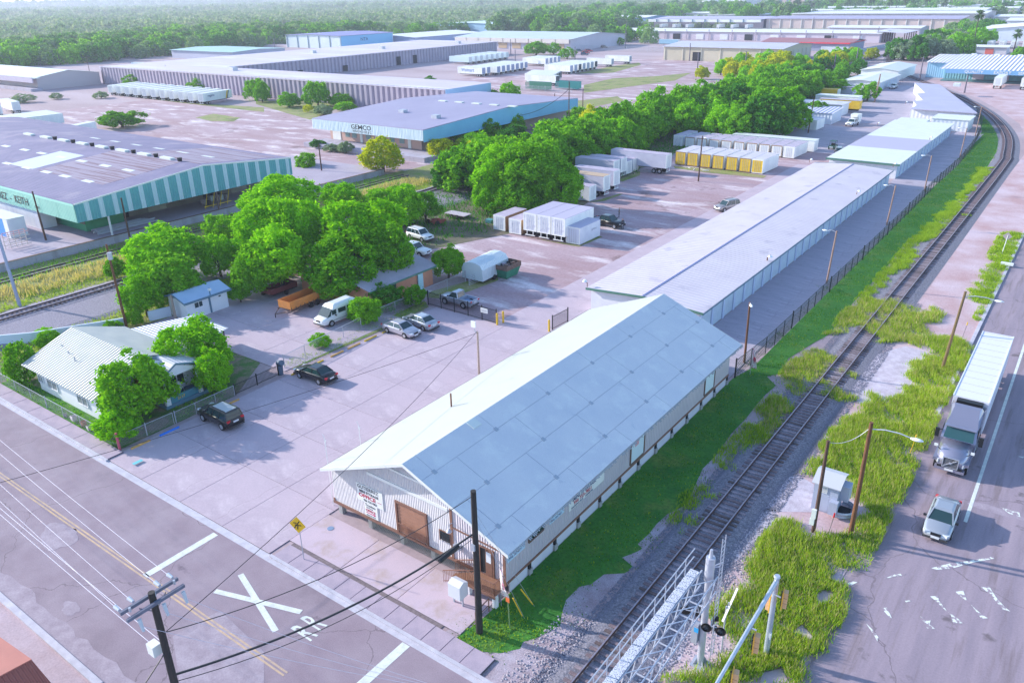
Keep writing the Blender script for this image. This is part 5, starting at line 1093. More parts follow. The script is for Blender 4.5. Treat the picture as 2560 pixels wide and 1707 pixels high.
# --- grass as blades
def inside(poly, x, y):
    n = len(poly); res = np.zeros(len(x), bool); j = n-1
    for i in range(n):
        xi, yi = poly[i]; xj, yj = poly[j]
        cnd = ((yi > y) != (yj > y)) & (x < (xj-xi)*(y-yi)/((yj-yi) if yj != yi else 1e-9)+xi); res ^= cnd; j = i
    return res
def blades(name, polys, dens, h0, h1, w0, m, label, holes=(), mound=0., seed=1, fray=.5):
    r = np.random.default_rng(seed); V = []; tot = 0
    for poly in polys:
        xs_, ys_ = [p[0] for p in poly], [p[1] for p in poly]; x0, x1, y0, y1 = min(xs_), max(xs_), min(ys_), max(ys_)
        n = int((x1-x0)*(y1-y0)*dens); x = r.uniform(x0,x1,n); y = r.uniform(y0,y1,n)
        jx = x+r.normal(size=n)*fray*.5+np.sin(y*2.1)*fray*.6+np.sin(y*.7+1)*fray*.7; jy = y+r.normal(size=n)*fray*.5+np.sin(x*1.7)*fray*.6
        ok = inside(poly, jx, jy)
        for hl in holes: ok &= ~inside(hl, x, y)
        cl_ = (np.sin(x*.9+2*np.sin(y*.37))+np.sin(y*.8+1.7*np.sin(x*.51+2))+np.sin((x+y)*2.3+np.sin(x*3.1)))/3+r.normal(size=n)*.18; ok &= (cl_ > -.42) | (r.random(n) < .35)
        x = x[ok]; y = y[ok]; cl_ = cl_[ok]; n = len(x)
        h = r.uniform(h0,h1,n)*(1+.35*cl_); a = r.uniform(0,6.28,n); ln = r.uniform(.1,.6,n)*h; d = r.uniform(0,6.28,n)+0
        w_ = w0*r.uniform(.6,1.4,n); z0 = np.maximum(0, mound*(cl_*.5+.5))
        b1_ = np.stack([x-np.cos(a)*w_, y-np.sin(a)*w_, z0], 1); b2_ = np.stack([x+np.cos(a)*w_, y+np.sin(a)*w_, z0], 1); tp = np.stack([x+np.cos(d)*ln, y+np.sin(d)*ln, z0+h], 1)
        V.append(np.stack([b1_,b2_,tp],1)); tot += n
    V = np.concatenate(V).reshape(-1,3); o = link(name, npmesh(name, V, np.arange(len(V)).reshape(-1,3), m)); tag(o, label, kind='stuff'); return o
PA = [P2(12,[(1480,200),(1330,330),(1270,540),(1150,620),(1040,530),(900,660),(760,740),(640,880),(530,960),(500,1100),(420,1230),(500,1280),(560,1190),(800,1240),(830,1400),(1000,1568),(1200,1568),(1290,1350),(1500,950),(1600,700),(1700,480),(1850,250),(1850,50),(1500,0)]),
      P2(16,[(130,130),(330,160),(420,280),(600,270),(800,200),(1000,50),(1200,0),(1100,280),(900,560),(740,590),(760,860),(650,1050),(560,1300),(380,1500),(300,1568),(0,1568),(-30,900),(-60,400)]),
      P2(15,[(1300,1568),(1420,1500),(1850,1440),(2000,1200),(1780,960),(1800,880),(2000,800),(2050,590),(2200,400),(2352,200),(2352,1568)])]
PD = [P2(8,[(560,1490),(700,1400),(650,1370),(760,1250),(950,1170),(1100,1190),(1300,1190),(1450,1300),(1600,1250),(1640,1320),(1440,1400),(1560,1480),(1400,1568),(1180,1540),(1000,1500),(900,1400),(780,1420),(620,1500)]),
      P2(12,[(960,60),(1100,10),(1500,0),(1500,60),(1370,90),(1200,40)]),
      P2(12,[(240,250),(450,110),(680,190),(540,400),(450,500),(300,540),(180,400)]), P2(12,[(480,540),(680,470),(880,580),(640,570)]), P2(12,[(640,290),(770,310),(740,350),(620,320)]), P2(12,[(770,320),(890,350),(860,385),(760,370)]),
      P2(12,[(0,590),(230,560),(320,640),(230,760),(100,900),(0,1000)]), P2(12,[(540,410),(680,430),(640,470),(520,450)])]
PE = [P2(8,[(850,1190),(1000,1200),(1030,1090),(1250,900),(1350,850),(1420,800),(1330,720),(1530,630),(1650,550),(1760,420),(1850,240),(2090,0),(1960,0),(1780,250),(1400,600),(1270,700),(1130,880),(950,1080)]), P2(8,[(1900,1080),(2060,850),(2030,790),(2080,660),(2180,570),(2330,590),(2270,780),(2200,880),(2080,1150),(2040,1200),(1850,1200)]), P2(8,[(1960,1230),(2030,1250),(1950,1370),(1880,1350)]), P2(8,[(1780,420),(1890,430),(1820,450)]),
      P2(11,[(1500,1568),(1480,1430),(1700,1330),(1730,1370),(1640,1568)]), P2(11,[(1720,1410),(1830,1420),(1830,1480),(1730,1450)]), P2(11,[(1780,1150),(1850,1050),(2000,850),(2070,780),(2250,830),(2300,930),(2150,980),(2050,1000),(2020,1130),(1900,1200)]), P2(11,[(2170,680),(2270,560),(2352,530),(2352,660),(2290,700)]),
      P2(15,[(1350,150),(1480,0),(1620,0),(1560,80),(1500,150)]), P2(15,[(1550,110),(1640,80),(1730,110),(1640,200)]), P2(15,[(1480,210),(1550,220),(1540,260),(1490,250)])]
HOLES = [P2(16,[(500,790),(570,750),(660,780),(600,850),(510,880)]), P2(16,[(290,1130),(370,1050),(470,1160),(450,1200)]), P2(16,[(610,640),(740,560),(690,690)]), P2(16,[(20,1480),(190,1440),(260,1568),(0,1568)])]
blades('tall_grass', PA, 230, .2, .5, .03, LM['tall'], 'tall bright green grass between the track and the road', HOLES, .18, 1)
blades('tall_grass', PA, 60, .3, .6, .02, LM['straw'], 'straw coloured stalks among the tall roadside grass', HOLES, .15, 2)
blades('trackside_grass', PD+PE, 150, .16, .42, .03, LM['tall'], 'bright weeds growing over the ballast and rails', (), .12, 3)
blades('tall_grass', PA, 70, .15, .4, .035, LM['green'], 'darker green weeds among the roadside grass', HOLES, .1, 21)
blades('trackside_grass', PD+PE, 50, .1, .3, .03, LM['green'], 'darker weeds on the ballast edge', (), .05, 22)
blades('trackside_grass', PD, 40, .3, .55, .03, LM['straw'], 'dry stalks among the weeds on the track', (), .1, 4)
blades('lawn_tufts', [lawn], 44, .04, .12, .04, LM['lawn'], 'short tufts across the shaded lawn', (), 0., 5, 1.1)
blades('lawn_tufts', [lawn], 4, .06, .18, .05, LM['tall'], 'paler weeds scattered over the lawn', (), 0., 25, .9)
blades('lawn_tufts', [P2(14,[(1650,1300),(1800,1170),(2000,1030),(2200,900),(2352,900),(2352,1280),(2000,1280),(1800,1330)]), P2(15,[(0,920),(330,1080),(220,1170),(0,1230)])], 60, .06, .18, .04, LM['tall'], 'sunlit grass at the corner of the raised warehouse', (), 0., 6)
blades('verge_grass', [[(-122,15),(-113.5,15),(-113.5,120),(-122,120)]], 9, .15, .45, .06, LM['green'], 'dark weeds along the dock wall', (), 0, 7)
blades('verge_grass', [[(-115,15),(-107.5,15),(-108,120),(-115,120)]], 16, .3, .8, .07, LM['straw'], 'dry golden grass between the siding and the railway', (), .2, 8)
blades('verge_grass', [[(-110.5,15),(-104.6,15),(-104.8,120),(-110.5,120)],[(-93.5,15),(-88.5,30),(-86.2,46),(-86,62),(-93.5,62)]], 18, .15, .4, .06, LM['tall'], 'green grass bank along the second railway line', (), .1, 9)
blades('belt_undergrowth', [[(-101,64),(-86,64),(-75,100),(-78,150),(-80,215),(-66,240),(-70,290),(-90,370),(-101,370)]], 5, .3, .8, .09, LM['dark'], 'tangled undergrowth beneath the tree belt', (), .2, 10, .6)
blades('garden_grass', [[(-84,26.7),(-62.5,26.7),(-64,28.2),(-84,28.3)],[(-64.5,33),(-62.2,33),(-62.4,38),(-64.5,38)]], 50, .08, .3, .035, LM['green'], 'grass and plants around the white house', (), 0, 11)
blades('strip_weeds', [P2(10, [(215,250),(330,290),(560,190),(980,10),(620,90)])+P2(6, [(620,1560),(960,1440),(1130,1440),(1340,1330),(1540,1240),(1500,1180),(960,1440)])], 45, .06, .22, .035, LM['tall'], 'grass strip between drive and car park', (), 0, 12)
# concrete pads showing through the grass
for i, hl in enumerate(HOLES): MB().prism([(x, y, -.02) for x, y in hl], (0, 0, .06)).build('concrete_pad', lotm, kind='structure')
# timber crossing panels and loose planks at the street
for i in range(9): MB().box(-15.25, -14.6, 24.7+i*.6-9, 25.25+i*.6-9, .0, .3).build('crossing_panel', walkm, kind='structure')
# --- painted markings
def paint(name, pts, m, z=.008, label=None): return sheet(name, pts, m, z)
paint('double_yellow_line', [(-400,18.78),(-30.5,18.78),(-30.5,18.90),(-400,18.90)], roadyel); paint('double_yellow_line', [(-400,19.02),(-30.5,19.02),(-30.5,19.14),(-400,19.14)], roadyel)
paint('stop_bar', [(-45.15,18.95),(-44.6,18.95),(-44.6,24.4),(-45.15,24.4)], roadwhite); paint('stop_bar', [(-26.75,19.3),(-26.15,19.3),(-26.15,24.55),(-26.75,24.55)], roadwhite)
cxx, cyy = -36.7, 21.75
for sg in (-1, 1):
    a = Vector((cxx-3.05, cyy-sg*.98, 0)); b = Vector((cxx+3.05, cyy+sg*.98, 0)); n = Vector((-(b-a).y, (b-a).x, 0)).normalized()*.19
    paint('crossing_cross', [a-n, b-n, b+n, a+n], roadwhite, .009+.003*(sg+1))
def roadtext(s, org, size, sx_=1.):
    mk = thing('road_marking', 'white painted letter R on the street, %s' % ('nearer the kerb' if org[1] > 21 else 'nearer the yellow lines'), 'road marking', (org[0], org[1], .012))
    lettering(mk, s, roadwhite, (org[0], org[1], .012), (0, 1, 0), (-1, 0, 0), size, depth=.001, sx=sx_, bold=.03)
roadtext('R', K(14,475,1200), 2.6, .42); roadtext('R', K(14,560,1110), 2.6, .42)
lane = [(-1.86,56),(-1.62,56),(-1.42,400),(-1.66,400)]
paint('lane_line', lane, roadwhite, .016)
for c, pts in ((16,[(1520,545),(1700,500),(1860,480),(2080,440),(2090,460),(1900,495),(1700,550),(1560,560)]),(16,[(1100,640),(1200,600),(1300,590),(1290,610),(1200,620)]),(16,[(1515,795),(1580,790),(1600,840),(1660,920),(1760,990),(1805,1035),(1720,1040),(1700,960),(1630,900),(1580,850)]),(16,[(1735,755),(1810,745),(1840,820),(1900,890),(1980,960),(2030,990),(1970,995),(1920,920),(1870,860)]),(16,[(1970,710),(2040,705),(2100,800),(2180,890),(2230,930),(2160,910),(2060,790)]),(16,[(1425,970),(1480,1010),(1520,1010),(1510,1045),(1560,1085),(1490,1080)]),(16,[(905,975),(950,1040),(1000,1090),(1055,1160),(1045,1200),(1015,1140),(960,1060)]),(16,[(1080,900),(1130,895),(1175,990),(1150,980)]),(16,[(780,680),(820,660),(880,665),(800,705)]),(16,[(1290,835),(1345,828),(1345,838),(1300,848)]),(12,[(2290,1070),(2352,1075),(2352,1090)]),(16,[(2140,0),(2230,30),(2310,50),(2320,90),(2220,60)])):
    paint('worn_marking', [K(c, *q) for q in pts], wornpaint, .016)
# ------------------------------------------------------------------ vehicles (front towards +x, origin on the ground at mid wheelbase)
def paintm(name, c, met=.4): return mat(name, c, .28, met, coat=.6)
def wheel(root, x, y, r, wdt=.22, rim=None):
    s_ = 1 if y > 0 else -1; w_ = MB().cyl((x, y-s_*wdt/2, r), (x, y+s_*wdt/2, r), r, n=18).build('wheel', tyre, root, label=None)
    MB().cyl((x, y+s_*wdt/2, r), (x, y+s_*(wdt/2+.012), r), r*.62, n=14).build('rim', rim or rimm, w_)
def body_loft(st, bot):
    """st: (x, halfwidth, shoulder z, top z) along the length"""
    rings = []
    for x, hw_, zs, zt in st:
        zb_ = bot; rings.append([(x,-hw_*.90,zb_),(x,-hw_,zb_+.14),(x,-hw_,zs-.12),(x,-hw_*.96,zs),(x,-hw_*.72,zt),(x,hw_*.72,zt),(x,hw_*.96,zs),(x,hw_,zs-.12),(x,hw_,zb_+.14),(x,hw_*.90,zb_)])
    return MB().loft(rings)
def cabin(root, xs_, zb_, zt, hb, ht, pm_, pillars=True, glassm=glass):
    """xs_ = (rear base, rear top, front top, front base)"""
    a, b, c, d = xs_
    g = MB(); g.loft([[(a,-hb,zb_),(d,-hb,zb_),(d,hb,zb_),(a,hb,zb_)],[(b,-ht,zt),(c,-ht,zt),(c,ht,zt),(b,ht,zt)]]); g.build('windows', glassm, root)
    r = MB(); e = .045
    r.loft([[(b-e,-ht-e,zt-.03),(c+e,-ht-e,zt-.03),(c+e,ht+e,zt-.03),(b-e,ht+e,zt-.03)],[(b-e*.2,-ht,zt+.02),(c+e*.2,-ht,zt+.02),(c+e*.2,ht,zt+.02),(b-e*.2,ht,zt+.02)],[(b+.18,-ht*.8,zt+.06),(c-.18,-ht*.8,zt+.06),(c-.18,ht*.8,zt+.06),(b+.18,ht*.8,zt+.06)]]); r.build('roof', pm_, root, smooth=False)
    p = MB()
    for s_ in (-1, 1):
        for u in (0., 1.): x0 = a if u == 0 else d; x1 = b if u == 0 else c; p.bar((x0,s_*hb,zb_),(x1,s_*ht,zt),.09,.07)
        for f in pillars if isinstance(pillars, (list, tuple)) else (.5,): p.bar((a+(d-a)*f, s_*(hb+.01), zb_),(b+(c-b)*f, s_*(ht+.01), zt),.08,.04)
    p.build('pillars', pm_, root)
def car(label, pm_, kind='sedan', dims=None, lights='both', cat='car', name='parked_car', trim=None):
    root = thing(name, label, cat)
    K_ = {'sedan': dict(L=4.75, W=1.80, r=.32, wb=2.75, bot=.24, st=[(-2.35,.70,.72,.80),(-2.25,.84,.86,.98),(-1.7,.89,.92,1.03),(-.9,.90,.94,1.02),(.9,.90,.92,.98),(1.5,.89,.84,.92),(2.1,.84,.72,.80),(2.38,.66,.58,.62)], cab=(-1.75,-1.0,.35,1.15), zt=1.42, zb=.95, hb=.80, ht=.60),
          'suv': dict(L=4.75, W=1.86, r=.37, wb=2.85, bot=.34, st=[(-2.35,.80,.95,1.0),(-2.3,.90,1.02,1.08),(-1.0,.93,1.05,1.1),(1.0,.93,1.03,1.08),(1.6,.92,.98,1.06),(2.2,.88,.86,.94),(2.40,.76,.66,.70)], cab=(-2.25,-2.0,.40,1.10), zt=1.72, zb=1.04, hb=.84, ht=.70),
          'van': dict(L=5.4, W=2.0, r=.36, wb=3.2, bot=.32, st=[(-2.7,.95,1.2,1.3),(-2.6,1.0,1.22,1.3),(1.6,1.0,1.15,1.25),(2.0,.99,1.05,1.15),(2.6,.92,.92,1.0),(2.78,.82,.7,.74)], cab=(-2.6,-2.5,1.3,2.0), zt=2.0, zb=1.2, hb=.95, ht=.84)}[kind if kind in ('sedan','suv','van') else 'suv']
    body_loft(K_['st'], K_['bot']).build('body', pm_, root, smooth=True)
    if kind == 'van':
        MB().loft([[(-2.62,-.96,1.2),(1.55,-.96,1.2),(1.55,.96,1.2),(-2.62,.96,1.2)],[(-2.55,-.9,2.0),(1.25,-.9,2.0),(1.25,.9,2.0),(-2.55,.9,2.0)],[(-2.2,-.72,2.38),(.95,-.72,2.3),(.95,.72,2.3),(-2.2,.72,2.38)],[(-1.8,-.5,2.48),(.6,-.5,2.4),(.6,.5,2.4),(-1.8,.5,2.48)]]).build('raised_roof', pm_, root)
        MB().loft([[(1.5,-.9,1.22),(2.05,-.9,1.18),(2.05,.9,1.18),(1.5,.9,1.22)],[(1.2,-.82,1.98),(1.3,-.82,1.98),(1.3,.82,1.98),(1.2,.82,1.98)]]).build('windscreen', glass, root)
        for s_ in (-1, 1):
            for x0, x1 in ((.75,1.38),(-.65,.45),(-1.95,-.85)): MB().box(x0, x1, s_*.935-.02, s_*.935+.02, 1.32, 1.86).build('side_window', glass, root)
            MB().box(-1.2, 1.5, s_*1.005-.01, s_*1.005+.01, .62, .70).build('stripe', mat('silver_stripe', (.3,.32,.36), .4, .3), root)
    else: cabin(root, K_['cab'], K_['zb'], K_['zt'], K_['hb'], K_['ht'], pm_, (.48,) if kind == 'sedan' else (.36,.68))
    if kind == 'suv':
        for s_ in (-1, 1): MB().tube([(-1.8,s_*.6,K_['zt']+.12),(.2,s_*.6,K_['zt']+.12)], .025).build('roof_rail', black, root)
    hw_ = K_['W']/2
    for x in (-K_['wb']/2, K_['wb']/2):
        for s_ in (-1, 1):
            MB().cyl((x, s_*(hw_-.06), K_['r']+.02), (x, s_*(hw_+.008), K_['r']+.02), K_['r']*1.17, n=18).build('wheel_arch', black, root)
            wheel(root, x, s_*(hw_-.07), K_['r'], .2)
    finish(root, K_['st'][-1][0]-.02, K_['st'][0][0], hw_, K_['bot'], .62 if kind == 'sedan' else .82, trim)
    return root
plate = mat('licence_plate', (.75,.76,.78), .5); lamp = mat('head_lamp', (.75,.78,.82), .15, .2)
def finish(root, xf_, xr, hw_, bot, zl, trim=None):
    for s_ in (-1, 1):
        MB().cbox((xf_-.17, s_*(hw_*.68), zl+.02), (.34, .34, .16), s_*-.45).build('headlight', lamp, root)
        MB().cbox((xr+.06, s_*(hw_*.74), zl+.2), (.18, .34, .17), s_*.3).build('tail_light', red, root)
        MB().cbox((.95, s_*(hw_+.1), zl+.42), (.12, .2, .14)).build('mirror', trim or black, root)
    MB().box(xf_-.06, xf_+.04, -hw_*.36, hw_*.36, zl-.1, zl+.07).build('grille', black, root)
    MB().box(xf_+.02, xf_+.07, -.26, .26, zl-.3, zl-.17).build('plate', plate, root)
    MB().box(xr-.06, xr-.0, -.26, .26, zl-.02, zl+.12).build('plate', plate, root)
    MB().box(xf_-.2, xf_+.05, -hw_*.86, hw_*.86, bot-.02, bot+.14).build('bumper', trim or mat('bumper_grey', (.05,.05,.055), .5), root); MB().box(xr-.05, xr+.2, -hw_*.86, hw_*.86, bot-.02, bot+.14).build('bumper', trim or mat('bumper_grey', (.05,.05,.055), .5), root)
def pickup(label, pm_, crew=True, bedfill=None, box=False, name='pickup_truck'):
    root = thing(name, label, 'pickup truck'); L = 5.6 if crew else 5.0; hw_ = .98 if crew else .88; r = .39; xc = -.15 if crew else .05
    s = [(-L/2,hw_*.92,1.0,1.05),(-L/2+.05,hw_,1.05,1.08),(xc,hw_,1.08,1.12),(1.2,hw_,1.06,1.12),(1.7,hw_*.98,1.04,1.12),(L/2-.15,hw_*.94,.94,1.0),(L/2,hw_*.85,.8,.82)]
    fr = [q for q in s if q[0] >= xc-.01]; fr[0] = (xc-1.05 if crew else xc-.55, *fr[0][1:])
    body_loft(fr, .42).build('body', pm_, root, smooth=True)
    xb = fr[0][0]
    b = MB(); b.box(-L/2, xb-.03, -hw_, hw_, .45, .62)
    if not box:
        b.box(-L/2, xb-.03, -hw_, -hw_+.09, .621, 1.12); b.box(-L/2, xb-.03, hw_-.09, hw_, .621, 1.12); b.box(xb-.12, xb-.03, -hw_+.091, hw_-.091, .621, 1.12)
        MB().box(-L/2-.03, -L/2+.05, -hw_+.095, hw_-.095, .6, 1.11).build('tailgate', pm_, root)
    b.build('bed', pm_, root)
    if bedfill: MB().box(-L/2+.06, xb-.13, -hw_+.1, hw_-.1, .625, .66 if not crew else 1.0).build('bed_liner', bedfill, root)
    if box:
        MB().box(-L/2-.5, xb-.05, -1.05, 1.05, .8, 2.9).build('cargo_box', white, root); MB().box(-L/2-.55, -L/2-.505, -1.0, 1.0, .85, 2.85).build('box_door', mat('box_door', (.6,.64,.7), .5), root)
        MB().box(xb-.04, xb+.7, -.95, .95, 2.2, 2.9).build('box_nose', white, root)
    cabin(root, (xb+.05, xb+.25, xb+1.75 if crew else xb+.95, xb+2.35 if crew else xb+1.55), 1.08, 1.78, hw_*.9, hw_*.74, pm_, (.5,) if crew else ())
    for x in (-L/2+1.15, L/2-.95):
        for s_ in (-1, 1):
            MB().cyl((x, s_*(hw_-.06), r+.03), (x, s_*(hw_+.008), r+.03), r*1.18, n=18).build('wheel_arch', black, root); wheel(root, x, s_*(hw_-.07), r, .24)
    finish(root, L/2-.02, -L/2-.03, hw_, .42, .82); return root
silver = paintm('silver_paint', (.42,.45,.50)); champagne = paintm('pale_silver_paint', (.52,.50,.56)); blackp = paintm('black_paint', (.006,.006,.008), .1); whitep = mat('car_white', (.78,.80,.82), .3, coat=.5); greyp = paintm('warm_grey_paint', (.36,.33,.33))
def put(v, fx, rx=None, side=-1, heading=None, wb=2.8, hw_=.9, dx=0.):
    """front and rear wheel contact points on the side facing the camera"""
    f0 = K(*fx)
    if rx is not None: r0 = K(*rx); d = (f0-r0).normalized(); m_ = (f0+r0)/2
    else: d = Vector((math.cos(heading), math.sin(heading), 0)); m_ = f0-d*wb/2*(1 if dx >= 0 else -1)
    n = Vector((-d.y, d.x, 0)); n = n if n.dot(m_) > 0 else -n
    m_ = m_+n*hw_; v.location = (m_.x, m_.y, .035); v.rotation_euler = (0, 0, math.atan2(d.y, d.x)); return v
put(car('black sport utility vehicle parked by the blue wheel stop', blackp, 'suv'), (9,1822,764), (9,1975,838))
MBm = MB().box(-1.9,.1,-.55,.55,1.785,1.795).build('roof_panel', mat('painted_roof_sunlight', (.30,.34,.36), .3, .3), bpy.data.objects['parked_car'])  # grey sheet over the black roof, sunlight put into its colour
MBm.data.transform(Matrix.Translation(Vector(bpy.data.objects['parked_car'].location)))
put(car('black sedan with red tail lights parked beside the iron fence', blackp, 'sedan'), (10,393,380), (10,556,436))
put(car('pale silver sedan facing the warehouse, nearer of the two parked silver cars', champagne, 'sedan'), (6,1322,1522), (6,1168,1472))
put(car('silver sedan seen from behind, farther of the two parked silver cars', silver, 'sedan'), (6,1340,1400), (6,1493,1456))
put(pickup('silver pickup with empty blue grey bed parked behind the iron fence', paintm('blue_silver_paint', (.45,.48,.56)), False, mat('bed_blue', (.30,.42,.62), .5)), (6,1685,1214), (6,1855,1258), hw_=.88)
v = car('white conversion van with raised roof under the big trees', whitep, 'van', cat='van', name='parked_van'); put(v, (6,668,1418), (6,880,1335), hw_=1.)
put(car('white crossover car half under the tree at the yard edge', whitep, 'suv'), (6,1478,662), heading=-.12, dx=1)
put(pickup('white pickup mostly hidden behind the giant tree', whitep, True), (6,1452,800), heading=.05, dx=1, wb=3.5, hw_=.98)
put(pickup('black crew cab pickup with open door beside the white container', blackp, True, mat('bed_cover', (.35,.33,.40), .6)), (7,905,545), heading=-.10, dx=1, wb=3.5, hw_=.98)
put(car('warm grey car half hidden behind the long storage roof', greyp, 'suv'), (7,1892,396), heading=-2.0, dx=1)
v = pickup('white box truck parked on the storage lane', whitep, True, None, True, name='box_truck'); v['category'] = 'truck'; v.location = (-56.3, 234.5, .04); v.rotation_euler = (0,0,-math.pi/2-.12)
v = pickup('white pickup towing a small trailer by the blue storage doors', whitep, True); v.location = (-66.8, 330.5, .04); v.rotation_euler = (0,0,-math.pi/2)
v = car('dark grey car just behind the flat white roof', paintm('slate_paint', (.15,.16,.18)), 'suv'); v.location = (-47.2, 189, .04); v.rotation_euler = (0,0,-1.2)
v = car('moving silver sedan on the highway beside the lane line', silver, 'sedan', name='moving_car'); 
fb = K(16,1540,312); v.location = (fb.x+.05, fb.y+2.4, .02); v.rotation_euler = (0,0,-math.pi/2)
for lb, cc_, q in (('red car parked in the far trailer yard', (.55,.03,.04), (3,660,480)), ('dark blue car parked in front of the red ones', (.04,.07,.16), (3,645,495)), ('green grey car left of the red cars', (.10,.16,.18), (3,600,465)), ('second red car behind the first in the far yard', (.6,.03,.05), (3,685,465))):
    v = car(lb, paintm('p_%s' % lb[:4], cc_), 'suv'); p = K(*q); v.location = (p.x, p.y, 0); v.rotation_euler = (0,0,.6)
for i, (x, y) in enumerate([(4,2250-0)]): pass
for c, x, y, lb in ((3,1380,340,'dark car by the small fork lift in front of the long white warehouse'),(3,1640,338,'grey car in front of the long white warehouse'),(3,2205,352,'dark van before the long white warehouse'),(3,2305,355,'dark car at the right before the long white warehouse'),(3,820,430,'dark flatbed by the grey trailer in the far yard')):
    v = car(lb, blackp if 'dark' in lb else silver, 'suv'); p = K(c,x,y); v.location = (p.x,p.y,0)
# utility cart
ct = thing('utility_cart', 'small dark green utility cart with canopy on the storage lane', 'cart', (-50.8, 196.5, .03)); gp = mat('cart_green', (.02,.09,.06), .5)
MB().box(-51.5,-50.1,195.3,198.3,.35,.85).build('body', gp, ct); MB().box(-51.45,-50.15,195.9,197.7,1.85,1.92).build('canopy', gp, ct)
for x in (-51.4,-50.2):
    for y in (196.,197.6): MB().box(x-.03,x+.03,y-.03,y+.03,.85,1.85).build('post', black, ct)
    for y in (195.8,197.9): MB().cyl((x-.1,y,.3),(x+.1,y,.3),.3,n=12).build('wheel', tyre, ct)
MB().box(-51.2,-50.4,196.6,197.3,.85,1.35).build('seat', black, ct); MB().box(-51.2,-50.4,195.28,195.3,.5,.75).build('headlight', lamp, ct)
# ------------------------------------------------------------------ articulated lorry
tr = thing('lorry', 'silver articulated lorry with refrigerated white trailer driving on the highway', 'truck'); 
lor = paintm('lorry_silver', (.32,.32,.42), .5); lorw = mat('lorry_white', (.70,.74,.80), .35)
def LB(nm, m, *bx, par=None, **k): return MB().box(*bx).build(nm, m, par or tr, **k)
# along local x: cab front at x=+10.6, trailer behind
LB('trailer_box', mat('trailer_white', (.70,.70,.80), .5), -11.2, 4.9, -1.3, 1.3, 1.15, 4.05)
tb_ = bpy.data.objects['trailer_box']
for i in range(11): MB().box(-10.9+i*1.44, -10.88+i*1.44, -1.3, 1.3, 4.05, 4.075).build('roof_rib', mat('rib_grey', (.45,.45,.55), .5), tb_)
for y0, y1 in ((-1.33,-1.24),(1.24,1.33)): LB('roof_rail', lorw, -11.2, 4.92, y0, y1, 4.0, 4.09)
LB('trailer_skirt', lorw, -7., 3., -1.28, -1.22, .55, 1.149); LB('trailer_skirt', lorw, -7., 3., 1.22, 1.28, .55, 1.149)
ru = LB('fridge_unit', black, 4.92, 5.5, -.95, .95, 2.5, 3.95)
for i in range(6): MB().box(5.5, 5.56, -.9, .9, 2.62+i*.2, 2.68+i*.2).build('louvre', steel, ru)
for x in (-9.6, -8.3):
    for s_ in (-1, 1): wheel(tr, x, s_*1.0, .5, .5)
for x in (4.6, 5.9):
    for s_ in (-1, 1): wheel(tr, x, s_*1.0, .5, .5)
for s_ in (-1, 1): wheel(tr, 10.0, s_*1.02, .5, .32)
LB('chassis', black, 3.6, 10.9, -.5, .5, .55, 1.0)
cb = MB(); cb.loft([[(6.0,-1.22,.75),(8.4,-1.22,.75),(8.4,1.22,.75),(6.0,1.22,.75)],[(6.0,-1.24,2.0),(8.7,-1.24,2.0),(8.7,1.24,2.0),(6.0,1.24,2.0)],[(6.0,-1.22,2.95),(8.15,-1.15,2.95),(8.15,1.15,2.95),(6.0,1.22,2.95)],[(6.05,-1.15,3.75),(7.3,-1.0,3.35),(7.3,1.0,3.35),(6.05,1.15,3.75)],[(6.1,-1.0,3.98),(6.5,-.9,3.9),(6.5,.9,3.9),(6.1,1.0,3.98)]]); cb.build('cab', lor, tr, smooth=False)
hd = MB(); hd.loft([[(8.4,-1.12,.8),(8.4,-1.15,1.7),(8.4,-.95,2.02),(8.4,.95,2.02),(8.4,1.15,1.7),(8.4,1.12,.8)],[(10.2,-1.1,.7),(10.2,-1.08,1.45),(10.2,-.72,1.8),(10.2,.72,1.8),(10.2,1.08,1.45),(10.2,1.1,.7)],[(10.95,-.85,.6),(10.95,-.82,1.2),(10.9,-.52,1.55),(10.9,.52,1.55),(10.95,.82,1.2),(10.95,.85,.6)]]); hd.build('bonnet', lor, tr, smooth=True)
MB().prism([(8.72,-1.05,2.06),(8.72,1.05,2.06),(8.2,.98,2.92),(8.2,-.98,2.92)], (.04,0,.02)).build('windscreen', mat('teal_glass', (.03,.09,.10), .1), tr)
MB().box(8.1,8.5,-1.1,1.1,2.94,3.0).build('sun_visor', lor, tr)
for s_ in (-1, 1):
    MB().box(7.0,8.1,s_*1.245-.01,s_*1.245+.01,2.05,2.75).build('side_window', glass, tr); MB().cbox((8.55,s_*1.55,2.25),(.14,.3,.75)).build('mirror', black, tr); MB().bar((8.4,s_*1.2,2.5),(8.55,s_*1.5,2.5),.05).build('mirror_arm', black, tr)
    MB().bar((10.1,s_*.85,1.55),(10.35,s_*1.25,2.0),.05).build('mirror_arm', black, tr); MB().cbox((10.36,s_*1.27,2.05),(.12,.26,.18)).build('hood_mirror', white, tr)
    MB().cbox((10.72,s_*.92,1.05),(.5,.2,.3),s_*-.5).build('headlight', lamp, tr); MB().box(10.97,11.02,s_*.72-.16,s_*.72+.16,.62,.78).build('fog_lamp', black, tr)
    MB().box(8.9,10.9,s_*1.1-.16,s_*1.1+.14,1.02,1.25).build('fender', lor, tr); LB('fuel_tank', steel, 6.3, 7.9, s_*.95-.28, s_*.95+.28, .45, 1.0)
    MB().box(4.95, 6.02, s_*1.2-.02, s_*1.2+.02, 1.0, 3.6).build('side_fairing', lor, tr)
gr = MB().box(10.93,11.0,-.5,.5,.72,1.5).build('grille', black, tr)
mb = MB(); mb.box(10.98,11.05,-.56,-.5,.68,1.55); mb.box(10.98,11.05,.5,.56,.68,1.55); mb.box(10.98,11.05,-.5,.5,1.5,1.55); mb.box(10.98,11.05,-.5,.5,.68,.72)
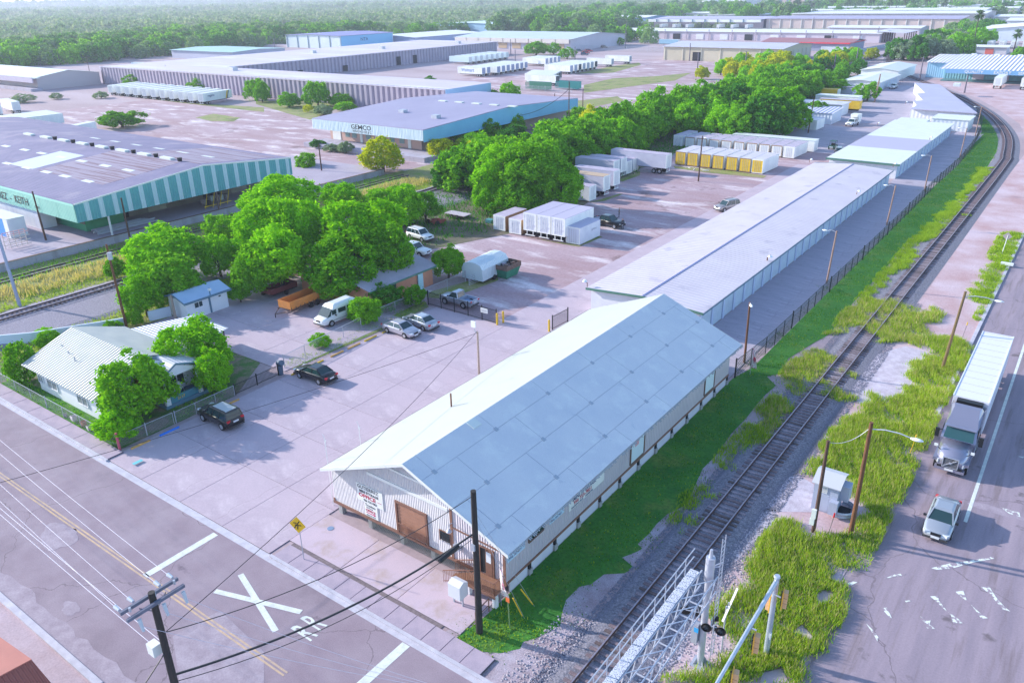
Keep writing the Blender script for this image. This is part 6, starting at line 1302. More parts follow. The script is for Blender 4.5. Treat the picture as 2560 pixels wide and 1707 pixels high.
for i in range(7): mb.box(11.0,11.02,-.48,.48,.78+i*.1,.8+i*.1)
mb.bar((11.04,-.46,.78),(11.04,.46,1.45),.05); mb.cyl((11.03,0,1.12),(11.06,0,1.12),.1); mb.build('grille_bars', steel, gr)
MB().box(11.03,11.07,-.3,.3,.45,.6).build('plate', plate, tr); MB().box(10.6,11.03,-1.05,1.05,.38,.6).build('bumper', lor, tr)
fb = K(12,1775,1278); tr.location = (-3.85, fb.y+11.1, .02); tr.rotation_euler = (0, 0, -math.pi/2)
# ------------------------------------------------------------------ box trailers and containers
crib = mat('ribbed_container_white', (.70,.72,.78), .55, col2=(.60,.62,.70), scale=.7, corr=(0,.4,.05)); ctop = mat('dusty_container_roof', (.52,.46,.55), .7, col2=(.42,.37,.46), scale=.8); lav_side = mat('lavender_trailer_side', (.55,.54,.64), .6, col2=(.47,.46,.58), scale=.5, corr=(0,.5,.04)); rustside = mat('tan_container_side', (.38,.24,.12), .8, col2=(.28,.17,.10), scale=.8)
cleanw = mat('trailer_side_white', (.84,.85,.83), .5, col2=(.68,.70,.73), scale=.5, lo=.42, hi=.68, stretch=(1,1,.3), grain=.03, bscale=3)
worndoor = mat('scuffed_white_door', (.74,.76,.82), .6, col2=(.52,.54,.64), scale=1.3, lo=.5, hi=.66)
def container(L=6.1, W_=2.44, Hh=2.6, z=.15, side=cleanw, top=ctop, door=white, frame_=None, wheels=False, openback=False, cat='container', name='container', wr=.5):
    """door end at local y=0 facing -y, body runs to +y, centred on x"""
    root = thing(name, 'x', cat); hw_ = W_/2; zt = z+Hh
    MB().box(-hw_, hw_, .05, L, z, zt-.02).build('box', side, root); MB().box(-hw_-.02, hw_+.02, 0.03, L+.02, zt-.018, zt+.03).build('roof', top, root)
    f = frame_ or side
    mb = MB(); mb.box(-hw_-.01,-hw_+.12,-.02,.045,z,zt+.02); mb.box(hw_-.12,hw_+.01,-.02,.045,z,zt+.02); mb.box(-hw_+.121,hw_-.121,-.02,.045,zt-.16,zt+.02); mb.box(-hw_+.121,hw_-.121,-.02,.045,z,z+.14); mb.build('door_frame', f, root)
    if openback: MB().box(-hw_+.125, hw_-.125, .0, .03, z+.15, zt-.17).build('opening', dark, root)
    else:
        for s_ in (-1, 1): MB().box(min(s_*.01, s_*(hw_-.125)), max(s_*.01, s_*(hw_-.125)), -.005, .03, z+.145, zt-.165).build('door', door, root)
        if not wheels: pass
        mb = MB()
        for x in (-.55, -.2, .2, .55): mb.box(x-.02, x+.02, -.04, -.01, z+.2, zt-.25)
        mb.build('lock_rods', mat('rod_grey', (.5,.5,.56), .5), root)
    if wheels:
        for y in ((1.4, 2.7) if L > 8 else (1.4,)):
            for s_ in (-1, 1): wheel(root, s_*0+0, 0, .01) if False else None
            for s_ in (-1, 1):
                w_ = MB().cyl((s_*(hw_-.35), y, wr), (s_*(hw_-.02), y, wr), wr, n=16).build('wheel', tyre, root); MB().cyl((s_*(hw_-.02), y, wr), (s_*hw_, y, wr), wr*.55, n=12).build('rim', rimm, w_)
        MB().box(-.45,.45,.4,L-.5,z-.28,z-.003).build('chassis', black, root)
        for s_ in (-1, 1): MB().box(s_*.8-.06,s_*.8+.06,L-2.9,L-2.75,.02,z-.003).build('landing_leg', steel, root)
        mb = MB(); mb.box(-.9,.9,-.02,.08,.42,.54); mb.box(-.62,-.52,.0,.08,.541,z); mb.box(.52,.62,.0,.08,.541,z); mb.build('underrun_bar', white, root)
    return root
def put_row(proto, items):
    """items: (x, y, rz, label, group, mats)"""
    place_all(proto, [dict(loc=(x,y,0), rz=rz, label=lb, **({'group': g} if g else {}), mats=m_ or {}) for x, y, rz, lb, g, m_ in items])
ords = ['leftmost', 'second', 'third', 'fourth', 'fifth', 'sixth', 'seventh', 'eighth', 'ninth', 'rightmost']
yell = container(8.6, 2.4, 2.75, .15, cleanw, mat('white_dusty_roof', (.62,.60,.66), .7, col2=(.52,.49,.56), scale=.6), yellow, rustside)
xs_ = [-73.0,-70.2,-67.3,-64.4,-61.4,-58.5,-55.9]
put_row(yell, [(x, 160.9, -.03, '%s yellow fronted storage container, counted from the left in its row' % (ords[i] if i < 6 else 'rightmost, brightest'), 'yellow fronted containers in a row', {'door_frame': rustside} if i < 6 else {'door_frame': cleanw}) for i, x in enumerate(xs_)])
wc = container(8.6, 2.45, 2.45, .15, cleanw, ctop, white, rustside)
xs_ = [-79.8,-76.7,-73.6,-70.6,-67.5,-64.4,-61.5,-58.6,-55.8]
put_row(wc, [(x, 180.6-i*.06, -.03, '%s white storage container, counted from the left behind the yellow row' % (ords[i] if i < 8 else 'rightmost'), 'white containers in the second row', {'door_frame': cleanw} if i == 8 else {}) for i, x in enumerate(xs_)])
gc = container(8.6, 2.45, 2.5, .15, worndoor, ctop, worndoor, cleanw); put_row(gc, [(-83.2, 181.4, 0, 'blue white container half under the tree at the left of the second row', None, {})])
sc_ = container(6.5, 2.5, 2.5, .15, cleanw, mat('pale_container_roof', (.58,.58,.68), .6), white, cleanw)
put_row(sc_, [(x, 221.9-i*.3, -.02, '%s of the four white containers near the box truck' % ('leftmost','second from left','third from left','rightmost')[i], 'four white containers near the box truck', {}) for i, x in enumerate((-72.2,-69.2,-66.1,-63.2))])
# six boxes in front of the huge tree
a1 = container(6, 2.35, 2.35, .12, rustside, ctop, white, cleanw); put_row(a1, [(-75.1, 98.3, 0, 'leftmost small white box container under the huge feathery tree', 'small white boxes under the huge tree', {'door': worndoor}), (-71.7, 97.9, 0, 'small white box container standing left of the three trailers', 'small white boxes under the huge tree', {'door': worndoor})])
a2 = container(8.4, 2.45, 2.75, 1.15, cleanw, mat('lavender_trailer_roof', (.48,.45,.58), .6), worndoor, cleanw, True, cat='trailer', name='box_trailer')
put_row(a2, [(x, 97.6, 0, lb, 'three white trailers in front of the huge tree', {}) for x, lb in ((-68.6,'left one of the three tall white trailers in front of the huge tree'),(-66.0,'middle one of the three tall white trailers in front of the huge tree'),(-63.4,'right one of the three tall white trailers, beside the low container'))])
a3 = container(6.06, 2.44, 2.55, .12, crib, mat('lavender_trailer_roof', (.48,.45,.58), .6), mat('ribbed_door', (.68,.72,.82), .5, corr=(0,.2,.02)), cleanw); put_row(a3, [(-61.2, 98.3, 0, 'low white shipping container with faint lettering on its side', None, {})])
lettering(a3, 'SHIPPING', mat('faded_ink', (.45,.45,.52), .6), (a3.location.x+1.235, a3.location.y+3.2, 1.5), (0,1,0), (0,0,1), .42).matrix_parent_inverse
# trailers pointing into the trees (doors facing the yard, +x)
rzx = math.pi/2
def tx_row(items, L, wheels=True, **k):
    pr = container(L, wheels=wheels, cat='trailer' if wheels else 'container', name='box_trailer' if wheels else 'container', **k); put_row(pr, [(x, y, rzx, lb, None, m_) for x, y, lb, m_ in items])
tx_row([(-72.2,127.6,'cream trailer with rusty roof edge backing out of the trees', {'roof': mat('ochre_roof', (.52,.38,.26), .7)}), (-72.9,132.6,'lavender sided trailer right of the cream one', {}), (-77.6,143.9,'tall white trailer with open door panel before the trees', {}), (-77.6,140.9,'second tall trailer seen beside the open door panel', {})], 9, z=1.15, Hh=2.75, W_=2.5, side=lav_side, door=cleanw, frame_=cleanw)
tx_row([(-72.7,123.4,'white container nearest the huge tree, end on', {}), (-78.1,147.2,'narrow white container left of the long wheeled trailer', {}), (-78.2,150.3,'small white container with a dark notice beside the long trailer', {})], 6, False, Hh=2.6, side=crib, door=cleanw, frame_=cleanw)
tx_row([(-71.4,151.8,'long ribbed pale trailer with twin rear axles parked alone', {})], 13, z=1.25, Hh=2.75, W_=2.55, side=lav_side, door=cleanw, frame_=cleanw)
tx_row([(-71.6,211.2,'tall white trailer behind the right end of the tree belt', {})], 9, z=1.15, Hh=2.75, side=crib, door=cleanw, frame_=cleanw); tx_row([(-73.4,207.6,'nearer low white container behind the long white wall', {}),(-72.6,210.0-1.2+.9,'farther low white container behind the long white wall', {})], 6, False, Hh=2.5, side=crib, door=cleanw, frame_=cleanw)
t = thing('container', 'long white box body lying behind the second container row', 'container', (-64, 191, 0)); MB().box(-73,-53.3,190.3,193.4,.1,2.55).build('box', cleanw, t); MB().box(-73,-53.2,190.2,193.5,2.553,2.62).build('roof', membrane_w, t)
# sheds and bodies past the box truck
t = thing('metal_shed', 'pale ribbed metal shed behind the box truck', 'shed', (-68, 238, 0)); MB().box(-79,-61.6,233,242.6,0,3.0).build('wall', mat('pale_ribbed_shed', (.62,.68,.78), .5, corr=(0,.9,.05)), t); MB().prism([(-79.3,232.7,3.0),(-61.3,232.7,3.0),(-61.3,243,3.5),(-79.3,243,3.5)], (0,0,.12)).build('roof', mat('ribbed_blue_roof', (.52,.54,.72), .5, corr=(0,1.1,.15)), t)
t = thing('container', 'white ribbed container with worn flat roof behind the metal shed', 'container', (-68,250,0)); MB().box(-78,-63.7,250.5,258,0,3.2).build('box', mat('white_panel_box', (.76,.78,.82), .6, corr=(1,1.8,.04)), t); MB().box(-78.4,-63.2,250,258.4,3.203,3.35).build('roof', mat('lavender_patchy_roof', (.50,.50,.62), .6, col2=(.66,.68,.72), scale=.5), t)
t = thing('trailer', 'yellow box trailer right of the worn flat roofed container', 'trailer', (-63,262,0)); MB().box(-73,-61,259.7,262.2,1.0,3.5).build('box', yellow, t); MB().box(-73.1,-60.9,259.6,262.3,3.503,3.6).build('roof', ctop, t); MB().box(-72,-61.5,260.2,261.8,.5,.99).build('chassis', black, t)
t = thing('trailer', 'long white box trailer behind the yellow one', 'trailer', (-66,271,0)); MB().box(-77,-64,269,274,.5,3.4).build('box', cleanw, t); MB().box(-77.1,-63.9,268.9,274.1,3.403,3.5).build('roof', membrane_w, t)
t = thing('trailer', 'yellow body trailer under the trees left of the lone tree', 'trailer', (-78,289,0)); MB().box(-82,-75.5,288,291.5,.6,3.3).build('box', yellow, t); MB().box(-75.45,-75.3,288,291.5,.6,3.35).build('door', white, t)
t = thing('small_shed', 'small lavender shed left of the round tree at the storage building', 'shed', (-74,300,0)); MB().box(-80,-73.5,300,305,0,3).build('wall', mat('lavender_wall', (.5,.5,.64), .7), t); MB().box(-80.2,-73.3,299.8,305.2,3.003,3.15).build('roof', ctop, t)
ptree('c',1790,400,150,110,'mid','green','lone round tree beside the tall pole on the storage lane',.3)
ptree('c',1060,650,160,100,'mid','green','tree in front of the ribbed metal shed behind the containers',.5)
ptree('c',740,660,130,80,'mid','dark','dark bush between the containers and the metal shed',.2)
ptree('c',320,540,150,150,'mid','lime','bright tree left of the four white containers',1)
ptree('b',1000,270,310,160,'near','lime','lime tree overhanging the second row of containers',1.5)
ptree('b',560,290,230,140,'near','green','round tree behind the left end of the second row',1)
ptree('c',1300,320,210,90,'mid','green','wide tree before the pale roofed storage building',.8)
# other trailers in the yards on the left (each its own)
lt = container(14.5, 2.55, 2.8, 1.15, cleanw, membrane_w, white, cleanw, True, cat='trailer', name='box_trailer')
items = []
for i in range(11):
    x = -327+i*6.15; items.append((x, 172.2, .20, ('leftmost trailer of the long white row below the fluted wall' if i == 0 else '%s trailer from the left in the long white row below the fluted wall' % ['','second','third','fourth','fifth','sixth','seventh','eighth','ninth','tenth',''][i]) if i < 10 else 'white trailer with blue lettering and yellow stripe at the right end of the row', 'white trailer row below the fluted wall', {}))
items += [(-259.3+0, 104.9, -.02, 'white trailer with green letters at the left edge', None, {}), (-262.6, 105.2, -.02, 'white trailer just left of the one with green letters', None, {}), (-266, 105.6, -.02, 'third white trailer from the right at the left edge', None, {}), (-269.3,106,-.02,'fourth white trailer from the right at the left edge', None, {}), (-226.5, 101, .35, 'white trailer roof showing above the striped warehouse roof', None, {}), (-299,118,1.4,'far white trailer above the lettered green one', None, {}), (-304,126,1.4,'farthest white trailer at the left edge', None, {})]
tc = []
for i in range(7): tc.append((-205.5-i*.35, 327+i*4.3, rzx-.02, '%s trailer of the open backed row in the middle yard' % ['nearest','second','third','fourth','fifth','sixth','farthest'][i], 'open backed trailers in the middle yard', {'door': dark if i in (2,6) else mat('grey_blue_door', (.42,.46,.60), .6)}))
for i in range(5): tc.append((-176.5+0-i*1.9+2*(i==0)-10, 283+i*4.2, rzx, '%s open trailer of the group partly hidden by the fluted roof' % ['first','second','third','fourth','fifth'][i], 'open trailers behind the fluted roof', {'door': dark}))
for i in range(9): tc.append((-236-i*.5+(3 if i > 1 else 0), 300+i*4.4, rzx, '%s trailer of the blue doored group beside the big yard' % ['nearest','second','third','fourth','fifth','sixth','seventh','eighth','farthest'][i], 'blue doored trailers in the big yard', {'door': mat('blue_grey_door2', (.30,.34,.52), .6)}))
for i in range(4): tc.append((-240-i*.5, 358+i*4.6, rzx, '%s trailer of the four near the round bushes' % ['nearest','second','third','farthest'][i], 'four trailers near the round bushes', {'door': mat('grey_blue_door', (.42,.46,.60), .6)}))
for i in range(8): tc.append((-285-i*.3, 351+i*5.2, rzx-.05, '%s trailer of the pale blue row against the fluted wall' % ['nearest','second','third','fourth','fifth','sixth','seventh','farthest'][i], 'pale blue trailers against the fluted wall', {'box': mat('pale_blue_trailer', (.52,.66,.74), .5)}))
tc += [(-207.6,369,rzx,'lone open backed white trailer above the grass strip', None, {'door': mat('grey_blue_door', (.42,.46,.60), .6)}), (-207.7,388,rzx,'farthest lone white trailer toward the beige warehouse', None, {'door': mat('grey_blue_door', (.42,.46,.60), .6)})]
for i in range(3): tc.append((-138-i*.5, 396+i*4.2, rzx, '%s white trailer beside the beige warehouse corner' % ['nearest','middle','farthest'][i], 'trailers beside the beige warehouse', {'door': mat('grey_blue_door', (.42,.46,.60), .6)}))
for i in range(2): tc.append((-36.5+i*8.5+1.5, 344.5, 0, '%s white trailer backed to the teal warehouse dock' % ['left','right'][i], 'trailers at the teal warehouse', {}))
for i in range(6): tc.append((-380+i*14+(i>2)*18, 770, 0, '%s trailer in the distant row under the white canopy' % ['first','second','third','fourth','fifth','sixth'][i], 'distant trailers under the white canopy', {}))
for i in range(5): tc.append((-72+i*6, 566, 0, '%s trailer in the row before the pale gabled warehouse' % ['first','second','third','fourth','fifth'][i], 'trailers before the pale gabled warehouse', {}))
tc += [(-125.8,490,rzx+.1,'white trailer beside the low red roofed shed', None, {}), (-248,532,rzx,'cyan trailer parked beyond the fenced yard', None, {'box': mat('cyan_trailer', (.26,.46,.60), .5)}), (-330,560,rzx,'small white trailer far behind the big yard', None, {}), (-398,262,rzx+.3,'white trailer behind the left end of the fluted warehouse', None, {}), (-412,240,rzx+.3,'second white trailer behind the left end of the fluted warehouse', None, {}), (-425,250,rzx+.2,'blue sided trailer behind the left end of the fluted warehouse', None, {'box': mat('pale_blue_trailer', (.52,.66,.74), .5)})]
allt = items+tc
roots = place_all(lt, [dict(loc=(x,y,0), rz=rz, label=lb, **({'group': g} if g else {}), mats=m_ or {}) for x, y, rz, lb, g, m_ in allt])
def lettering_on(root, s, m, lx, ly, lz, size, side=1, sx=1.):
    """letters on the long +x or -x side of a trailer, in its own frame"""
    cu = bpy.data.curves.new('lettering', 'FONT'); cu.body = s; cu.size = size; cu.extrude = .01; cu.offset = .01
    tmp = bpy.data.objects.new('tmp', cu); COL.objects.link(tmp); me = bpy.data.meshes.new_from_object(tmp.evaluated_get(bpy.context.evaluated_depsgraph_get())); bpy.data.objects.remove(tmp); me.materials.clear(); me.materials.append(m)
    if side > 0: me.transform(Matrix(((0,0,1,lx),(sx,0,0,ly),(0,1,0,lz),(0,0,0,1))))
    else: me.transform(Matrix(((0,0,-1,lx),(-sx,0,0,ly),(0,1,0,lz),(0,0,0,1))))
    o = bpy.data.objects.new('lettering', me); COL.objects.link(o); o.parent = root
lettering_on(roots[10], 'regatio', navy, 1.29, 2.2, 2.6, 1.2); MB_ = MB().prism([(1.285,10.9,1.2),(1.285,11.6,1.2),(1.285,12.6,3.9),(1.285,11.9,3.9)], (.02,0,0)); o = MB_.build('stripe', yellow); o.parent = roots[10]
MB_ = MB().prism([(1.285,11.7,1.2),(1.285,12.1,1.2),(1.285,13.1,3.9),(1.285,12.7,3.9)], (.02,0,0)); o = MB_.build('stripe', navy); o.parent = roots[10]
lettering_on(roots[11], 'DTI', mat('green_ink', (.02,.28,.20), .6), 1.29, 2.6, 1.9, 2.0, sx=1.2)
wal = [r for r in roots if r['label'].startswith('nearest trailer of the blue doored')][0]; lettering_on(wal, 'Walmart', bluei, -1.29, 12.2, 2.1, 2.1, side=-1)
# timber stack racks, open frame wagons, campers, skips
t = thing('frame_wagon', 'open green slatted wagon body, left one behind the fence', 'wagon', (-182,267,0)); gf = mat('wagon_green', (.05,.22,.15), .7)
def slat_body(t, x0, x1, y0, y1, z0, z1, n):
    for z in (z0, z1): MB().box(x0,x1,y0,y0+.15,z,z+.2).build('rail', gf, t)
    for z in (z0, z1): MB().box(x0,x1,y1-.15,y1,z,z+.2).build('rail', gf, t)
    for i in range(n+1):
        x = x0+(x1-x0)*i/n; MB().box(x-.12,x+.12,y0-.02,y0+.13,z0+.2,z1).build('slat', gf, t)
    MB().box(x0,x1,y0+.2,y1-.2,z0,z0+.15).build('floor', gf, t); MB().box(x0,x1,y1-.1,y1-.05,z0+.2,z1).build('back_panel', gf, t)
slat_body(t, -188,-177.4,265.5,268,.5,2.9,18)
t = thing('frame_wagon', 'open teal wagon body, right one behind the fence', 'wagon', (-173,272,0)); gf = mat('wagon_teal', (.02,.24,.24), .7); slat_body(t, -178.5,-168.2,272.5,275,.5,2.9,16)
t = thing('camper_shell', 'long silver camper shell with curved ribbed roof beside the cattle gate', 'camper', (-63.2,78.5,0)); sv = mat('ribbed_silver_shell', (.66,.74,.80), .4, .2, corr=(1,.35,.04))
pr = [(-64.7,0,.5),(-64.75,0,1.9),(-64.4,0,2.5),(-63.6,0,2.8),(-62.6,0,2.85),(-61.7,0,2.6),(-61.3,0,2.0),(-61.25,0,.5)]
MB().loft([[(x-.35*k/5,76.3+6.2*k/5,z) for x,_,z in pr] for k in range(6)]).build('shell', sv, t); MB().box(-64.5,-61.5,77,82,.2,.499).build('chassis', black, t)
for x in (-64.6,-61.4): MB().cyl((x-.1,79,.35),(x+.1,79,.35),.35,n=14).build('wheel', tyre, t)
t = thing('cattle_gate', 'galvanised tubular cattle gate leaning along the silver camper', 'gate', (-62.8,78,0)); mb = None
for i in range(6): MB().tube([(-62.6,75.1,.15+i*.24),(-62.3,80.7,.15+i*.24)], .035, 5).build('rail', steel, t)
for k in range(5): MB().tube([(-62.6+.3*k/4,75.1+5.6*k/4,.1),(-62.6+.3*k/4,75.1+5.6*k/4,1.45)], .035, 5).build('upright', steel, t)
t = thing('skip', 'green skip filled with rubbish and a rusty top rim', 'skip', (-60.9,80.6,0)); sg = mat('skip_green', (.03,.23,.13), .7, col2=(.02,.16,.10), scale=2)
MB().loft([[(-61.8,79.8,.1),(-60.0,79.8,.1),(-60.0,82.3,.1),(-61.8,82.3,.1)],[(-62.0,79.5,1.3),(-59.7,79.5,1.3),(-59.7,82.7,1.3),(-62.0,82.7,1.3)]]).build('body', sg, t)
for bx in ((-62.05,-59.65,79.45,79.52),(-62.05,-59.65,82.68,82.75),(-62.05,-61.98,79.53,82.67),(-59.72,-59.65,79.53,82.67)): MB().box(*bx,1.3,1.95).build('side_panel', rust, t)
for i in range(14): MB().cbox((rr.uniform(-61.6,-60.1),rr.uniform(80,82.3),1.45+rr.random()*.4),(rr.uniform(.3,.9),rr.uniform(.2,.5),rr.uniform(.1,.3)),rr.random()*3).build('rubbish', rr.choice([rust,wood,walkm,dark]), t)
t = thing('flat_trailer', 'orange timber sided flat trailer on the shaded drive', 'trailer', (-75,57.6,0)); ow = mat('orange_plywood', (.72,.26,.05), .7, col2=(.58,.22,.06), scale=1.5)
ang = math.atan2(60.4-55.6, -76.3+75.0+0)
A0 = Vector((-74.0,55.2,0)); dv = (Vector((-74.3,61.0,0))-A0).normalized(); nv = Vector((-dv.y,dv.x,0)); 
def obx(s0,s1,n0,n1,z0,z1,nm,m):
    q = [A0+dv*s0+nv*n0, A0+dv*s1+nv*n0, A0+dv*s1+nv*n1, A0+dv*s0+nv*n1]; return MB().prism([(p.x,p.y,z0) for p in q],(0,0,z1-z0)).build(nm, m, t)
obx(0,5.8,0,.06,.75,1.65,'side_board',ow); obx(0,5.8,2.04,2.1,.75,1.65,'side_board',ow); obx(0,.06,.061,2.039,.75,1.65,'end_board',ow); obx(5.74,5.8,.061,2.039,.75,1.65,'end_board',ow); obx(.06,5.74,.07,2.03,.66,.76,'floor',ow)
obx(-.1,5.9,-.12,-.02,.5,.62,'frame_rail',rust); obx(-.1,5.9,2.12,2.2,.5,.62,'frame_rail',rust)
for k in range(9): obx(.1+k*.7,.15+k*.7,-.1,-.05,.62,.95,'stake',rust)
for s0 in (3.2,4.2):
    p = A0+dv*s0-nv*.12; MB().cyl((p.x+.1,p.y,.36),(p.x-.14,p.y,.36),.36,n=16).build('wheel', tyre, t)
p = A0-dv*1.5+nv*1.05; MB().bar((A0.x,A0.y,.5),(p.x,p.y,.5),.08).build('drawbar', rust, t); q = A0+nv*2.1; MB().bar((q.x,q.y,.5),(p.x,p.y,.5),.08).build('drawbar', rust, t); MB().bar((p.x,p.y,0),(p.x,p.y,.55),.07).build('jockey_stand', black, t)
t = thing('flat_trailer', 'dark red utility trailer behind the orange one under the tree', 'trailer', (-81,58.5,0)); dr_ = mat('dark_red_frame', (.22,.05,.05), .7)
MB().box(-82.3,-80.3,57.4,61.5,.5,.62).build('floor', dark, t)
for bx in ((-82.3,-80.3,57.4,57.5),(-82.3,-80.3,61.4,61.5),(-82.3,-82.2,57.51,61.39),(-80.4,-80.3,57.51,61.39)): MB().box(*bx,.62,1.3).build('side_panel', dr_, t)
for x in (-82.4,-80.2): MB().cyl((x-.1,59.6,.34),(x+.1,59.6,.34),.34,n=14).build('wheel', tyre, t)
t = thing('farm_machine', 'rusty red farm machine beside the post at the yard corner', 'machine', tuple(K(6,1610,500))); p = t.location.copy()
for i in range(7): MB().cbox((p.x+rr.uniform(-1.3,1.3),p.y+rr.uniform(-.8,.8),.35+rr.random()*.7),(rr.uniform(.6,1.4),rr.uniform(.3,.7),rr.uniform(.2,.6)),rr.random()*3).build('panel', mat('faded_red', (.36,.07,.05), .8), t)
for dx in (-1.1,1.0): MB().cyl((p.x+dx-.1,p.y-.9,.45),(p.x+dx+.1,p.y-.9,.45),.45,n=14).build('wheel', tyre, t)
t = thing('flat_trailer', 'empty flat trailer with pale deck at the foot of the huge tree', 'trailer', tuple(K(6,1800,440))); p = t.location.copy()
MB().box(p.x-2.2,p.x+2.2,p.y-1,p.y+1,.6,.72).build('deck', mat('pale_deck', (.5,.45,.5), .8), t)
for dx in (-.5,.6):
    for dy in (-1.1,1.1): MB().cyl((p.x+dx,p.y+dy-.1,.36),(p.x+dx,p.y+dy+.1,.36),.36,n=12).build('wheel', tyre, t)
t = thing('pallet_stack', 'stack of teal pallets left of the small white boxes', 'pallets', tuple(K('a',250,1100))); p = t.location.copy(); tl = mat('teal_pallet', (.10,.34,.38), .8)
for k in range(4):
    for i in range(5): MB().box(p.x-.6+i*.26,p.x-.42+i*.26,p.y-.5,p.y+.5,.02+k*.15,.12+k*.15).build('board', tl, t)
t = thing('stacking_rack', 'white and red stacked steel racks on the loading dock', 'rack', (-128.4,48,1.15)); rm_ = mat('rack_cream', (.62,.52,.48), .7); rm2 = mat('rack_pink', (.62,.34,.36), .7)
for k in range(4):
    for i in range(5):
        MB().box(-129.3+.02*k,-129.2+.02*k,46.9+i*.8,46.98+i*.8,1.15+k*.62,1.15+k*.62+.6).build('upright', rm_ if k < 3 else rm2, t)
    for x in (-129.3,-127.9): MB().box(x,x+.09,46.9,50.2,1.15+k*.62+.5,1.15+k*.62+.6).build('rail', rm_ if k < 3 else rm2, t)
for i, (lb, m_, y0) in enumerate((('blue sided box trailer parked by the striped warehouse dock', mat('bright_blue_side', (.03,.25,.70), .6), 50.2),('white roofed trailer behind the blue sided one', cleanw, 55.5),('farthest white trailer at the left edge by the green wall', cleanw, 60.5))):
    t = thing('box_trailer', lb, 'trailer', (-140,y0,0)); MB().box(-155,-136.4-i*1.5,y0,y0+2.6,1.0,4.1).build('box', m_, t); MB().box(-136.39-i*1.5,-134.9-i*1.5,y0,y0+2.6,1.0,4.1).build('box_end', wallw, t); MB().box(-155,-134.8-i*1.5,y0-.05,y0+2.65,4.103,4.2).build('roof', membrane_w, t); MB().box(-150,-135.5-i*1.5,y0+.5,y0+2,.4,.99).build('chassis', black, t)
# dock goods
t = thing('pipe_stack', 'bundle of pale pipes lying on the shaded dock', 'pipes', (-125,65,1.2))
for k in range(9): MB().cyl((-126.6+(k%5)*.55,58.5+rr.random(),1.4+(k//5)*.3),(-126.4+(k%5)*.55,67+rr.random()*2,1.45+(k//5)*.3),.13,n=7).build('pipe', steel, t)
for i, yy in enumerate((80.5,93)):
    t = thing('yellow_rack', ['yellow steel racking on the dock, nearer one','yellow steel racking on the dock, farther one'][i], 'rack', (-126,yy,1.2))
    for k in range(4): MB().bar((-124.6,yy-2.4+k*1.5,1.2),(-124.6,yy-1.6+k*1.5,4),.1).build('upright', yellow, t)
    MB().bar((-124.6,yy-2.6,1.6),(-124.6,yy+3,1.6),.12).build('beam', yellow, t)
    for k in range(6): MB().cbox((-126+rr.random(),yy-2+k*.9,1.7+rr.random()),(.8,.6,.9),rr.random()).build('crate', rr.choice([rust,wood,dark,steel]), t)
# ------------------------------------------------------------------ people beside the black pickup
def person(label, x, y, rz, shirt, trousers, skin=(.35,.2,.14), pose=0):
    t = thing('person', label, 'person', (x, y, 0), 0)
    V = [(0,0,.95),(0,0,1.2),(0,0,1.42),(0,0,1.55),(0,.0,1.66),(.17,0,1.40),(.24,.02,1.15),(.2,.14,.95),(-.17,0,1.40),(-.24,.02,1.15),(-.2,.12,.93),(.1,0,.9),(.11,.02,.5),(.12,0,.08),(.12,.16,.05),(-.1,0,.9),(-.11,.02,.5),(-.14,0,.08),(-.14,.16,.05),(0,.01,1.74)]
    E_ = [(0,1),(1,2),(2,3),(3,4),(4,19),(2,5),(5,6),(6,7),(2,8),(8,9),(9,10),(0,11),(11,12),(12,13),(13,14),(0,15),(15,16),(16,17),(17,18)]
    R_ = [.15,.14,.15,.06,.10,.07,.05,.035,.07,.05,.035,.1,.07,.05,.04,.1,.07,.05,.04,.09]
    me = bpy.data.meshes.new('body'); me.from_pydata(V, E_, []); o = bpy.data.objects.new('body', me); COL.objects.link(o); o.parent = t; o.rotation_euler = (0,0,rz)
    sk = o.modifiers.new('s', 'SKIN'); 
    for i, r in enumerate(R_): me.skin_vertices[0].data[i].radius = (r, r*.8)
    me.skin_vertices[0].data[0].use_root = True
    o.modifiers.new('u', 'SUBSURF').levels = 1
    ev = bpy.data.meshes.new_from_object(o.evaluated_get(bpy.context.evaluated_depsgraph_get())); o.modifiers.clear(); o.data = ev; ev.materials.clear()
    sm = mat('skin', skin, .6)
    for m_ in (sm, mat(shirt[0], shirt[1], .8), mat(trousers[0], trousers[1], .8), mat('dark_hair', (.02,.015,.012), .8)): ev.materials.append(m_)
    for f in ev.polygons: z = f.center.z; f.material_index = 3 if z > 1.74 else (0 if z > 1.5 else (1 if z > .95 else 2))
    return t
p = K(7,985,545); person('person in dark clothes standing before the black pickup bonnet', p.x, p.y, .3, ('dark_shirt',(.04,.04,.06)), ('dark_jeans',(.02,.025,.05)))
p = K(7,938,450); person('person in a brown shirt standing behind the black pickup', p.x, p.y+.6, 2.2, ('brown_shirt',(.25,.16,.12)), ('grey_trousers',(.08,.07,.08)))
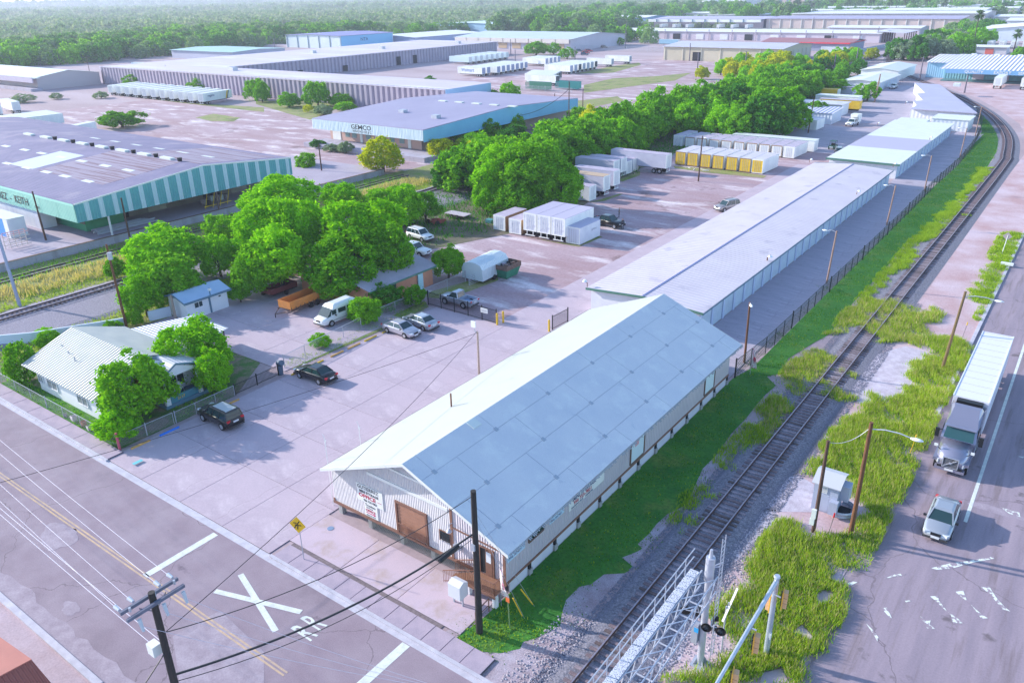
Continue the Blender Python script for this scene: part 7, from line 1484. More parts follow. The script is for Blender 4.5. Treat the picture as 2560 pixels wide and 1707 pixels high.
# ------------------------------------------------------------------ poles, lamps and wires
def pole(label, x, y, h, m, r=.15, lean=(0, 0), lampdir=None, arm=1.8, cat='utility pole', name='utility_pole', z0=0., lz=.5, group=None, box=False):
    t = thing(name, label, cat, (x, y, z0), 0, group); tp = Vector((x+lean[0], y+lean[1], z0+h))
    MB().cyl((x, y, z0-.1), tp, r, r*.72, 12).build('shaft', m, t)
    if lampdir is not None:
        d = Vector((math.cos(lampdir), math.sin(lampdir), 0)); a = tp-Vector((0,0,lz))
        pts = [a, a+d*arm*.35+Vector((0,0,.22)), a+d*arm*.7+Vector((0,0,.25)), a+d*arm+Vector((0,0,.12))]
        MB().tube(pts, .04, 6).build('lamp_arm', steel, t); e = pts[-1]
        MB().loft([[e+d*s_+Vector((-d.y*w_*math.cos(q), d.x*w_*math.cos(q), h_*math.sin(q))) for q in [k*math.pi/4 for k in range(8)]] for s_, w_, h_ in ((-.1,.05,.05),(.15,.17,.10),(.45,.16,.10),(.68,.04,.03))]).build('lamp_head', lampw, t, smooth=True)
    if box: MB().cyl((x+.35,y-.2,z0+h-1.6),(x+.35,y-.2,z0+h-.8),.26,n=12).build('transformer', steel, t)
    return t, tp
def wire(label, a, b, sag=.6, r=.02, m=None, group=None):
    a = Vector(a); b = Vector(b); n = 18; pts = [a.lerp(b, i/n)-Vector((0,0,sag*4*(i/n)*(1-i/n))) for i in range(n+1)]
    o = MB().tube(pts, r, 5).build('overhead_wire', m or mat('dark_cable', (.02,.02,.025), .6)); tag(o, label, 'wire', group); return o
palewire = mat('pale_cable', (.62,.60,.70), .5, .2)
_, tA = pole('black creosoted pole standing at the right corner of the raised warehouse front', -23.5, 27.8, 10.1, poledark, .22)
tg_ = bpy.data.objects['utility_pole']; MB().box(-23.62,-23.38,27.5,27.62,6.2,6.6).build('bracket', steel, tg_)
# front crossarm pole
t, tB = pole('dark double crossarm pole in the left foreground', -27.75, 11.8, 12.45, poledark, .2); cx = -27.5
armw = mat('grey_crossarm', (.16,.17,.24), .7, col2=(.10,.11,.16), scale=2)
for dx, z in ((-.22,12.15),(.22,12.0)): MB().box(cx-.25+dx-.06,cx-.25+dx+.06,10.5,13.1,z-.07,z+.08).build('crossarm', armw, t)
for y in (10.6,11.2,12.4,13.0): MB().cyl((cx-.7,y,12.15),(cx-1.05,y,12.17),.07,.09).build('insulator', mat('insulator_grey', (.5,.55,.62), .4), t)
for y in (10.9,12.0,12.9): MB().cyl((cx+.15,y,11.9),(cx+.3,y,11.35),.09,.06).build('insulator', mat('insulator_grey', (.5,.55,.62), .4), t); MB().cyl((cx-.2,y-.1,12.2),(cx-.2,y-.1,12.4),.05).build('insulator', steel, t)
MB().bar((cx-.3,11.2,12.0),(cx-.3,11.8,11.4),.04).build('brace', armw, t); MB().bar((cx-.3,12.4,12.0),(cx-.3,11.8,11.4),.04).build('brace', armw, t)
MB().cbox((-28.35,11.6,9.2),(.5,.4,.55)).build('service_box', white, t)
for i, (y, z) in enumerate(((10.6,12.15),(11.2,12.15),(12.4,12.15),(13.0,12.15))):
    wire('%s pale power line running left from the double crossarm' % ['lowest','second','third','topmost'][i], (cx-1.05,y,z), (-110,y+6,12.4+.1*i), 1.2, .010, palewire)
for i, (y, z) in enumerate(((11.9,9.4),(11.9,8.6))): wire('%s thick pale cable running left below the crossarms' % ['upper','lower'][i], (-27.9,y,z), (-110,y+4,9), 1.3, .014, palewire)
wire('thick black cable from the corner pole to the left foreground', (-23.6,27.7,7.2), (-27.9,12.0,7.6), .9, .06); wire('thin twin cable just below the thick black cable', (-23.6,27.6,6.9), (-27.9,12.0,7.2), 1.1, .02)
sp = MB().cyl((-23.75,26.6,7.05),(-23.95,25.2,6.82),.14,n=10).build('cable_splice', black); tag(sp, 'fat black splice case on the thick cable beside the corner pole', 'cable joint')
wire('dark cable from the corner pole top down to the street at left', (-23.5,27.7,9.8), (-28.2,11.8,9.9), .9, .022)
wire('dark cable crossing the car park from the left foreground', (-28,11.9,9.9), (-43.4,53,6.0), .8, .018); wire('second dark cable crossing the car park and the street to the left edge', K(9,-150,1345,7.5), (-43.4,53,5.8), .5, .018)
wire('black service drop from the pole to the lower left corner', (-27.7,11.8,9.3), (-25,2,7.0), .5, .03)
for i in range(3): wire('%s thin pale wire crossing the bottom of the street' % ['upper','middle','lower'][i], (cx+.3,10.9+i,11.6), (6,30-i*2,9), 1.6, .008, palewire)
pole('rusty brown street lamp pole with white cobra head beside the tall grass', -7.98, 49.9, 8.98, polem, .17, (0,0), 0., 2.5, 'street lamp', 'street_lamp')
pole('shorter brown pole with white meter boxes by the signal cabinet', -10.2, 48.8, 7.4, mat('dark_brown_pole', (.10,.055,.04), .85, grain=.2, bscale=8), .15)
o = bpy.data.objects['utility_pole.002']; MB().cbox((-10.3,48.58,1.6),(.3,.2,.75)).build('meter_box', white, o); MB().cbox((-10.35,48.58,.95),(.3,.2,.5)).build('meter_box', white, o)
pole('leaning brown street lamp pole farther up the highway verge', -7.7, 81.9, 8.3, mat('olive_brown_pole', (.16,.11,.05), .85, grain=.2, bscale=8), .16, (.5,.2), 0., 2.6, 'street lamp', 'street_lamp')
wire('pale service wire between the two brown poles', (-10.2,48.8,7.3), (-7.98,49.9,8.6), .5, .015, palewire)
for i, (x, y, h, ln) in enumerate(((-24.4,72.6,6.6,(-.1,0)),(-24.5,101.2,7.0,(.25,.2)),(-24.7,134.2,6.4,(.3,.1)),(-24.4,161.9,6.6,(.1,0)),(-24.5,200.7,6.3,(.2,.1)),(-25.9,231.7,7.2,(.1,0)))):
    pole(['reddish lamp pole just behind the raised warehouse','first pale lamp pole along the storage lane fence','second pale lamp pole along the storage lane fence','third pale lamp pole along the storage lane fence','lamp pole beside the flat white storage building','last lamp pole on the storage lane at the rail curve'][i], x, y, h, polem if i == 0 else polepale, .13, ln, math.pi if i else -1., 1.1 if i else .3, 'street lamp', 'street_lamp', lz=.25)
pole('dark lamp pole alone in the gravel yard by the yellow containers', -63.1,148.3,8.9, mat('dark_brown_pole', (.10,.055,.04), .85), .16, (.15,0), 0., .4, 'street lamp', 'street_lamp')
pole('brown pole beside the four white containers', -62.6,216.3,8.9, polem, .16, (.4,0), 0., .9, 'street lamp', 'street_lamp'); pole('thick pale pole beside the lone round tree', -63.1,287.2,8.9, polepale, .28, (.5,0))
tt, tp = pole('weathered pole with white floodlight rising behind the white roof', -43.4,53.0,5.9, mat('bleached_pole', (.42,.33,.28), .85, grain=.2, bscale=8), .13, (0,0)); MB().tube([tp-Vector((0,0,.3)),tp+Vector((-.25,-.1,.1)),tp+Vector((-.3,-.1,.45))],.04).build('lamp_arm', steel, tt); MB().cbox(tp+Vector((-.35,-.15,.75)),(.5,.12,.62)).build('floodlight', white, tt)
pole('tall dark pole standing on the loading dock platform', -129.2,52.8,7.6, mat('dark_brown_pole', (.10,.055,.04), .85), .16, (-.3,0), z0=1.15); pole('dark pole at the loading dock wall under the striped facade', -119.3,60.9,7.4, mat('dark_brown_pole', (.10,.055,.04), .85), .16)
pole('brown pole with transformer behind the white house', -87.1,41.8,10.1, polem, .16, (-.3,0), box=True); pole('tall grey steel mast by the railway at the left edge', -105.3,38.0,10.6, mat('grey_mast', (.34,.38,.56), .5, .3), .22, (-.6,0))
pole('bleached grey timber pole in front of the white outbuilding', -84.7,46.6,3.1, mat('bleached_pole', (.42,.33,.28), .85), .17)
for i, (c, x, y, h) in enumerate(((2,590,1568,6.6),(3,505,1165,13.),(3,380,1010,6.0),(3,630,970,6.3),(2,1915,1140,5.2),(3,700,1200,5.5),(3,1650,640,8.6),(3,1900,635,5.5),(3,2075,620,8.),(3,1580,545,9.),(3,2020,520,8.),(3,560,560,8),(3,30,590,8),(2,170,445,8),(1,1080,750,7.5),(1,1500,740,7.8),(1,800,650,8),(1,1480,440,11.4),(2,750,250,14),(2,1335,240,15),(2,50,290,14),(2,1145,365,8),(2,1545,360,8),(2,1605,360,9),(2,2270,490,9),(3,300,120,20),(3,1010,430,16),(3,1235,390,12),(3,1180,330,11),(3,1465,300,8),(3,1700,310,10),(4,90,350,10),(4,460,330,14),(4,1040,380,10),(4,650,680,9),(4,850,610,9),(4,1420,720,9),(4,1820,830,6),(3,620,80,26),(3,950,80,28),(3,1150,60,30),(3,1165,60,30),(1,300,430,12),(1,540,580,8),(1,930,750,6),(5,1860,380,3.2))):
    p = K(c,x,y); d = ['pole at the dirt road above the giant trees','tall black pole rising from the tree belt','brown pole left of the tall black one','brown pole right of the tall black one','short pole standing against the cyan wall','white capped pole with transformer sunk in the trees'] 
    lb = d[i] if i < 6 else 'distant dark utility pole'; pole(lb, p.x, p.y, h, mat('dark_brown_pole', (.10,.055,.04), .85) if p.y < 300 else mat('far_pole', (.16,.14,.18), .8), .16 if p.y < 300 else .28, group=None if i < 6 else 'distant utility poles', box=(i == 5))
a = K(3,505,1165); b_ = K(3,380,1010); wire('dark cable dipping from the tall black pole toward the cyan wall', (a.x,a.y,11), (-127,175,5.2), 1.5, .06)
# far pylons by the power station
pyl = mat('pylon_grey', (.62,.62,.70), .5)
for i in range(26):
    x = rr.uniform(-430,-60); y = rr.uniform(1420,1800); t = thing('power_mast', 'thin pale mast in the substation on the skyline', 'mast', (x,y,0), 0, 'masts of the substation on the skyline'); h = rr.uniform(22,42); MB().cyl((x,y,0),(x,y,h),.9,.5,5).build('shaft', pyl, t); MB().box(x-6,x+6,y-.4,y+.4,h*.8,h*.8+.8).build('arm', pyl, t)
t = thing('radio_mast', 'faint lattice radio mast on the left horizon', 'mast', (-1900,2300,0)); MB().cyl((-1900,2300,0),(-1900,2300,46),2.2,1.2,4).build('shaft', pyl, t)
# ------------------------------------------------------------------ railway signals
sil = mat('aluminium', (.56,.58,.66), .4, .4, col2=(.48,.50,.58), scale=2); hood = mat('signal_black', (.008,.008,.01), .5)
t = thing('signal_gantry', 'silver walkway cantilever reaching over the street from its mast beside the track', 'signal gantry', (-11.75,33.1,0)); zg = 6.4
MB().cyl((-11.75,33.1,0),(-11.75,33.1,6.0),.20,.18,16).build('mast', sil, t); MB().cyl((-11.75,33.1,6.0),(-11.75,33.1,7.5),.25,.25,16).build('mast_collar', sil, t); MB().cyl((-11.75,33.1,7.5),(-11.75,33.1,8.0),.12,.08).build('mast_cap', sil, t)
MB().box(-12.2,-11.3,32.65,33.55,-.02,.06).build('base_plate', steel, t)
for a in range(4): MB().prism([(-11.75,33.1,.06),(-11.75+.42*math.cos(a*1.57+.78),33.1+.42*math.sin(a*1.57+.78),.06),(-11.75,33.1,.9)], (.03,.03,0)).build('gusset', sil, t)
y0, y1 = 22.2, 32.9
for i in range(18): MB().box(-12.72,-12.22,y0+i*.595,y0+i*.595+.575,zg,zg+.05).build('walkway_plank', mat('perforated_plank', (.68,.70,.78), .5, .2, col2=(.22,.24,.32), scale=16, lo=.52, hi=.56), t)
for x, z in ((-12.2,zg-.05),(-11.3,zg-.05),(-12.2,zg-1.05),(-11.3,zg-1.05)): MB().cyl((x,y0,z),(x,y1+.3,z),.045,n=8).build('chord', sil, t)
n = 9
for i in range(n):
    ya = y0+(y1-y0)*i/n; yb = y0+(y1-y0)*(i+1)/n; mb = MB()
    mb.cyl((-11.3,ya,zg-.05),(-11.3,(ya+yb)/2,zg-1.05),.035,n=6); mb.cyl((-11.3,(ya+yb)/2,zg-1.05),(-11.3,yb,zg-.05),.035,n=6); mb.cyl((-12.2,ya,zg-.05),(-12.2,(ya+yb)/2,zg-1.05),.035,n=6); mb.cyl((-12.2,(ya+yb)/2,zg-1.05),(-12.2,yb,zg-.05),.035,n=6); mb.cyl((-12.2,ya,zg-1.05),(-11.3,ya,zg-1.05),.045,n=6); mb.cyl((-12.2,ya,zg-.05),(-11.3,yb,zg-.05),.03,n=6); mb.build('lattice', sil, t)
    MB().cyl((-12.75,ya+.5,zg),(-12.75,ya+.5,zg+1.1),.03,n=6).build('handrail_post', sil, t)
for z in (zg+.55,zg+1.1): MB().cyl((-12.75,y0,z),(-12.75,y1+.4,z),.032,n=6).build('handrail', sil, t)
ld = MB()
for y in (33.5,33.95): ld.cyl((-11.35,y,.3),(-11.35,y,8.6),.025,n=6)
for i in range(27): ld.cyl((-11.35,33.5,.5+i*.3),(-11.35,33.95,.5+i*.3),.018,n=5)
ld.build('ladder', sil, t)
for y in (33.5,33.95): MB().bar((-11.75,33.1,6.8),(-11.35,y,6.8),.05).build('ladder_bracket', sil, t)
def flasher(x, y, z, az):
    d = Vector((math.cos(az), math.sin(az), 0)); n_ = Vector((-d.y, d.x, 0)); c = Vector((x,y,z)); MB().cyl(c-n_*.36,c+n_*.36,.03).build('crossbar', sil, t); MB().cyl(c-Vector((0,0,.45)),c+Vector((0,0,.12)),.05).build('bracket', sil, t)
    for s_ in (-1,1):
        q = c+n_*s_*.38-Vector((0,0,.12)); o = MB().cyl(q+d*.06,q+d*.09,.29,n=20).build('light_disc', hood, t); MB().cyl(q+d*.091,q+d*.12,.13,n=14).build('lens', mat('dull_lens', (.22,.22,.26), .2), o); MB().cyl(q+Vector((0,0,.05))+d*.09,q+Vector((0,0,.10))+d*.32,.17,.14,12,False).build('hood', hood, o)
flasher(-11.0,32.55,3.55,-1.35); flasher(-12.45,33.0,3.55,1.9); flasher(-11.4,33.3,3.1,.3)
MB().box(-12.3,-11.95,32.75,33.15,1.6,2.9).build('control_box', sil, t); MB().box(-12.15,-11.9,32.73,32.748,2.45,2.75).build('blue_notice', mat('blue_notice', (.04,.38,.75), .5), t)
xb = thing('crossbuck', 'thin white crossing arm bracket behind the gantry mast', 'crossing sign', (-11.1,34.6,0)); MB().cyl((-11.1,34.6,0),(-11.1,34.6,3.4),.05).build('post', sil, xb); MB().bar((-11.1,34.2,2.6),(-10.8,35.2,4.4),.12,.03).build('blade', white, xb); MB().bar((-11.1,35.0,3.0),(-10.9,34.3,4.0),.12,.03).build('blade', white, xb)
# traffic signal with long mast arm
t = thing('traffic_signal', 'grey steel traffic signal mast with long arm standing in the tall grass', 'traffic signal', (-8.95,35.9,0)); gs = mat('signal_steel', (.50,.56,.66), .4, .4, col2=(.42,.48,.58), scale=2)
MB().cyl((-8.95,35.9,-.1),(-8.95,35.9,5.6),.17,.14,14).build('pole', gs, t); MB().cyl((-8.95,35.85,5.35),(-8.35,25.2,6.9),.13,.08,12).build('mast_arm', gs, t); MB().cyl((-8.95,35.9,5.6),(-8.95,35.9,5.7),.19,.15).build('cap', gs, t)
peach = mat('peach_signal_back', (.70,.42,.22), .6); ybp = mat('yellow_backplate', (.75,.42,.05), .6)
def head(x, y, z, az=-2.0, back=True):
    R_ = Matrix.Rotation(az, 3, 'Z'); c = Vector((x,y,z)); o = MB().cbox(c,(.06,.5,1.2),M=R_).build('backplate', ybp, t)
    for k in (-1,0,1): q = c+R_@Vector((.14,0,k*.36)); MB().cbox(q,(.24,.34,.33),M=R_).build('signal_lamp', peach, o); MB().cyl(q-R_@Vector((.24,0,0)),q-R_@Vector((.12,0,0)),.13,n=12).build('lens', hood, o)
head(-8.35,30.9,5.3,.2); head(-8.2,27.6,5.8,.2); head(-8.45,35.7,4.5,.2); head(-9.1,36.1,3.6,3.0)
MB().bar((-8.6,30.9,6.1),(-8.3,30.9,6.1),.06).build('hanger', gs, t); MB().bar((-9.1,35.8,4.5),(-8.4,35.7,4.5),.06).build('hanger', gs, t); MB().box(-8.82,-8.78,35.65,35.9,1.4,1.75).build('number_plate', white, t)
# signal cabinet and culvert ring
t = thing('signal_cabinet', 'pale blue grey metal signal cabinet with warning notice beside the track', 'cabinet', (-10.2,52.3,0)); cbm = mat('cabinet_blue_grey', (.42,.46,.58), .5, col2=(.38,.42,.55), scale=.8); cbt = mat('cabinet_roof', (.52,.53,.57), .5)
MB().box(-11.2,-9.5,51.5,53.1,-.05,2.4).build('body', cbm, t)
MB().prism([(-11.35,51.25,2.3),(-9.35,51.25,2.3),(-9.35,52.5,2.85),(-11.35,52.5,2.85)], (0,0,.06)).build('roof', cbt, t); MB().prism([(-11.35,52.503,2.85),(-9.35,52.503,2.85),(-9.35,53.3,2.6),(-11.35,53.3,2.6)], (0,0,.06)).build('roof', cbt, t)
for k in range(3): MB().box(-11.17+k*.56,-10.63+k*.56,51.46,51.49,.1,1.5).build('door_panel', cbm, t)
n_ = MB().box(-10.75,-10.25,51.45,51.48,1.62,2.15).build('notice', white, t)
for k in range(5): MB().box(-10.7,-10.3,51.44,51.449,1.7+k*.085,1.73+k*.085).build('text_line', mat('grey_ink', (.25,.25,.32), .6), n_)
MB().box(-9.9,-9.35,51.0,51.45,.3,1.35).build('side_box', cbm, t); MB().box(-9.49,-8.9,52.0,52.9,1.1,2.3).build('rear_box', cbm, t)
t = thing('culvert_ring', 'corrugated galvanised ring half round the corner of the signal cabinet', 'culvert ring', (-9.1,52.0,0)); rg = []
for k in range(19):
    a = -2.4+k*.23; rg.append([(-9.3+.95*math.cos(a)*s_,52.3+1.0*math.sin(a)*s_,z) for s_, z in ((1,0),(1.06,.12),(1,.25),(1.06,.38),(1,.5),(.96,.5),(1.02,.38),(.96,.25),(1.02,.12),(.96,0))])
MB().loft(rg).build('ring', steel, t); MB().box(-9.45,-8.7,51.8,52.7,.02,.25).build('debris', dark, t)
for nm, lb, x, y, h, m_, cm in (('marker_post','thin marker post with red top in front of the signal cabinet',-9.3,49.4,1.3,wood,red),('marker_post','yellow marker post leaning in the tall grass',-6.9,63.5,1.5,yellow,yellow),('marker_post','slim brown post in the grass by the far street sign',-7.4,92.,1.4,wood,yellow)):
    t = thing(nm, lb, 'marker post', (x,y,0)); MB().cyl((x,y,0),(x+.15,y,h),.03,n=6).build('post', m_, t); MB().cyl((x+.15,y,h),(x+.17,y,h+.35),.06,n=6).build('tip', cm, t)
# road signs
t = thing('road_sign', 'yellow diamond railway warning sign on a thin post at the kerb', 'road sign', (-37.35,26.1,.13)); MB().cyl((-37.35,26.1,.1),(-37.35,26.1,2.9),.03,n=8).build('post', steel, t)
R45 = Matrix.Rotation(.25, 3, 'Z')@Matrix.Rotation(math.pi/4, 3, 'Y'); pl = MB().cbox((-37.35,26.02,3.0),(.92,.03,.92),M=R45).build('diamond_plate', mat('sign_yellow', (.85,.50,.01), .5), t)
Rz = Matrix.Rotation(.25, 3, 'Z'); c0 = Vector((-37.35,26.0,3.0)); 
for a, b_ in (((-.28,0,-.3),(.2,0,.34)),((-.2,0,-.02),(.3,0,.02)),((-.02,0,-.34),(.04,0,-.02)),((-.3,0,.12),(-.05,0,.16))): MB().bar(c0+Rz@Vector(a),c0+Rz@Vector(b_),.02,.07).build('symbol', black, pl)
t = thing('road_sign', 'back of a diamond sign on a pale post in the far roadside grass', 'road sign', (-7.8,127.5,0)); MB().cyl((-7.8,127.5,0),(-7.6,127.5,2.7),.05).build('post', white, t); MB().cbox((-7.65,127.5,2.5),(.85,.03,.85),M=Matrix.Rotation(math.pi/4, 3, 'Y')).build('diamond_plate', mat('sign_back', (.42,.36,.36), .5), t); MB().box(-7.3,-5.8,121,121.6,.2,.5).build('white_marker', white, t)
# mail cluster box, railing, stakes, flags
t = thing('mail_cabinet', 'pale grey cabinet on two legs beside the warehouse stairs', 'cabinet', (-26.0,28.9,0)); MB().prism([(-26.5,28.5,.75),(-26.5,29.3,.75),(-26.5,29.3,1.75),(-26.5,28.9,1.95),(-26.5,28.5,1.75)], (.95,0,0)).build('body', mat('light_grey_box', (.66,.68,.74), .5), t)
for x in (-26.4,-25.7): MB().box(x-.05,x+.05,28.85,28.95,-.02,.749).build('leg', steel, t)
t = thing('pipe_rail', 'low brown pipe rail by the corner pole', 'railing', (-24.2,28.9,0)); MB().tube([(-24.1,29.5,0),(-24.1,29.5,1.0),(-24.1,28.2,.9),(-24.1,28.2,0)],.04).build('rail', brown, t); MB().tube([(-24.1,29.5,.5),(-24.1,28.2,.45)],.03).build('rail', brown, t)
def feather(label, x, y, h, col):
    t = thing('feather_flag', label, 'flag', (x,y,0)); MB().cyl((x,y,0),(x,y,h),.02,n=6).build('pole', steel, t); mb = MB(); rg = []
    for k in range(9): z = h-.05-k*(h-.9)/8; w_ = .12+.42*math.sin(min(1,k/5)*1.5); rg.append([(x,y-.01,z),(x+w_,y-.25*math.sin(k*.5),z-.1),(x+w_,y-.25*math.sin(k*.5)+.01,z-.1),(x,y+.01,z)])
    mb.loft(rg); mb.build('banner', mat('banner_%s' % col, {'red':(.55,.04,.10),'rose':(.62,.25,.34)}[col], .7, col2=(.8,.74,.76), scale=2.2, lo=.45, hi=.5), t, smooth=True)
feather('red and white feather flag at the warehouse front corner', -23.75,30.3,3.0,'rose'); feather('red feather flag by the fence at the rear corner of the raised warehouse', -22.9,70.2,3.0,'red')
t = thing('guy_wire', 'steel guy wire with yellow guards beside the warehouse corner', 'guy wire', (-23,30,0)); 
for a, b_, m_, r_2 in (((-23.4,27.9,8.5),(-22.0,31.4,.1),steel,.012),((-22.35,30.5,1.9),(-22.05,31.3,.3),yellow,.04),((-23.4,27.9,8.),(-21.9,30.2,.1),steel,.012),((-22.3,29.6,1.9),(-22.0,30.1,.3),yellow,.04)): MB().cyl(a,b_,r_2,n=6).build('strand' if m_ is steel else 'guard', m_, t)
t = thing('marker_post', 'green and orange wooden stake in the corner grass', 'marker post', (-22.2,29.1,0)); MB().cyl((-22.2,29.1,0),(-22.3,29.1,2.2),.035,n=6).build('post', mat('stake_green', (.18,.28,.12), .7), t); MB().box(-22.42,-22.16,29.05,29.09,2.0,2.3).build('orange_tag', mat('orange_tag', (.8,.18,.05), .6), t)
# wheel stops
def stop(x0, y0, x1, y1, m_, label): 
    t = thing('wheel_stop', label, 'wheel stop', ((x0+x1)/2,(y0+y1)/2,0), 0, 'wheel stops in the car park'); d = Vector((x1-x0,y1-y0,0)); n_ = Vector((-d.y,d.x,0)).normalized(); a = Vector((x0,y0,0))
    MB().prism([a-n_*.09+Vector((0,0,.03)),a+n_*.09+Vector((0,0,.03)),a+n_*.06+Vector((0,0,.17)),a-n_*.06+Vector((0,0,.17))], d).build('kerb_block', m_, t)
oc_ = mat('ochre_paint', (.70,.38,.08), .7, col2=(.55,.32,.10), scale=3)
for i, (a, b_, m_) in enumerate((((9,1185,1020),(9,1360,945),oc_),((9,1445,905),(9,1605,820),mat('vivid_blue', (.02,.20,.75), .6)),((9,2040,610),(9,2135,570),oc_),((10,295,345),(10,365,320),yellow),((10,470,265),(10,580,215),yellow),((10,650,185),(10,765,135),oc_),((10,800,115),(10,910,65),oc_),((10,945,45),(10,1060,0),yellow),((6,1110,1470),(6,1160,1450),yellow))):
    p = K(*a); q_ = K(*b_); stop(-60.85,p.y,-60.85,q_.y,m_,['ochre wheel stop nearest the street','bright blue wheel stop of the disabled bay','ochre wheel stop behind the black sport utility vehicle','yellow wheel stop end under the black sedan nose','yellow wheel stop just behind the black sedan','first faded ochre wheel stop along the grass strip','second faded ochre wheel stop along the grass strip','bright yellow wheel stop before the silver sedans','short yellow wheel stop at the silver sedan'][i])
t = thing('water_cover', 'turquoise painted utility cover on the pavement', 'utility cover', tuple(K(9,1230,1135))); p = t.location.copy(); MB().cbox((p.x,p.y,.16),(.35,.8,.03),0).build('lid', mat('turquoise_lid', (.15,.55,.62), .6), t)
t = thing('manhole', 'blue grey round cover in the pink concrete forecourt', 'manhole', tuple(K(14,665,195))); p = t.location.copy(); MB().cyl((p.x,p.y,.03),(p.x,p.y,.07),.24,n=20).build('lid', mat('blue_grey_lid', (.20,.28,.42), .5), t)
t = thing('red_post', 'leaning faded red post at the street corner of the house garden', 'post', (-61.6,26.7,0)); MB().cyl((-61.55,26.6,0),(-61.75,26.7,1.6),.11,.12,10).build('post', mat('faded_red_post', (.50,.09,.14), .7), t)
for i, (c, x, y, r, m_, lb) in enumerate(((9,585,720,.16,walkm,'small round grey pot by the fence'),(9,665,760,.3,mat('cast_stone', (.62,.56,.58), .9),'square cast stone planter, larger one by the fence'),(9,750,805,.28,mat('terracotta', (.50,.20,.12), .8),'terracotta urn between the two square planters'),(9,800,840,.24,mat('cast_stone', (.62,.56,.58), .9),'square cast stone planter, smaller one'),(9,880,885,.26,mat('terracotta', (.50,.20,.12), .8),'terracotta pot under the lime tree'),(9,930,905,.24,mat('terracotta', (.50,.20,.12), .8),'terracotta pot nearest the red post'))):
    p = K(c,x,y); t = thing('garden_pot', lb, 'pot', (p.x,p.y,0)); n = 4 if 'square' in lb else 14
    MB().loft([[(p.x+r*k_*math.cos(a+.78),p.y+r*k_*math.sin(a+.78),z*r) for a in [j_*2*math.pi/n for j_ in range(n)]] for k_, z in ((.75,0),(1,1.2),(1.05,1.9),(.85,1.95),(.8,1.3))]).build('vessel', m_, t)
t = thing('waste_bin', 'dark blue grey barrel bin at the end of the iron fence', 'bin', (-62.0,44.0,0)); bb = mat('bin_blue_grey', (.08,.13,.20), .6)
MB().cyl((-62.0,44.0,0),(-62.0,44.0,1.0),.24,.3,14).build('body', bb, t); MB().cyl((-62.35,44.1,1.15),(-61.75,44.1,1.3),.3,n=14).build('lid', bb, t)
# ------------------------------------------------------------------ fences
def picket_fence(label, pts, h, n_per=7, mm=black, name='iron_fence', post_every=2.4, post_r=.05, pick=.012):
    root = thing(name, label, 'fence', (pts[0][0], pts[0][1], 0))
    for a, b_ in zip(pts[:-1], pts[1:]):
        a = Vector((*a,0)); b_ = Vector((*b_,0)); L_ = (b_-a).length; n = max(1, round(L_/post_every))
        for i in range(n+1): p = a.lerp(b_, i/n); MB().box(p.x-post_r,p.x+post_r,p.y-post_r,p.y+post_r,0,h+.12).build('post', mm, root)
        for z in (.15, h-.1): MB().bar(a+Vector((0,0,z)), b_+Vector((0,0,z)), .04).build('rail', mm, root)
        mb = MB(); k = int(L_*n_per)
        for i in range(k): p = a.lerp(b_, (i+.5)/k); mb.box(p.x-pick,p.x+pick,p.y-pick,p.y+pick,.05,h)
        o = mb.build('pickets', mm, root); o['kind'] = 'stuff' if k > 300 else None
        if k <= 300: del o['kind']
    return root
meshm = mat('chain_wire', (.42,.45,.48), .5, .3); meshd = mat('dark_chain_wire', (.05,.07,.07), .6)
def chain_fence(label, pts, h, pm, wm_, name='chain_link_fence', every=3., cell=.22, wr=.007, top=True, curve=False, pr_=.04):
    root = thing(name, label, 'fence', (pts[0][0], pts[0][1], 0)); mb = MB(); cnt = 0
    for a, b_ in zip(pts[:-1], pts[1:]):
        a = Vector((*a[:2],0)); b_ = Vector((*b_[:2],0)); L_ = (b_-a).length; n = max(1, round(L_/every)); u = (b_-a).normalized()
        for i in range(n+(1 if b_ == Vector((*pts[-1][:2],0)) else 0)):
            p = a.lerp(b_, i/n); big = (cnt % 5 == 0); r_ = pr_*(1.7 if big else 1); MB().cyl((p.x,p.y,-.05),(p.x,p.y,h*(1.12 if big else 1)),r_,n=6).build('post', pm, root); cnt += 1
        if top: MB().bar(a+Vector((0,0,h)), b_+Vector((0,0,h)), .04).build('top_rail', pm, root)
        s_ = -h
        while s_ < L_:
            for sg in (1, -1):
                s0, s1 = (s_, s_+h); z0, z1 = (0.04, h) if sg > 0 else (h, 0.04)
                if s0 < 0: z0 = z0+(z1-z0)*(-s0)/h; s0 = 0
                if s1 > L_: z1 = z0+(z1-z0)*(L_-s0)/(s1-s0); s1 = L_
                if s1-s0 > .02:
                    p = a+u*s0+Vector((0,0,z0)); q_ = a+u*s1+Vector((0,0,z1)); nrm = Vector((0,0,1)).cross(q_-p)
                    w_ = ((q_-p).cross(Vector((u.y,-u.x,0)))).normalized()*wr
                    mb.add([p-w_, q_-w_, q_+w_, p+w_], [(0,1,2,3)])
            s_ += cell
    o = mb.build('wire_mesh', wm_, root, fix=False); o['kind'] = 'stuff'; return root
chain_fence('long dark chain link fence between the storage lane and the mown grass', [(-23.9,68.8),(-23.45,76),(-23.3,95),(-23.25,108),(-23.3,140),(-23.5,165),(-23.2,190),(-24.0,215),(-25.4,235),(-27.6,255),(-31.5,273)], 1.9, black, meshd, every=2.9, cell=.28, wr=.022, pr_=.045)
chain_fence('chain link fence along the pavement in front of the white house', [(-90,26.75),(-84,26.75),(-62.0,26.75),(-61.85,31.9)], 1.15, steel, meshm, every=3.2, cell=.16, wr=.006, pr_=.03)
chain_fence('low chain link gate and fence beside the porch', [(-61.85,32.1),(-61.9,38.4)], 1.1, steel, meshm, every=2, cell=.16, wr=.006, pr_=.03)
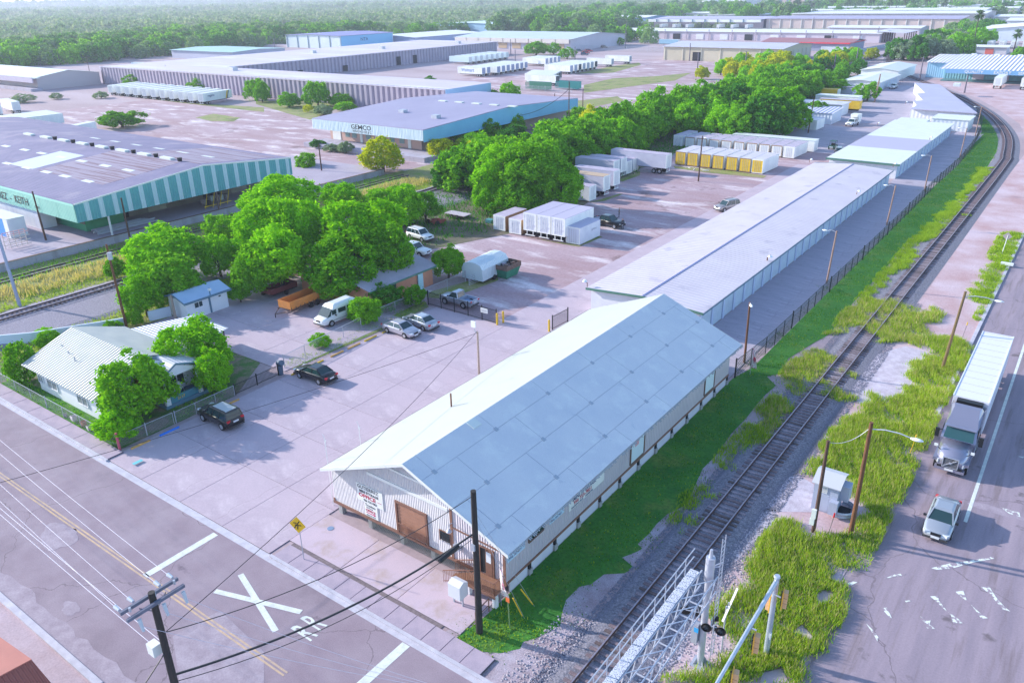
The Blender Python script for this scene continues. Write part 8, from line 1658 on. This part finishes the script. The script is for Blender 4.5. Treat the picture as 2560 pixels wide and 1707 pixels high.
chain_fence('chain link fence on the grass strip between drive and car park', [(-62.9,45.2),(-64.2,60),(-64.1,68.8),(-64.1,76.2)], 1.4, steel, meshm, every=3.1, cell=.2, wr=.008, pr_=.035)
chain_fence('far chain link fence before the green wagons', [(-192,262.5),(-165,263)], 2., steel, meshm, every=3, cell=.5, wr=.02)
chain_fence('chain link fence round the far trailer yard', [(-290,470),(-205,470)], 3., steel, meshm, every=5, cell=1., wr=.03)
picket_fence('black iron fence between the porch and the car park', [(-62.0,38.5),(-62.0,43.7)], 1.15)
picket_fence('black iron gate fence across the yard in front of the silver pickup', [(-62.6,67.1),(-51.8,66.8)], 1.75)
picket_fence('black iron gate standing open by the storage building', [(-45.45,68.9),(-45.3,71.9)], 1.7)
for x, y, lb in ((-51.55,66.6,'nearer yellow bollard at the end of the iron gate'),(-51.35,67.5,'farther yellow bollard at the end of the iron gate'),(-45.5,68.3,'yellow bollard at the open gate by the storage building')):
    t = thing('bollard', lb, 'bollard', (x,y,0)); MB().cyl((x,y,0),(x,y,1.4),.12,.12,12).build('post', yellow, t); MB().cyl((x,y,1.4),(x,y,1.47),.12,.05,12).build('cap', yellow, t)
t = thing('gate_notice', 'white notice board fixed to the iron gate', 'notice', (-53.4,66.7,1)); MB().box(-54.0,-53.0,66.68,66.72,1.05,1.6).build('board', white, t)
for k in range(4): MB().box(-53.92,-53.1,66.665,66.678,1.15+k*.1,1.19+k*.1).build('text_line', mat('grey_ink', (.25,.25,.32), .6), t)
far_wall = thing('palisade_fence', 'long pale panel fence beside the tracks at the rail curve', 'fence', (-124,495,0))
for i in range(18):
    a = Vector((-124.4+5*i/18,495+77*i/18,0)); b_ = Vector((-124.4+5*(i+1)/18,495+77*(i+1)/18,0)); MB().bar(a+Vector((0,0,1.1)),b_+Vector((0,0,1.1))-(b_-a)*.04,.1,2.2).build('panel', mat('pale_blue_panel', (.45,.52,.62), .7), far_wall)
# roof masts at the left eave
for i, (x, y, h, lb) in enumerate(((-40.5,31.6,5.8,'thin white antenna mast at the left eave, nearer the street'),(-40.5,34.9,5.3,'thin white antenna mast at the left eave, farther one'))):
    t = thing('antenna', lb, 'antenna', (x,y,0)); MB().cyl((x,y,0),(x-.05,y,h),.03,n=6).build('mast', white, t); MB().cyl((x-.05,y,h),(x-.2,y,h+.35),.02,n=6).build('element', white, t); MB().cyl((x-.05,y,h-.4),(x+.1,y,h-.1),.03,n=6).build('element', white, t)
# red roof corner and small things in the lower left
t = thing('house_roof', 'terracotta red metal roof corner at the lower left edge of the photo', 'building', (-40,2,0)); rr_ = mat('terracotta_metal_roof', (.50,.17,.13), .6, col2=(.44,.15,.12), scale=.8); 
q = [K(13,-300,990,3.6),K(13,0,1165,3.6),K(13,285,1365,3.6)]
MB().prism([(q[2].x,q[2].y,3.6),(q[1].x,q[1].y,3.6),(q[0].x,q[0].y,3.6),(q[0].x-2,q[0].y-9,3.6),(q[2].x-.5,q[2].y-4.5,3.6)], (0,0,.1)).build('roof', rr_, t)
e_ = K(13,460,1568,2.7); MB().prism([(q[2].x,q[2].y,3.55),(q[2].x-.5,q[2].y-5.5,3.55),(e_.x-.2,e_.y-4,2.6),(e_.x,e_.y,2.6)], (0,0,.08)).build('lower_roof', mat('ribbed_terracotta', (.42,.12,.09), .6, corr=(1,.22,.05)), t)
MB().box(q[2].x-8,q[2].x-.8,q[2].y-9,q[2].y-1,0,3.5).build('wall', pch, t)
t = thing('red_ball', 'red plastic tub lying by the shed wall', 'tub', (-86.7,46.3,0)); MB().cyl((-86.7,46.3,.05),(-86.7,46.3,.4),.35,.25,12).build('tub', red, t)
def rocks(label, c, x, y, n, r):
    p = K(c,x,y); 
    for i in range(n):
        t = thing('scrap_board', label, 'board', (p.x+rr.uniform(-r,r), p.y+rr.uniform(-r*.5,r*.5), .02), rr.random()*3, label); MB().cbox((t.location.x,t.location.y,.06),(rr.uniform(.5,1.5),.18,.05),0).build('plank', cleanw, t)
rocks('pale plank lying before the yellow containers', 3, 1650, 1510, 6, 2.5)
t = thing('small_tank', 'dark blue ridge vent box left at the far end roof', 'vent', (-44,316,3.4)); MB().box(-45,-43,315,318,3.2,4.2).build('box', cleanw, t)
